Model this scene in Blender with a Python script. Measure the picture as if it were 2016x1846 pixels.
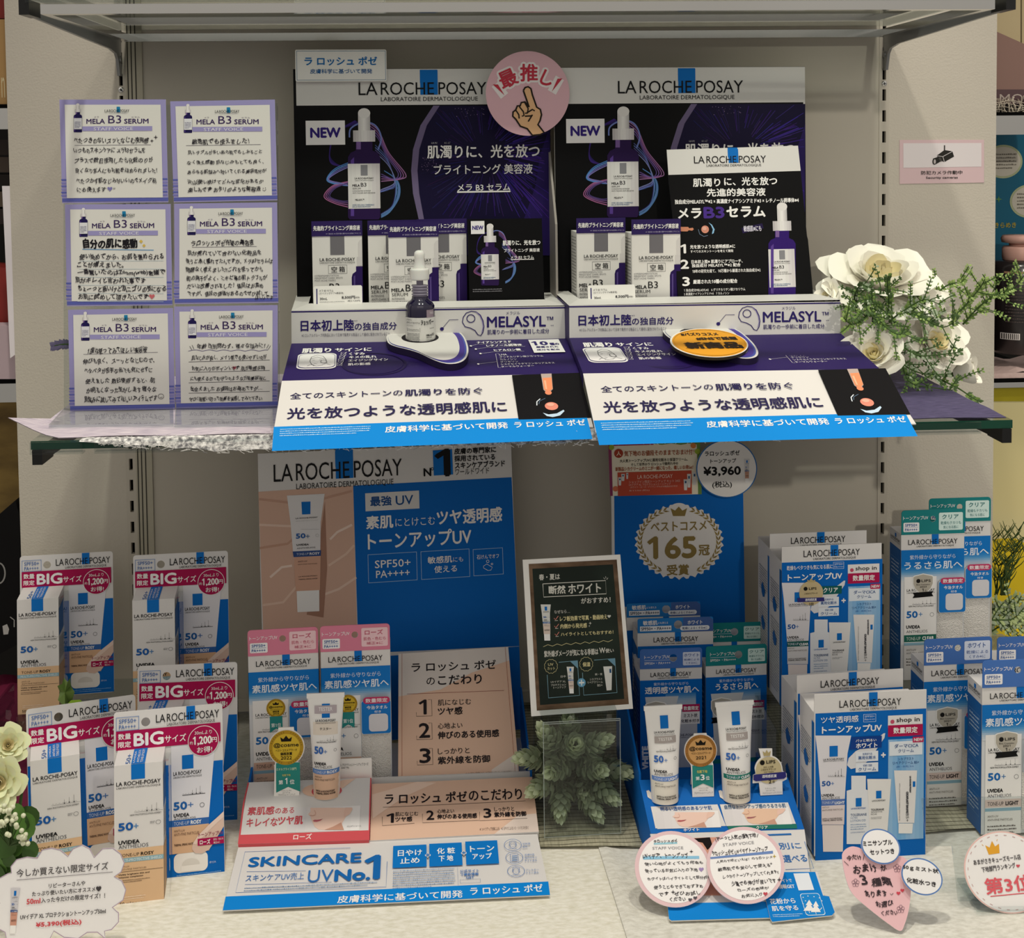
import bpy, math, random
from mathutils import Vector as V3, Matrix, geometry
random.seed(7)
SC = bpy.context.scene
COL = SC.collection
for _o in list(bpy.data.objects): bpy.data.objects.remove(_o)

# ------------------------------------------------------------------ camera
FPX, CX, CY, W, H = 2600.0, 1008.0, 424.78, 2016, 1846
CAM = V3((-0.07849, -1.55718, 1.0))
def _axes(yaw, pitch, roll):
    w = V3((math.sin(yaw)*math.cos(pitch), math.cos(yaw)*math.cos(pitch), -math.sin(pitch)))
    r = V3((math.cos(yaw), -math.sin(yaw), 0)); u = r.cross(w)
    return r*math.cos(roll)+u*math.sin(roll), u*math.cos(roll)-r*math.sin(roll), w
CR, CU, CW = _axes(math.radians(2.984), math.radians(3.040), math.radians(-0.6043))
cd = bpy.data.cameras.new('camera'); cam = bpy.data.objects.new('camera', cd); COL.objects.link(cam)
cd.sensor_fit = 'HORIZONTAL'; cd.sensor_width = 36; cd.lens = FPX/W*36; cd.clip_start = 0.02
cd.shift_x = (W/2-CX)/W; cd.shift_y = (CY-H/2)/W
cam.matrix_world = Matrix(((CR.x, CU.x, -CW.x, CAM.x), (CR.y, CU.y, -CW.y, CAM.y), (CR.z, CU.z, -CW.z, CAM.z), (0, 0, 0, 1)))
SC.camera = cam

# ------------------------------------------------------------------ light and exposure
vs = SC.view_settings
vs.view_transform = 'Standard'; vs.look = 'None'; vs.gamma = 1; vs.use_curve_mapping = False
vs.exposure = 0.0
SC.cycles.use_denoising = True
SC.cycles.max_bounces = 8; SC.cycles.transparent_max_bounces = 24; SC.cycles.transmission_bounces = 10
SC.cycles.caustics_reflective = False; SC.cycles.caustics_refractive = False
wd = bpy.data.worlds.new('shop_ambient'); SC.world = wd; wd.use_nodes = True
wd.node_tree.nodes['Background'].inputs[0].default_value = (1.0, 0.93, 0.83, 1)
_n, _l = wd.node_tree.nodes, wd.node_tree.links          # bright ceiling above, dark shop floor below
_tc = _n.new('ShaderNodeTexCoord'); _sx = _n.new('ShaderNodeSeparateXYZ'); _mr = _n.new('ShaderNodeMapRange')
_mr.inputs['From Min'].default_value = -.15; _mr.inputs['From Max'].default_value = .45; _mr.inputs['To Min'].default_value = .30; _mr.inputs['To Max'].default_value = .58
_l.new(_tc.outputs['Generated'], _sx.inputs[0]); _l.new(_sx.outputs['Z'], _mr.inputs['Value']); _l.new(_mr.outputs['Result'], _n['Background'].inputs[1])
def area(name, loc, target, sx, sy, power, col, spread=180):
    l = bpy.data.lights.new(name, 'AREA'); l.shape = 'RECTANGLE'; l.size = sx; l.size_y = sy
    l.energy = power; l.color = col; l.spread = math.radians(spread)
    o = bpy.data.objects.new(name, l); COL.objects.link(o); o.location = loc
    o.rotation_euler = (V3(target)-V3(loc)).to_track_quat('-Z', 'Y').to_euler()
    return o
def spot(name, loc, target, power, col, size=40, blend=.5, rad=.03):
    l = bpy.data.lights.new(name, 'SPOT'); l.energy = power; l.color = col; l.spot_size = math.radians(size)
    l.spot_blend = blend; l.shadow_soft_size = rad
    o = bpy.data.objects.new(name, l); COL.objects.link(o); o.location = loc
    o.rotation_euler = (V3(target)-V3(loc)).to_track_quat('-Z', 'Y').to_euler()
    return o
WARM = (1.0, 0.93, 0.80)
spot('ceiling_spot', (-0.25, -0.86, 2.75), (0, -.30, .6), 74, WARM, 50, .6, .05)
spot('ceiling_spot', (0.45, -0.82, 2.75), (0.1, -.30, .6), 48, WARM, 50, .6, .05)
spot('aisle_spot', (0.50, -3.3, 1.85), (0.60, 0, .80), 78, WARM, 17, .5, .03)
area('fill_panel', (0.0, -2.6, 2.4), (0, 0, .95), 2.4, 1.0, 5, (1.0, .95, .86))  # added soft fill for the fronts, no known fitting overhead

# ------------------------------------------------------------------ materials
def lin(h):
    c = [int(h[i:i+2], 16)/255 for i in (0, 2, 4)]
    return [x/12.92 if x <= .04045 else ((x+.055)/1.055)**2.4 for x in c]
MATS = {}
def mat(name, hexc, rough=.55, metal=0, spec=.3, trans=0, alpha=1, ior=1.45, coat=0, sub=0):
    m = bpy.data.materials.new(name); m.use_nodes = True
    b = m.node_tree.nodes['Principled BSDF']
    b.inputs['Base Color'].default_value = (*lin(hexc), 1); b.inputs['Roughness'].default_value = rough
    b.inputs['Metallic'].default_value = metal; b.inputs['Specular IOR Level'].default_value = spec
    b.inputs['Transmission Weight'].default_value = trans; b.inputs['IOR'].default_value = ior
    b.inputs['Coat Weight'].default_value = coat; b.inputs['Coat Roughness'].default_value = .15
    b.inputs['Subsurface Weight'].default_value = sub; b.inputs['Alpha'].default_value = alpha
    MATS[name] = m
    return m
INK = {}
def ink(h):                       # printed colour, '#rrggbb' given as hex
    if h in MATS: return MATS[h]
    if h not in INK: INK[h] = mat('ink_'+h, h, .5, 0, .15); INK[h]['hex'] = h
    return INK[h]
def nodes(m): return m.node_tree.nodes, m.node_tree.links, m.node_tree.nodes['Principled BSDF']
def bump(m, scale, strength, dist=.001, kind='noise', detail=4, sc=None):
    n, l, b = nodes(m); tc = n.new('ShaderNodeTexCoord'); t = n.new('ShaderNodeTexNoise'); bp = n.new('ShaderNodeBump')
    t.inputs['Scale'].default_value = scale; t.inputs['Detail'].default_value = detail
    bp.inputs['Strength'].default_value = strength; bp.inputs['Distance'].default_value = dist
    if sc:
        mp = n.new('ShaderNodeMapping'); mp.inputs['Scale'].default_value = sc
        l.new(tc.outputs['Object'], mp.inputs['Vector']); l.new(mp.outputs['Vector'], t.inputs['Vector'])
    else: l.new(tc.outputs['Object'], t.inputs['Vector'])
    l.new(t.outputs['Fac'], bp.inputs['Height']); l.new(bp.outputs['Normal'], b.inputs['Normal'])
def mottle(m, h1, h2, scale, sc=(1, 1, 1), lo=.35, hi=.65, detail=6):
    n, l, b = nodes(m); tc = n.new('ShaderNodeTexCoord'); mp = n.new('ShaderNodeMapping'); t = n.new('ShaderNodeTexNoise'); r = n.new('ShaderNodeValToRGB')
    mp.inputs['Scale'].default_value = sc; t.inputs['Scale'].default_value = scale; t.inputs['Detail'].default_value = detail
    r.color_ramp.elements[0].color = (*lin(h1), 1); r.color_ramp.elements[1].color = (*lin(h2), 1)
    r.color_ramp.elements[0].position = lo; r.color_ramp.elements[1].position = hi
    l.new(tc.outputs['Object'], mp.inputs['Vector']); l.new(mp.outputs['Vector'], t.inputs['Vector'])
    l.new(t.outputs['Fac'], r.inputs['Fac']); l.new(r.outputs['Color'], b.inputs['Base Color'])
    return t, r
mat('chrome', 'd8d8d6', .12, 1, .5); mat('steel', '8f9092', .3, 1, .5); mat('bracket_grey', '8a8b8c', .35, .6, .5)
mat('wallpaper', 'c2bcb0', .8, 0, .2); bump(MATS['wallpaper'], 420, .35, .0012, detail=3)
mat('wallpanel', 'bdb7ab', .75, 0, .2)
mat('aluminium', 'ada898', .45, .35, .4); mat('black_void', '050505', .9, 0, .1)
mat('bracket_black', '1b1b1c', .3, .3, .5)
mat('card_white', 'f4f2ee', .5, 0, .3); mat('board_core', 'e8e6e0', .7)
def clear(name, tint, ior=1.45, rough=.02):     # thin clear sheet: lets light straight through, mirrors a little at grazing angles
    m = bpy.data.materials.new(name); m.use_nodes = True; n, l = m.node_tree.nodes, m.node_tree.links; n.clear()
    o = n.new('ShaderNodeOutputMaterial'); x = n.new('ShaderNodeMixShader'); t = n.new('ShaderNodeBsdfTransparent'); g = n.new('ShaderNodeBsdfGlossy'); fr = n.new('ShaderNodeFresnel')
    t.inputs['Color'].default_value = (*lin(tint), 1); g.inputs['Roughness'].default_value = rough; fr.inputs['IOR'].default_value = ior
    ge = n.new('ShaderNodeNewGeometry'); mt = n.new('ShaderNodeMath'); mt.operation = 'SUBTRACT'; mt.use_clamp = True
    l.new(fr.outputs[0], mt.inputs[0]); l.new(ge.outputs['Backfacing'], mt.inputs[1]); l.new(mt.outputs[0], x.inputs[0]); l.new(t.outputs[0], x.inputs[1]); l.new(g.outputs[0], x.inputs[2]); l.new(x.outputs[0], o.inputs['Surface']); MATS[name] = m
    return m
clear('clear_acrylic', 'f0f3f3'); clear('clear_film', 'fafbfb', 1.3); clear('shelf_glass', 'f5f9f7', 1.4)
mat('green_glass', '0e3f30', .08, 0, .5); mat('purple_print', '2d1d5c', .45)

# ------------------------------------------------------------------ pixels to rays
VX, VY, VS = 0.0, 0.0, 1.0
def view(x, y, s):                # coordinates that follow are read off a crop of the photograph
    global VX, VY, VS
    VX, VY, VS = x, y, s
VIEWS = dict(c1=(0, 0, 3.36), c2=(560, 80, 3.36), c3=(1060, 80, 3.36), c4=(1560, 0, 4.421), c5=(0, 180, 3.6), c6=(0, 500, 3.6), c7=(1560, 400, 3.693), c8=(560, 400, 3.6),
    d1=(520, 580, 3.0545), d2=(1100, 560, 2.8), d3=(1100, 280, 3.7333), d4=(480, 860, 3.4759), d5=(1000, 840, 3.7333), d6=(1480, 960, 3.692), d7=(0, 1060, 4.032), d8=(0, 1380, 3.962),
    e1=(420, 1220, 5.129), e2=(420, 1500, 2.9647), e3=(720, 1260, 5.7676), e4=(1000, 1080, 4.6133), e5=(1000, 1380, 3.9607), e6=(1200, 1180, 4.3944), e7=(1200, 1540, 4.2), e8=(1540, 1280, 3.2605), px=(0, 0, 1))
def at(k): view(*VIEWS[k])
def ray(x, y):
    px, py = VX+x/VS, VY+y/VS
    return CR*((px-CX)/FPX)+CU*((CY-py)/FPX)+CW
def on_y(x, y, Y): d = ray(x, y); return CAM+d*((Y-CAM.y)/d.y)
def on_z(x, y, Z): d = ray(x, y); return CAM+d*((Z-CAM.z)/d.z)
def edge3(a, b, width, U):        # the horizontal edge of known length and direction seen between two points
    da, db = ray(*a), ray(*b); t = U*width      # db*k2 - da*k1 = t  (least squares)
    aa, bb, ab = da.dot(da), db.dot(db), da.dot(db); ra, rb = -da.dot(t), db.dot(t)
    det = aa*bb-ab*ab
    k1 = (ra*bb+ab*rb)/det; k2 = (aa*rb+ab*ra)/det
    return (CAM+da*k1+CAM+db*k2-t)*.5
UP = V3((0, 0, 1))
def udir(deg): a = math.radians(deg); return V3((math.cos(a), math.sin(a), 0))
class Face:                       # a flat surface: origin, right, up, outward normal
    def __init__(s, o, U, lean=0):
        s.o = V3(o); s.U = V3(U).normalized(); back = UP.cross(s.U)
        a = math.radians(lean); s.V = UP*math.cos(a)+back*math.sin(a); s.N = s.U.cross(s.V)
    @staticmethod
    def by(o, U, V):
        f = Face(o, U); f.V = V3(V); f.V = (f.V-f.U*f.V.dot(f.U)).normalized(); f.N = f.U.cross(f.V); return f
    def uv(s, x, y):
        d = ray(x, y); k = (s.o-CAM).dot(s.N)/d.dot(s.N); p = CAM+d*k-s.o
        return p.dot(s.U), p.dot(s.V)
    def p3(s, u, v, h=0): return s.o+s.U*u+s.V*v+s.N*h
    def w(s, x, y, h=0): return s.p3(*s.uv(x, y), h)
    def tbox(s, x0, y0, x1, y1):      # bounds of a line of type read off the photograph, freed from the slant of its base line
        xm, ym = (x0+x1)/2, (y0+y1)/2; c, a, b = s.uv(xm, ym), s.uv(xm+4, ym), s.uv(xm, ym+4); sl = -(a[1]-c[1])/((b[1]-c[1]) or 1e-9)
        h = y1-y0; dv = abs(b[1]-c[1])/4*h/2
        return s.uv(x0, ym+sl*(x0-xm))[0], c[1]-dv, s.uv(x1, ym+sl*(x1-xm))[0], c[1]+dv
    def box(s, x0, y0, x1, y1):
        a, b = s.uv(x0, y0), s.uv(x1, y1)
        return a[0], b[1], b[0], a[1]
class Flat(Face):                 # surface addressed directly in its own units: x to the right, y down, 1 unit = s metres
    def __init__(s, o, U, V, k, off=(0, 0)):
        s.o = V3(o); s.U = V3(U).normalized(); s.V = V3(V).normalized(); s.N = s.U.cross(s.V); s.k = k; s.off = off
    def uv(s, x, y): return (x-s.off[0])*s.k, (s.off[1]-y)*s.k
class Bent(Flat):                 # the front of an elliptical tube standing along V; a(v), b(v) half width and half depth
    def __init__(s, o, U, V, k, off, a, b): Flat.__init__(s, o, U, V, k, off); s.a = a; s.b = b
    def p3(s, u, v, h=0):
        a, b = s.a(v), s.b(v); t = max(-.97, min(.97, u/a))
        return s.o+s.U*u+s.V*v+s.N*(b*math.sqrt(1-t*t)+h)
LAY = .0002
_tc = {}
def text_mesh(s, res=2):
    if (s, res) in _tc: return _tc[(s, res)]
    c = bpy.data.curves.new('t', 'FONT'); c.body = s.replace('1', '\U0001d7e3'); c.resolution_u = res; c.space_line = 1
    o = bpy.data.objects.new('t', c); COL.objects.link(o)
    dg = bpy.context.evaluated_depsgraph_get(); m = bpy.data.meshes.new_from_object(o.evaluated_get(dg))
    vs_ = [(v.co.x, v.co.y) for v in m.vertices]; fs = [tuple(p.vertices) for p in m.polygons]
    bpy.data.objects.remove(o); bpy.data.curves.remove(c); bpy.data.meshes.remove(m)
    if not vs_: vs_ = [(0, 0), (1, 0), (1, 1)]; fs = []
    x0, x1 = min(v[0] for v in vs_), max(v[0] for v in vs_); y0, y1 = min(v[1] for v in vs_), max(v[1] for v in vs_)
    r = ([(x-x0, y-y0) for x, y in vs_], fs, max(x1-x0, .01), max(y1-y0, .01)); _tc[(s, res)] = r
    return r
class MB:                         # collects the faces of one mesh
    def __init__(s): s.v = []; s.f = []; s.m = []; s.mats = []; s.smooth = set(); s.k = 0
    def hh(s, L): s.k = (s.k+1) % 50; return L*LAY+s.k*3.2e-6      # every print pass lies a hair above the one before
    def mi(s, m):
        m = m if not isinstance(m, str) else ink(m)
        if m not in s.mats: s.mats.append(m)
        return s.mats.index(m)
    def add(s, vs_, fs, m, smooth=False):
        b = len(s.v); s.v += [V3(p) for p in vs_]; k = s.mi(m)
        for f in fs:
            if smooth: s.smooth.add(len(s.f))
            s.f.append(tuple(i+b for i in f)); s.m.append(k)
    def poly3(s, pts, m):
        if len(pts) < 5: s.add(pts, [tuple(range(len(pts)))], m)
        else: s.add(pts, geometry.tessellate_polygon([pts]), m)
    # ---- flat art on a Face
    def uvpoly(s, f, uv, m, L=1):
        h = s.hh(L)
        if len(uv) < 5: s.add([f.p3(u, v, h) for u, v in uv], [tuple(range(len(uv)))], m)
        else: s.add([f.p3(u, v, h) for u, v in uv], geometry.tessellate_polygon([[V3((u, v, 0)) for u, v in uv]]), m)
    def poly(s, f, pts, m, L=1): s.uvpoly(f, [f.uv(*p) for p in pts], m, L)
    def uvrect(s, f, r, m, L=1, n=1):
        u0, v0, u1, v1 = r; vs_ = []; h = s.hh(L)
        for i in range(n+1):
            u = u0+(u1-u0)*i/n; vs_ += [f.p3(u, v0, h), f.p3(u, v1, h)]
        s.add(vs_, [(2*i, 2*i+2, 2*i+3, 2*i+1) for i in range(n)], m)
    def rect(s, f, x0, y0, x1, y1, m, L=1, n=1): s.uvrect(f, f.box(x0, y0, x1, y1), m, L, n)
    def grad(s, f, x0, y0, x1, y1, stops, L=1, n=14, vert=True):   # printed blend
        r = f.box(x0, y0, x1, y1)
        for i in range(n):
            t = (i+.5)/n*(len(stops)-1); k = min(int(t), len(stops)-2); q = t-k
            a, b = stops[k], stops[k+1]
            h = ''.join('%02x' % round(int(a[j:j+2], 16)*(1-q)+int(b[j:j+2], 16)*q) for j in (0, 2, 4))
            if vert: s.uvrect(f, (r[0], r[3]+(r[1]-r[3])*(i+1)/n, r[2], r[3]+(r[1]-r[3])*i/n), h, L)
            else: s.uvrect(f, (r[0]+(r[2]-r[0])*i/n, r[1], r[0]+(r[2]-r[0])*(i+1)/n, r[3]), h, L)
    def rr(s, f, x0, y0, x1, y1, m, rad=.25, L=1):                 # rounded rectangle, rad as a share of the short side
        s.uvpoly(f, rrpts(f.box(x0, y0, x1, y1), rad), m, L)
    def frame(s, f, x0, y0, x1, y1, m, t=1.5, L=2):                # outline of a rectangle, t px
        u0, v0, u1, v1 = f.box(x0, y0, x1, y1); q = f.uv(x0+t, y0); t = abs(q[0]-u0)
        for r in ((u0, v0, u1, v0+t), (u0, v1-t, u1, v1), (u0, v0, u0+t, v1), (u1-t, v0, u1, v1)): s.uvrect(f, r, m, L)
    def ell(s, f, cx, cy, rx, ry, m, L=1, n=40, a0=0, a1=360):
        c = f.uv(cx, cy); rx = abs(f.uv(cx+rx, cy)[0]-c[0]); ry = abs(f.uv(cx, cy+ry)[1]-c[1])
        s.uvpoly(f, [(c[0]+rx*math.cos(math.radians(a0+(a1-a0)*i/n)), c[1]+ry*math.sin(math.radians(a0+(a1-a0)*i/n))) for i in range(n)], m, L)
    def ring(s, f, cx, cy, rx, ry, m, t=1.5, L=2, n=40):
        s.line(f, [(cx+rx*math.cos(6.2832*i/n), cy+ry*math.sin(6.2832*i/n)) for i in range(n+1)], m, t, L)
    def line(s, f, pts, m, t=1.5, L=2):                            # stroke t px wide
        q = [f.uv(*p) for p in pts]; d = f.uv(pts[0][0]+t, pts[0][1]); w = math.hypot(d[0]-q[0][0], d[1]-q[0][1])/2; vs_ = []; h = s.hh(L)
        for i, p in enumerate(q):
            a = q[max(0, i-1)]; b = q[min(len(q)-1, i+1)]; dx, dy = b[0]-a[0], b[1]-a[1]; l = math.hypot(dx, dy) or 1
            nx, ny = -dy/l*w, dx/l*w
            vs_ += [f.p3(p[0]+nx, p[1]+ny, h), f.p3(p[0]-nx, p[1]-ny, h)]
        s.add(vs_, [(2*i, 2*i+1, 2*i+3, 2*i+2) for i in range(len(q)-1)], m)
    def T(s, f, txt, x0, y0, x1, y1, m='1c1a1c', b=0, L=3, res=2, hand=0, rot=0, nat=False):
        vs_, fs, w, h = text_mesh(txt, res); u0, v0, u1, v1 = f.box(x0, y0, x1, y1) if rot else f.tbox(x0, y0, x1, y1)
        if rot:                                                    # text running upwards (rot=1)
            pts = [(u1-(y/h)*(u1-u0), v0+(x/w)*(v1-v0)) for x, y in vs_] if rot > 0 else [(u0+(y/h)*(u1-u0), v1-(x/w)*(v1-v0)) for x, y in vs_]
        else: pts = [(u0+x/w*(u1-u0), v0+y/h*(v1-v0)) for x, y in vs_]
        if hand:
            k = abs(v1-v0); ph = hash_(txt)
            pts = [(u+hand*.10*k*math.sin(v/k*3+u/k*1.3+ph), v+hand*.13*k*math.sin(u/k*2.1+ph)+hand*.05*k*math.sin(u/k*5.7)) for u, v in pts]
        e = b*abs(v1-v0)
        offs = [(0, 0)] if not b else [(e, 0), (-e, 0), (0, e), (0, -e)]
        for dx, dy in offs: h = s.hh(L); s.add([f.p3(u+dx, v+dy, h) for u, v in pts], fs, m)
    def TS(s, f, txt, x0, y0, x1, y1, h, m='1c1a1c', b=0, L=3, hand=0):    # text on a slanting base line
        vs_, fs, w, hh = text_mesh(txt, 2); a, c = V3((*f.uv(x0, y0), 0)), V3((*f.uv(x1, y1), 0)); d = c-a; n = V3((-d.y, d.x, 0)).normalized()
        q = f.uv(x0, y0-h); H_ = math.hypot(q[0]-a.x, q[1]-a.y); ph = hash_(txt); pts = []
        for x, y in vs_:
            t = x/w; u = x/hh; p = a+d*t+n*(y/hh*H_)
            if hand: p += n*(hand*H_*(.13*math.sin(u*2.1+ph)+.06*math.sin(u*5.3)))+d.normalized()*(hand*H_*.10*math.sin(y/hh*3+u*1.3+ph))
            pts.append(p)
        e = b*H_
        for dx, dy in ([(0, 0)] if not b else [(e, 0), (-e, 0), (0, e), (0, -e)]): h = s.hh(L); s.add([f.p3(p.x+dx, p.y+dy, h) for p in pts], fs, m)
    def fine(s, f, x0, y0, x1, y1, rows, m='555555', L=3, fill=.45):   # print too small to read in the photograph
        u0, v0, u1, v1 = f.tbox(x0, y0, x1, y1); rh = (v1-v0)/rows; rnd = random.Random(int(x0*7+y0))
        for r in range(rows):
            u = u0; vb = v1-rh*(r+.5+fill/2)
            end = u1-(u1-u0)*(rnd.random()*.45 if r == rows-1 and rows > 1 else rnd.random()*.04)
            while u < end:
                w = rh*fill*(.5+rnd.random()*.9); e = min(u+w, end)
                s.uvrect(f, (u, vb, e, vb+rh*fill*(.55+.45*rnd.random())), m, L); u = e+rh*fill*.3
    # ---- solids
    def slab(s, f, uv, th, m, edge=None, L=0):                      # a card: outline uv on f, thickness th behind it
        s.uvpoly(f, uv, m, L); n = len(uv)
        a = [f.p3(u, v, L*LAY) for u, v in uv]; b = [f.p3(u, v, -th) for u, v in uv]
        s.add(a+b, [(i, i+n, (i+1) % n+n, (i+1) % n) for i in range(n)], edge or m)
        t = geometry.tessellate_polygon([[V3((u, v, 0)) for u, v in uv]]) if n > 4 else [tuple(range(n))]
        s.add(b, [tuple(reversed(q)) for q in t], edge or m)
    def hexa(s, p, m):                                              # 8 corners: bottom 0-3, top 4-7
        s.add(p, [(3, 2, 1, 0), (4, 5, 6, 7), (0, 1, 5, 4), (1, 2, 6, 5), (2, 3, 7, 6), (3, 0, 4, 7)], m)
    def bx(s, x0, y0, z0, x1, y1, z1, m): s.hexa([(x0, y0, z0), (x1, y0, z0), (x1, y1, z0), (x0, y1, z0), (x0, y0, z1), (x1, y0, z1), (x1, y1, z1), (x0, y1, z1)], m)
    def obx(s, o, U, w, d, h, m, lean=0):                           # box standing on o (front-left), right U, depth d, height h
        f = Face(o, U, lean); B = -f.N; p = [f.o, f.o+f.U*w, f.o+f.U*w+B*d, f.o+B*d]
        s.hexa(p+[q+f.V*h for q in p], m); return f
    def tube(s, pts, r, m, n=8, cap=True):
        pts = [V3(p) for p in pts]; rs = r if isinstance(r, (list, tuple)) else [r]*len(pts); vs_ = []; ref = None
        for i, p in enumerate(pts):
            t = (pts[min(i+1, len(pts)-1)]-pts[max(i-1, 0)]).normalized()
            if ref is None: ref = t.orthogonal().normalized()
            ref = (ref-t*ref.dot(t)); ref = ref.normalized() if ref.length > 1e-6 else t.orthogonal().normalized(); bi = t.cross(ref)
            vs_ += [p+(ref*math.cos(6.28319*k/n)+bi*math.sin(6.28319*k/n))*rs[i] for k in range(n)]
        fs = [(i*n+k, i*n+(k+1) % n, (i+1)*n+(k+1) % n, (i+1)*n+k) for i in range(len(pts)-1) for k in range(n)]
        if cap: fs += [tuple(reversed(range(n))), tuple(range((len(pts)-1)*n, len(pts)*n))]
        s.add(vs_, fs, m, True)
    def lathe(s, o, prof, m, n=32, ax=UP, sx=None):                 # profile of (radius, height)
        o = V3(o); ax = V3(ax).normalized(); a = (sx or ax.orthogonal()).normalized(); b = ax.cross(a)
        vs_ = [o+(a*math.cos(6.28319*k/n)+b*math.sin(6.28319*k/n))*r+ax*h for r, h in prof for k in range(n)]
        s.add(vs_, [(i*n+k, i*n+(k+1) % n, (i+1)*n+(k+1) % n, (i+1)*n+k) for i in range(len(prof)-1) for k in range(n)], m, True)
    def build(s, name, parent=None, base=None):
        me = bpy.data.meshes.new(name); o = bpy.data.objects.new(name, me); COL.objects.link(o)
        inv = Matrix.Identity(4)
        root = parent
        while root is not None and root.parent is not None: root = root.parent
        if root is not None: inv = FRAMES[root.name].inverted()
        elif base is not None: inv = base.inverted(); o.matrix_world = base
        me.from_pydata([inv @ p for p in s.v], [], s.f)
        for m in s.mats: me.materials.append(m if not isinstance(m, str) else ink(m))
        me.polygons.foreach_set('material_index', s.m)
        if s.smooth: me.polygons.foreach_set('use_smooth', [i in s.smooth for i in range(len(s.f))])
        me.update()
        if parent is not None: o.parent = parent
        return o
def hash_(t): return sum(ord(c)*(i+3) for i, c in enumerate(t)) % 628/100
def rrpts(r, rad=.25, n=5):
    u0, v0, u1, v1 = r; q = abs(rad*min(abs(u1-u0), abs(v1-v0))); p = []
    if u0 > u1: u0, u1 = u1, u0
    if v0 > v1: v0, v1 = v1, v0
    for cx, cy, a in ((u1-q, v0+q, -90), (u1-q, v1-q, 0), (u0+q, v1-q, 90), (u0+q, v0+q, 180)):
        p += [(cx+q*math.cos(math.radians(a+90*i/n)), cy+q*math.sin(math.radians(a+90*i/n))) for i in range(n+1)]
    return p
FRAMES = {}
def tag(o, label, cat, group=None, kind=None):
    if label: o['label'] = label
    if cat: o['category'] = cat
    if group: o['group'] = group
    if kind: o['kind'] = kind
    return o
def thing(name, label, cat, o=(0, 0, 0), U=(1, 0, 0), group=None, lean=0):   # an Empty at the base of a thing
    e = bpy.data.objects.new(name, None); COL.objects.link(e); e.empty_display_size = .02
    f = Face(o, U, lean); M = Matrix(((f.U.x, -f.N.x, f.V.x, f.o.x), (f.U.y, -f.N.y, f.V.y, f.o.y), (f.U.z, -f.N.z, f.V.z, f.o.z), (0, 0, 0, 1)))
    e.matrix_world = M; FRAMES[e.name] = M
    return tag(e, label, cat, group)
def single(mb, name, label, cat, o=None, group=None, kind=None):
    o = V3(o) if o is not None else sum(mb.v, V3())/len(mb.v)
    return tag(mb.build(name, None, Matrix.Translation(o)), label, cat, group, kind)
def struct(mb, name): return tag(mb.build(name), None, None, None, 'structure')
def dup(root, o, U, label, lean=0, group=None):
    r = root.copy(); COL.objects.link(r)
    f = Face(o, U, lean); r.matrix_world = Matrix(((f.U.x, -f.N.x, f.V.x, f.o.x), (f.U.y, -f.N.y, f.V.y, f.o.y), (f.U.z, -f.N.z, f.V.z, f.o.z), (0, 0, 0, 1)))
    r['label'] = label; FRAMES[r.name] = r.matrix_world.copy()
    if group: r['group'] = group
    for ch in list(root.children):
        c = ch.copy(); COL.objects.link(c); c.parent = r
        for g in list(ch.children): d = g.copy(); COL.objects.link(d); d.parent = c
    return r
# ------------------------------------------------------------------ recurring print
BLUE, INKB = '0b6fc4', '141416'
def logo(m, f, x0, y0, x1, y1, col=INKB, blue=BLUE, sub=True, L=3, q=0.0, vmax=9):  # bounds of the big line of letters
    u0, v0, u1, v1 = f.tbox(x0, y0, x1, y1); w, h = u1-u0, v1-v0
    m.uvrect(f, (u0+.48*w, v0-.0*h, u0+.617*w, min(v1+.95*h, vmax)), blue, L-1)
    for t, a, b in (('LA', 0, .147), ('ROCHE', .172, .587), ('POSAY', .622, 1)): m.uvT(f, t, (u0+a*w, v0, u0+b*w, v1), col, q, L, 3)
    if sub: m.uvT(f, 'LABORATOIRE DERMATOLOGIQUE', (u0+.172*w, v0-.56*h, u0+.93*w, v0-.17*h), col, 0, L)
def uvT(s, f, t, r, m, b=0, L=3, res=2, rot=0):
    vs_, fs, w, h = text_mesh(t, res); u0, v0, u1, v1 = r; e = b*abs(v1-v0)
    pts = [(u0+x/w*(u1-u0), v0+y/h*(v1-v0)) for x, y in vs_] if not rot else [(u1-(y/h)*(u1-u0), v0+(x/w)*(v1-v0)) for x, y in vs_]
    for dx, dy in ([(0, 0)] if not b else [(e, 0), (-e, 0), (0, e), (0, -e)]): h = s.hh(L); s.add([f.p3(u+dx, v+dy, h) for u, v in pts], fs, m)
MB.uvT = uvT
def blogo(m, f, x0, y0, x1, y1, col='2a2a2c', L=3, sub=True):               # the one-line logo of cartons and tubes
    m.T(f, 'LA ROCHE-POSAY', x0, y0, x1, y1, col, 0.02, L)
    if sub: m.T(f, 'LABORATOIRE DERMATOLOGIQUE', x0, y1+(y1-y0)*.25, x1, y1+(y1-y0)*.85, col, 0, L)
def arrows(m, f, x0, y0, x1, y1, col='3a3a3c'):                             # pollution graphic of the sunscreen packs
    w, h = x1-x0, y1-y0
    m.line(f, [(x0, y0+.93*h), (x1, y0+.93*h)], col, max(h*.02, .5), 3)
    for k in range(3):
        a = x0+w*(.44+.17*k); m.line(f, [(a, y0+(.42-.2*k)*h), (a, y0+.9*h)], col, h*.025, 3)
        m.poly(f, [(a-.03*w, y0+.78*h), (a+.03*w, y0+.78*h), (a, y0+.93*h)], col, 3)
    for k in range(8): a = x0+w*(.04+.115*k); m.line(f, [(a-.04*w, y0+.9*h), (a, y0+.72*h), (a+.04*w, y0+.9*h)], col, h*.018, 3)

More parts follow.
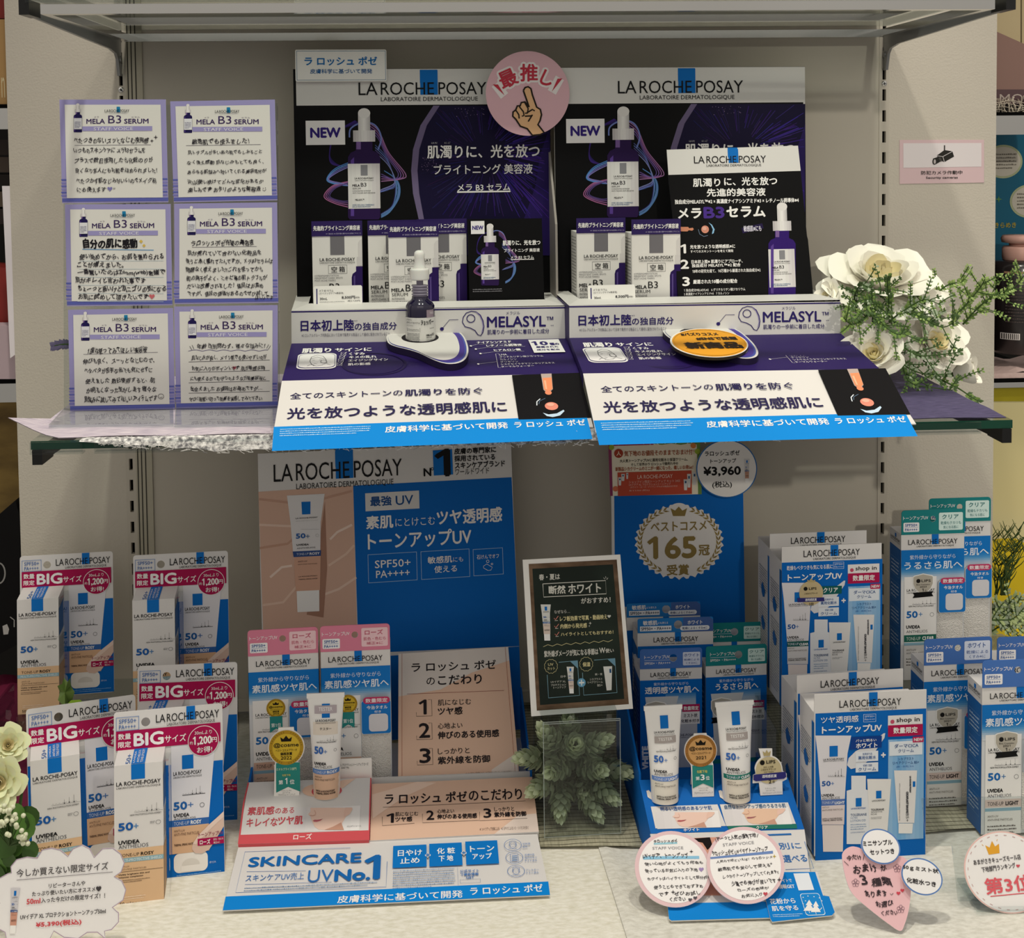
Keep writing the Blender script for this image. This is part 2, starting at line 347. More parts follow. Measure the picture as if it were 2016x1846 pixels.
# ================================================================== the shop fixture
ZG, ZD = .737, .315               # top of the glass shelf, top of the bottom deck
def pbox(name, x0, y0, z0, x1, y1, z1, m): b = MB(); b.bx(x0, y0, z0, x1, y1, z1, m); return struct(b, name)
pbox('wall_back', -.4432, 0, .345, .443, .018, 1.5, 'wallpanel')
pbox('wall_left', -.579, -.0005, .345, -.455, .018, 1.5, 'wallpaper')
pbox('wall_right', .455, -.0005, .345, .586, .018, 1.5, 'wallpaper')
pbox('baseboard_back', -.579, -.004, .331, .586, .014, .345, 'wallpanel')
pbox('wall_behind', -.60, .10, -.3, .60, .12, 1.6, 'black_void')
b = MB(); b.bx(-.4428, -.0022, .345, -.424, 0, 1.5, 'aluminium')
for x in (-.4405, -.4362, -.4315): b.bx(x-.0006, -.0025, .345, x+.0006, -.002, 1.5, '3a3833')
struct(b, 'trim_1')
b = MB(); b.bx(-.62, -.60, .28, .62, .09, ZD-.002, 'card_white'); struct(b, 'floor_deck')
for X, side in ((-.449, 'left'), (.449, 'right')):
    r = thing('slotted_upright', 'slotted metal upright strip on the %s of the wall panel' % side, 'shelf upright', (X, 0, .345))
    b = MB(); z0, z1 = .345, 1.5
    b.bx(X-.006, -.001, z0, X-.0021, .01, z1, 'wallpanel'); b.bx(X+.0021, -.001, z0, X+.006, .01, z1, 'wallpanel')
    b.bx(X-.0021, .006, z0, X+.0021, .0075, z1, 'black_void'); z = .345; k = 0
    zs = 1.0625-.025*40
    while zs < 1.5:
        if zs > z0: b.bx(X-.0021, -.001, max(z0, zs), X+.0021, .01, zs+.0115, 'wallpanel')
        zs += .025
    b.build('rail', r)
    s = MB(); s.lathe((X, -.001, 1.0695), [(.0033, 0), (.0031, .0008), (.0, .0009)], 'chrome', 16, (0, -1, 0))
    s.bx(X-.0016, -.0021, 1.0691, X+.0016, -.0018, 1.0699, 'black_void'); s.bx(X-.0004, -.0021, 1.0679, X+.0004, -.0018, 1.0711, 'black_void')
    s.build('screw', r)
def bracket(parent, X, zb, m, tip):
    pts = [(0, zb-.037), (-.010, zb-.037), (-.017, zb-.018), (-.024, zb-.0125), (-.05, zb-.009), (-.345, zb-.0005), (-.345, zb+.012), (0, zb+.012)]
    b = MB(); n = len(pts); q = [(X+s*.0016, y, z) for s in (-1, 1) for y, z in pts]
    t = geometry.tessellate_polygon([[V3((y, z, 0)) for y, z in pts]])
    b.add(q, [tuple(i for i in f) for f in t]+[tuple(i+n for i in reversed(f)) for f in t]+[(i, (i+1) % n, (i+1) % n+n, i+n) for i in range(n)], m)
    o = b.build('bracket', parent)
    b = MB(); b.bx(X-.0045, -.352, zb-.001, X+.0045, -.318, zb+.0125, tip); b.build('end_cap', o)
    b = MB(); b.lathe((X-.0016 if X > 0 else X+.0016, -.006, zb-.018), [(.0045, 0), (.004, .0012), (0, .0014)], 'steel', 14, (-1 if X > 0 else 1, 0, 0)); b.build('bolt', o)
# ---- the upper shelf, seen from below
Zt = 1.122
sh = thing('glass_shelf', 'chrome framed glass shelf at the very top, seen from below', 'shelf', (0, 0, Zt))
b = MB(); b.bx(-.436, -.347, Zt, .436, -.336, Zt+.0088, 'chrome'); b.build('front_rail', sh)
b = MB(); b.bx(-.436, -.035, Zt, .436, -.024, Zt+.0088, 'chrome'); b.build('back_rail', sh)
for s in (-1, 1):
    b = MB(); b.bx(s*.434-.004, -.336, Zt+.0005, s*.434+.004, -.035, Zt+.008, 'chrome'); b.build('side_rail', sh)
b = MB(); b.bx(-.447, -.349, Zt+.0135, .447, -.02, Zt+.0215, 'shelf_glass'); b.build('glass_pane', sh)
b = MB(); b.bx(-.447, -.3502, Zt+.0136, .447, -.3492, Zt+.0214, 'green_glass'); b.build('glass_edge', sh)
b = MB(); b.bx(-.447, -.3545, Zt+.0095, .447, -.3525, Zt+.0255, 'clear_acrylic'); b.bx(-.447, -.3545, Zt+.0262, .447, -.3505, Zt+.028, 'clear_acrylic'); b.build('price_rail', sh)
for X in (-.449, .449): bracket(sh, X, Zt, 'bracket_grey', 'bracket_black')
b = MB(); at('c1'); mat('tape', 'd9cf9c', .6)
p = on_y(1645, 20, -.348); q = on_y(1890, 20, -.348); b.bx(p.x, -.356, Zt+.0107, q.x, -.355, Zt+.0300, 'tape'); single(b, 'tape_strip', 'pale yellow tape strip stuck on the top shelf price rail', 'tape')
b = MB(); b.bx(-.44, -.13, Zt+.0218, .44, -.004, Zt+.024, 'c9c3b6'); single(b, 'shade_sheet', 'pale sheet lying on the back half of the upper glass shelf', 'sheet')  # added to keep the spots off the header boards and wall
# ---- the middle shelf
sh = thing('glass_shelf', 'middle glass shelf carrying the purple serum displays', 'shelf', (0, 0, ZG))
b = MB(); b.bx(-.455, -.349, ZG-.008, .455, -.02, ZG, 'shelf_glass'); b.build('glass_pane', sh)
b = MB(); b.bx(-.455, -.3503, ZG-.0079, .455, -.3493, ZG-.0002, 'green_glass'); b.build('glass_edge', sh)
at('c6'); b = MB(); x0, x1 = on_y(212, 1340, -.353).x, on_y(586, 1340, -.353).x
x2 = on_y(670, 1340, -.353).x; at('c7'); x3 = on_y(1370, 1640, -.353).x
for a, c in ((x0, x1), (x2, x3)):
    b.bx(a, -.3545, ZG-.0098, c, -.353, ZG-.0005, 'clear_acrylic'); b.bx(a, -.3545, ZG-.0118, c, -.345, ZG-.0102, 'clear_acrylic')
b.build('price_rail', sh)
for X in (-.449, .449): bracket(sh, X, ZG-.0205, 'bracket_black', 'bracket_black')
# ---- cloths on the middle shelf
def cloth(name, label, cat, xs, ys, zf, m, nx=40, ny=24, th=.0006):
    b = MB(); P = []
    for j in range(ny+1):
        for i in range(nx+1):
            s, t = i/nx, j/ny; x = xs(t)[0]+(xs(t)[1]-xs(t)[0])*s; y = ys(s)[0]+(ys(s)[1]-ys(s)[0])*t
            P.append((x, y, zf(x, y)))
    n = nx+1; N = len(P)
    b.add(P+[(x, y, z-th) for x, y, z in P], [(j*n+i, j*n+i+1, (j+1)*n+i+1, (j+1)*n+i) for j in range(ny) for i in range(nx)]+[(N+j*n+i, N+(j+1)*n+i, N+(j+1)*n+i+1, N+j*n+i+1) for j in range(ny) for i in range(nx)], m, True)
    return single(b, name, label, cat)
m = mat('purple_lit', 'c9bccb', .7); mottle(m, 'a99db2', 'eae0e6', 60, (1, 12, 1), .3, .7); bump(m, 90, .6, .002, sc=(1, 9, 1))  # lit end of one purple fabric, its sheen put into the colour
m = mat('purple_shaded', '4a4468', .6); mottle(m, '3a3557', '6a6288', 80, (1, 10, 1), .3, .7); bump(m, 120, .6, .002, sc=(1, 8, 1))  # same fabric at its shaded end, the shade put into the colour
cloth('lit_cloth', 'pale lilac gauze cloth at the left end of the middle shelf', 'cloth', lambda t: (-.432-.063*min(1, t/.17) if t < .17 else -.495+.033*min(1, (t-.17)/.08), -.20), lambda s: (-.343-.004*s, -.03),
      lambda x, y: ZG+.0016+.0006*math.sin(x*60+y*40)+(.006*max(0, (-.452-x)/.03)), 'purple_lit')
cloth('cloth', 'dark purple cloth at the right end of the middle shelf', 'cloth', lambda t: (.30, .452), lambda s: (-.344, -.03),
      lambda x, y: ZG+.0016+.0005*math.sin(x*50+y*70), 'purple_shaded')
mat('white_fibre', 'efeeea', .9); mat('grey_fibre', '8d8d90', .9); m = mat('fibre_base', 'bdbcbd', .9); mottle(m, '77777a', 'f4f3f0', 260, (1, 1, 1), .38, .62)
b = MB(); rnd = random.Random(3)
def matfront(x): return max(0, min(1, (x+.41)/.12))*(1-max(0, min(1, (x-.26)/.06)))
P = []
for i in range(61):
    x = -.41+.73*i/60; d = matfront(x); z = ZG+.0009
    P += [(x, -.336, z), (x, -.353, z), (x, -.357, z-.0008-.0105*d*(.85+.3*rnd.random()))]
b.add(P, [(3*i+k, 3*i+k+1, 3*i+k+4, 3*i+k+3) for i in range(60) for k in range(2)], 'fibre_base')
for i in range(1500):
    x = -.39+.70*rnd.random(); d = matfront(x); h = rnd.random()*1.15
    y, z = (-.3585, ZG-.0008-.0105*d*h) if rnd.random() < .75 else (-.352+.014*rnd.random(), ZG+.0013)
    if d < .1: continue
    a = rnd.random()*6.28; l = .003+.006*rnd.random(); w = .00022; p = V3((x, y, z)); t = V3((math.cos(a), 0, math.sin(a)*.55)) if y < -.356 else V3((math.cos(a), math.sin(a), 0))
    nn = V3((-t.z, 0, t.x)) if y < -.356 else V3((-t.y, t.x, 0)); c = V3((0, -.0004, 0)) if y < -.356 else V3((0, 0, .0004))
    b.add([p-t*l/2-nn*w, p-t*l/2+nn*w, p+c+nn*w, p+c-nn*w, p+t*l/2+nn*w, p+t*l/2-nn*w], [(0, 1, 2, 3), (3, 2, 4, 5)], 'white_fibre' if rnd.random() < .75 else 'grey_fibre')
single(b, 'fibre_mat', 'white shaggy fibre mat over the front edge of the middle shelf', 'mat')
# ---- sheets on the deck
m = mat('fuzzy_sheet', 'dedac4', .85); mottle(m, 'dfdcca', 'f3f1e6', 110, (1, 2.4, 1), .3, .62, 10); bump(m, 300, .5, .0015, sc=(1, 4, 1))
m = mat('grey_sheet', 'cfcdc0', .85); mottle(m, 'cfcdc2', 'e6e5dc', 120, (1, 2, 1), .3, .62, 10); bump(m, 300, .5, .0015)
m = mat('striped_gauze', '8f8c78', .85); mottle(m, '9c9982', 'bfbba2', 50, (8, 1, 1), .3, .7)
n_, l_, b_ = nodes(m); w_ = n_.new('ShaderNodeTexWave'); w_.bands_direction = 'Y'; w_.inputs['Scale'].default_value = 42; w_.inputs['Distortion'].default_value = 1.6; w_.inputs['Detail'].default_value = 1
w_.inputs['Detail Scale'].default_value = .6
tc_ = n_.new('ShaderNodeTexCoord'); l_.new(tc_.outputs['Object'], w_.inputs['Vector']); r_ = n_.new('ShaderNodeValToRGB'); r_.color_ramp.elements[0].position = .0; r_.color_ramp.elements[1].position = .10
r_.color_ramp.elements[0].color = (*lin('4d4630'), 1); r_.color_ramp.elements[1].color = (1, 1, 1, 1); l_.new(w_.outputs['Fac'], r_.inputs['Fac'])
mx_ = n_.new('ShaderNodeMix'); mx_.data_type = 'RGBA'; mx_.blend_type = 'MULTIPLY'; mx_.inputs['Factor'].default_value = 1
src = b_.inputs['Base Color'].links[0].from_socket; l_.new(src, mx_.inputs[6]); l_.new(r_.outputs['Color'], mx_.inputs[7]); l_.new(mx_.outputs[2], b_.inputs['Base Color'])
cloth('fibre_sheet', 'off-white fibrous sheet covering the left of the bottom deck', 'sheet', lambda t: (-.62, .086-.03*t), lambda s: (-.59, .03), lambda x, y: ZD-.0002+.0012*max(0, 1-abs(x-.07)/.012), 'fuzzy_sheet')
cloth('fibre_sheet', 'greyer fibrous sheet covering the right of the bottom deck', 'sheet', lambda t: (.078-.03*t, .615), lambda s: (-.592, .03), lambda x, y: ZD+.0006+.0025*max(0, 1-abs(x-.085+.05*(y+.59))/.012), 'grey_sheet', 80)
cloth('gauze_runner', 'grey green gauze runner with gold stripes on the bottom deck', 'cloth', lambda t: (-.22, .60), lambda s: (-.312+.008*math.sin(s*9), .028), lambda x, y: ZD+.0035+.0006*math.sin(x*70+y*50), 'striped_gauze')
def riser(x0, x1, y0, y1, z, label):
    r = thing('acrylic_riser', label, 'riser', (x0, y0, ZD+.004)); t = .003
    b = MB(); b.bx(x0, y0, z-t, x1, y1, z, 'clear_acrylic'); b.build('top', r)
    for x in (x0, x1-t): b = MB(); b.bx(x, y0, ZD+.004, x+t, y1, z-t, 'clear_acrylic'); b.build('side_panel', r)
riser(-.585, -.325, -.17, -.03, .386, 'clear acrylic riser under the two rear big-size packs on the left')
riser(.252, .368, -.262, -.10, .405, 'clear acrylic riser under the rear set cartons')
riser(.384, .60, -.172, -.03, .405, 'clear acrylic riser under the teal-tabbed towel gift boxes')

# ================================================================== the two purple serum displays
class Map(Face):                  # art read off one face, laid on another face of the same design
    def __init__(s, f, src, r1, r2):
        s.o, s.U, s.V, s.N = f.o, f.U, f.V, f.N; s.src = src; s.r1 = r1; s.r2 = r2
    def uv(s, x, y):
        u, v = s.src.uv(x, y); a, b = s.r1, s.r2
        return b[0]+(u-a[0])/(a[2]-a[0])*(b[2]-b[0]), b[1]+(v-a[1])/(a[3]-a[1])*(b[3]-b[1])
def side_pt(P, U, x, y):          # where the ray meets the upright plane through P along U
    f = Face(P, U); return f.w(x, y)
mat('board_black', '08080a', .5, 0, .15); mat('board_purple', '2a1b5a', .5, 0, .2); mat('board_white', 'dddbd8', .45, 0, .25)
PU, PW, LILA = '2e2468', 'f2f0ee', '9d8fc4'
def picture_bottle(m, f, X, Y, s, label=True, dark='2a1650', L=2):      # printed dropper bottle; X,Y base centre, s px height
    P = lambda x, y: (X+x*s, Y-y*s)
    m.poly(f, [P(-.145, .02), P(-.13, 0), P(.13, 0), P(.145, .02), P(.145, .56), P(.12, .6), P(.075, .62), P(.075, .70), P(-.075, .70), P(-.075, .62), P(-.12, .6), P(-.145, .56)], dark, L)
    m.poly(f, [P(-.12, .03), P(-.09, .03), P(-.09, .56), P(-.12, .53)], '5a3f92', L+1)
    m.poly(f, [P(-.07, .63), P(-.03, .63), P(-.03, .7), P(-.07, .7)], '7d5f9c', L+1)
    m.grad(f, *P(-.10, .80), *P(.10, .70), ['b9b4b6', 'efedec', 'c4bfc3'], L+1, 8, False)
    m.grad(f, *P(-.055, .955), *P(.055, .80), ['cfcccb', 'f4f2f0', 'b9b5b7'], L+1, 8, False)
    m.ell(f, *P(0, .955), .055*s, .045*s, 'e6e3e1', L+1, 24)
    if label:
        m.grad(f, *P(-.147, .50), *P(.147, .10), ['d9d6d6', 'ecebe9', 'cfcacd'], L+1, 8, False)
        m.rect(f, *P(-.032, .49), *P(.032, .395), '8a8a90', L+2)
        m.T(f, 'LA ROCHE-POSAY', *P(-.085, .378), *P(.085, .362), '2a2a2c', .02, L+2)
        m.T(f, 'LABORATOIRE DERMATOLOGIQUE', *P(-.085, .354), *P(.085, .344), '444444', 0, L+2)
        m.T(f, 'MELA', *P(-.105, .315), *P(-.04, .295), '1c1a22', .05, L+2); m.T(f, 'B3', *P(-.03, .33), *P(.02, .295), '1c1a22', 0, L+2)
        m.T(f, 'SERUM', *P(-.105, .285), *P(-.03, .27), '1c1a22', 0, L+2)
        m.T(f, 'CONCENTRE INTENSIF', *P(-.105, .262), *P(.06, .25), '444444', 0, L+2); m.T(f, 'ANTI-TACHES ANTI-RECIDIVE', *P(-.105, .244), *P(.10, .232), '444444', 0, L+2)
        m.T(f, 'MELASYL™', *P(-.08, .185), *P(-.0, .168), '333333', .02, L+2)
        m.T(f, "AVEC DE L'EAU THERMALE", *P(-.105, .137), *P(.09, .125), '2d5d8d', .02, L+2); m.T(f, 'DE LA ROCHE-POSAY', *P(-.105, .12), *P(.06, .108), '2d5d8d', .02, L+2)
def swirl(m, f, L=1):                                                   # light ribbons round the printed bottle (c2 crop)
    rnd = random.Random(2)
    def rib(pts, col, t, LL=L):
        q = []
        n = len(pts)
        for i in range(n-1):                                            # smooth the ribbon
            p0, p1, p2, p3 = pts[max(i-1, 0)], pts[i], pts[i+1], pts[min(i+2, n-1)]
            for k in range(8):
                s = k/8; q.append(tuple(.5*(2*p1[j]+(p2[j]-p0[j])*s+(2*p0[j]-5*p1[j]+4*p2[j]-p3[j])*s*s+(3*p1[j]-p0[j]-3*p2[j]+p3[j])*s**3) for j in (0, 1)))
        q.append(pts[-1]); m.line(f, q, col, t, LL)
    for k in range(16):
        a = k*7; rib([(520-a*.5, 560-a*.3), (400-a*.6, 570+a*.4), (320-a*.2, 640+a*.9), (300+a*.1, 760+a*.5), (360+a*.3, 830)], '%02x%02x%02x' % (26+k*2, 20+k, 70+k*3), 5)
    for k in range(18):
        a = k*6; rib([(640, 1170-a*.25), (700+a*.12, 1130-a*.4), (760-a*.25, 1030-a*.5), (750-a*.35, 930-a*.3), (660, 860)], ['4f7fb8', '5f9ad0', '39457f', '6a5aa8', '7fb4e0', '2f2a66'][k % 6], 5)
    for k in range(4):
        a = k*16; rib([(560, 545+a), (625-a*.1, 600+a), (690-a*.3, 740+a*.5), (800-a, 880-a*.1), (770-a, 915), (640, 930-a)], ['9d6fa0', '8c5a92', '7a5aa0', '5d4a86'][k], 6, L+1)
        rib([(440, 800+a*.6), (330+a*.3, 850+a*.5), (280+a*.3, 920), (340+a, 950-a*.1), (430, 960)], ['4a78b8', '5f8fca', '6a6ab0', '7a74b4'][k], 6, L+1)
        rib([(430, 930+a*.2), (320+a*.4, 960+a*.3), (262+a*.8, 1030), (330+a, 1075-a*.3), (440, 1105-a)], ['a2628e', '8c588e', '6c4c84', '4f4078'][k], 6, L+1)
        rib([(600, 690+a), (680+a*.2, 780+a), (730, 950-a*.3), (690-a, 985), (600, 1010)], ['4c5a96', '6276b8', '5a5490', '7c86b8'][k], 5, L+1)
    rib([(430, 640), (440, 580), (520, 540), (600, 560), (640, 640), (620, 720)], '6f7fc0', 10, L+1)
def board_art(m, f):                                                    # c2 crop
    m.rect(f, 75, 190, 1756, 430, 'board_white', 1)
    m.rect(f, 75, 430, 1756, 1420, 'board_black', 1)
    arc = [(985, 430), (900, 560), (850, 720), (838, 860), (850, 1010), (890, 1190), (910, 1420)]
    inn = [(p[0]+(42 if i < 5 else 35), p[1]) for i, p in enumerate(arc)]
    m.poly(f, [(1756, 430)]+arc+[(1756, 1420)], '6f6386', 2)
    m.poly(f, [(1756, 430)]+inn+[(1756, 1420)], '150f33', 3)
    rnd = random.Random(5); cx, cy = 1330, 760
    for i in range(420):                                                # fibres of the iris picture
        a = rnd.random()*6.283; r0 = 120+rnd.random()*220; r1 = r0+80+rnd.random()*260
        p, q = (cx+r0*math.cos(a)*1.0, cy+r0*math.sin(a)), (cx+r1*math.cos(a+.05), cy+r1*math.sin(a+.05))
        if all(900+abs(y-860)*.25 < x < 1752 and 436 < y < 1180 for x, y in (p, q)):
            t = max(0, min(1, (q[0]-950)/800)); m.line(f, [p, q], '%02x%02x%02x' % (int(24+28*t+rnd.random()*22), int(18+14*t+rnd.random()*16), int(58+62*t+rnd.random()*34)), 2+rnd.random()*4, 4)
    m.poly(f, [(1756, 560), (1690, 760), (1660, 960), (1580, 1190), (1540, 1420), (1756, 1420)], '281a5a', 4)
    for i in range(70):
        x, y = (900+rnd.random()*110, 760+rnd.random()*110) if i < 45 else (1120+rnd.random()*200, 440+rnd.random()*60); r = 1+rnd.random()*3
        m.rect(f, x, y, x+r, y+r, 'a890c0', 5)
    swirl(m, f)
    picture_bottle(m, f, 527, 1182, 735, True, '2b1748', 4)
    logo(m, f, 490, 275, 1336, 358, L=3)
    m.rect(f, 895, 193, 1012, 280, BLUE, 2)
    m.rect(f, 140, 530, 402, 688, 'f0eeee', 5); m.T(f, 'NEW', 174, 578, 369, 640, '35247c', .06, 6)
    m.T(f, '肌濁りに、光を放つ', 945, 690, 1685, 775, PW, .022, 6, 3); m.T(f, 'はだ　　にご', 972, 670, 1098, 682, 'cfcdd2', 0, 6)
    m.T(f, 'ブライトニング 美容液', 988, 817, 1640, 883, PW, .014, 6, 3)
    m.T(f, 'メラ B3 セラム', 1145, 948, 1492, 992, PW, .014, 6); m.rect(f, 1142, 996, 1494, 1001, PW, 6)
def tray_art(m, f):                                                     # d1 crop
    m.T(f, '日本初上陸', 221, 152, 540, 216, PU, .03, 2, 3); m.T(f, '※3', 541, 153, 560, 160, PU, 0, 2); m.T(f, 'の独自成分', 545, 166, 797, 212, PU, .018, 2)
    m.T(f, '※3 ロレアルグループ内製品において日本で販売する製品として最初に配合されていること', 226, 230, 755, 250, '6b6878', 0, 2)
    m.ell(f, 1069, 206, 12, 11, PU, 2, 20); m.line(f, [(1069, 206), (1114, 151), (1168, 150)], PU, 3, 2)
    m.T(f, 'メラジル', 1455, 100, 1538, 119, PU, 0, 2); m.T(f, 'MELASYL', 1341, 130, 1692, 193, PU, .03, 2, 3); m.T(f, '™', 1698, 132, 1738, 152, PU, .02, 2)
    m.T(f, '※4', 1722, 181, 1740, 187, PU, 0, 2); m.T(f, '肌濁りの一歩前に着目した成分', 1342, 207, 1713, 236, PU, .012, 2)
    drop = [(1192, 165), (1197, 135), (1215, 110), (1245, 99), (1275, 103), (1300, 122), (1316, 155), (1322, 190), (1316, 225), (1302, 246), (1285, 240), (1268, 215), (1240, 200), (1208, 192), (1192, 165)]
    m.line(f, drop, PU, 5, 2); m.line(f, [(1275, 103), (1297, 125), (1312, 160), (1316, 195), (1308, 228)], '8a7cc0', 3, 3); m.ring(f, 1243, 143, 24, 23, PU, 5, 2)
def slope_art(m, f):
    for cx, cy, rx, ry in ((660, 418, 190, 66),): m.ring(f, cx, cy, rx, ry, '1f1444', 16, 1); m.ell(f, cx, cy, rx-14, ry-6, '25184e', 1)
    m.T(f, '肌濁り', 230, 323, 402, 350, PW, .03, 2); m.T(f, 'サインに', 428, 322, 645, 342, PW, .03, 2)
    m.rr(f, 205, 357, 432, 446, 'efeeee', .2, 2); m.rr(f, 212, 362, 425, 441, PU, .2, 3); m.rr(f, 215, 364, 422, 439, 'efeeee', .2, 4)
    m.line(f, [(275, 405), (285, 380), (320, 368), (355, 375), (372, 395), (378, 415)], '333038', 3, 5); m.line(f, [(280, 392), (320, 380), (362, 392)], '333038', 3, 5)
    m.line(f, [(275, 405), (285, 425), (312, 434), (345, 430), (370, 418), (400, 428)], '333038', 3, 5); m.line(f, [(290, 400), (305, 398)], '333038', 3, 5); m.line(f, [(330, 398), (348, 398)], '333038', 3, 5); m.line(f, [(300, 420), (318, 421)], '333038', 3, 5)
    m.ell(f, 358, 408, 18, 9, 'efeeee', 5); m.ring(f, 358, 408, 18, 9, '333038', 3, 6); m.line(f, [(260, 434), (285, 422), (300, 434)], '333038', 3, 5)
    for i, (x, y, t, x1) in enumerate(((512, 350, 'くすみ', 606), (512, 370, 'キメの乱れ', 676), (508, 390, 'エイジングサイン', 745), (505, 412, '肌の影感', 640))):
        m.TS(f, t, x, y+16, x1, y+16-.03*(x1-x), 15, PW, .02, 2); X, Yc = 480-i*8, y+6
        m.frame(f, X-18, Yc-7, X+12, Yc+10, PW, 2, 2); m.line(f, [(X-12, Yc), (X-2, Yc+7), (X+18, Yc-8)], PW, 3, 3)
    for t, x, y, x1, dx in (('ナイアシンアミド', 1282, 282, 1488, 1243), ('レチノール誘導体', 1340, 301, 1552, 1273), ('ヒアルロン酸', 1385, 328, 1545, 1301)):
        m.TS(f, t, x, y+14, x1, y+14-.03*(x1-x), 12, PW, .03, 2); m.line(f, [(x, y+18), (x1+18, y+18-.03*(x1-x))], PW, 2, 2); m.line(f, [(x, y+18), (dx, y+28)], PW, 2, 2); m.ell(f, dx, y+28, 7, 4, PW, 2, 14)
    for i, (t, x1) in enumerate((('LHA', 1462), ('グリチルリチン酸ジカリウム', 1680), ('カルノシン', 1520), ('グリセリン', 1530), ('システセイラタマリンホリアエキス', 1748), ('ターマルウォーター', 1625))):
        m.TS(f, t, 1415+i*2.5, 368+i*14.5, x1, 368+i*14.5-.03*(x1-1415), 10, PW, 0, 2)
    m.line(f, [(1410, 355), (1392, 358), (1408, 440), (1422, 442)], PW, 2, 2); m.line(f, [(1400, 405), (1290, 419)], PW, 2, 2); m.ell(f, 1288, 419, 7, 4, PW, 2, 14)
    m.rect(f, 1588, 274, 1812, 347, 'efeeee', 2); m.T(f, '10', 1610, 284, 1702, 307, PU, .05, 3); m.T(f, '種の', 1718, 292, 1772, 307, PU, .03, 3)
    m.T(f, '厳選された', 1636, 312, 1768, 322, PU, .03, 3); m.T(f, '成分を配合', 1640, 328, 1778, 338, PU, .03, 3)
def flap_art(m, f):
    m.rect(f, 58, 795, 1975, 868, '0c8ade', 1)
    m.poly(f, [(1490, 484), (1896, 470), (1968, 740), (1530, 752)], '100f12', 1)
    D = '2b2650'
    m.T(f, '全てのスキントーンの', 157, 582, 832, 618, D, .01, 2); m.T(f, '肌濁り', 848, 570, 1068, 606, D, .035, 2); m.T(f, 'を防ぐ', 1090, 562, 1312, 600, D, .025, 2)
    m.T(f, '光を放つような透明感肌に', 140, 662, 1455, 728, D, .022, 2, 3)
    m.T(f, '皮膚科学に基づいて開発', 727, 780, 1465, 818, PW, .018, 2); m.T(f, 'ラ ロッシュ ポゼ', 1505, 758, 1930, 795, PW, .02, 2)
    m.fine(f, 95, 795, 655, 846, 4, 'bfe0f4', 2, .4)
    m.poly(f, [(1664, 478), (1728, 476), (1736, 570), (1722, 584), (1694, 586), (1680, 574)], 'b9a79f', 2); m.poly(f, [(1674, 504), (1728, 500), (1734, 568), (1720, 580), (1696, 582), (1684, 572)], 'ef9468', 3); m.poly(f, [(1682, 520), (1694, 519), (1702, 574), (1692, 572)], 'f6b894', 4)
    m.ell(f, 1709, 592, 20, 13, 'e9906b', 3)
    m.ell(f, 1728, 672, 40, 24, 'e6907c', 2); m.ell(f, 1722, 664, 22, 10, 'f0b09a', 3)
    m.poly(f, [(1676, 712), (1710, 722), (1760, 716), (1800, 694), (1806, 702), (1780, 728), (1736, 738), (1700, 732)], 'c4dcf0', 2)
    m.line(f, [(1640, 668), (1640, 645), (1660, 628)], 'dfe8f0', 6, 2); m.line(f, [(1652, 660), (1656, 642), (1690, 625)], '6c84a0', 3, 2)
KID = [(735, 300), (742, 280), (775, 262), (850, 245), (960, 236), (1080, 235), (1150, 248), (1200, 285), (1225, 345), (1226, 395), (1205, 432), (1165, 452), (1110, 457), (1055, 446), (1000, 424), (930, 390), (860, 368), (795, 352), (750, 332)]
def smooth_closed(p, n=5):
    q = []; N = len(p)
    for i in range(N):
        p0, p1, p2, p3 = p[i-1], p[i], p[(i+1) % N], p[(i+2) % N]
        for k in range(n):
            s = k/n; q.append(tuple(.5*(2*p1[j]+(p2[j]-p0[j])*s+(2*p0[j]-5*p1[j]+4*p2[j]-p3[j])*s*s+(3*p1[j]-p0[j]-3*p2[j]+p3[j])*s**3) for j in (0, 1)))
    return q
SRC = {}
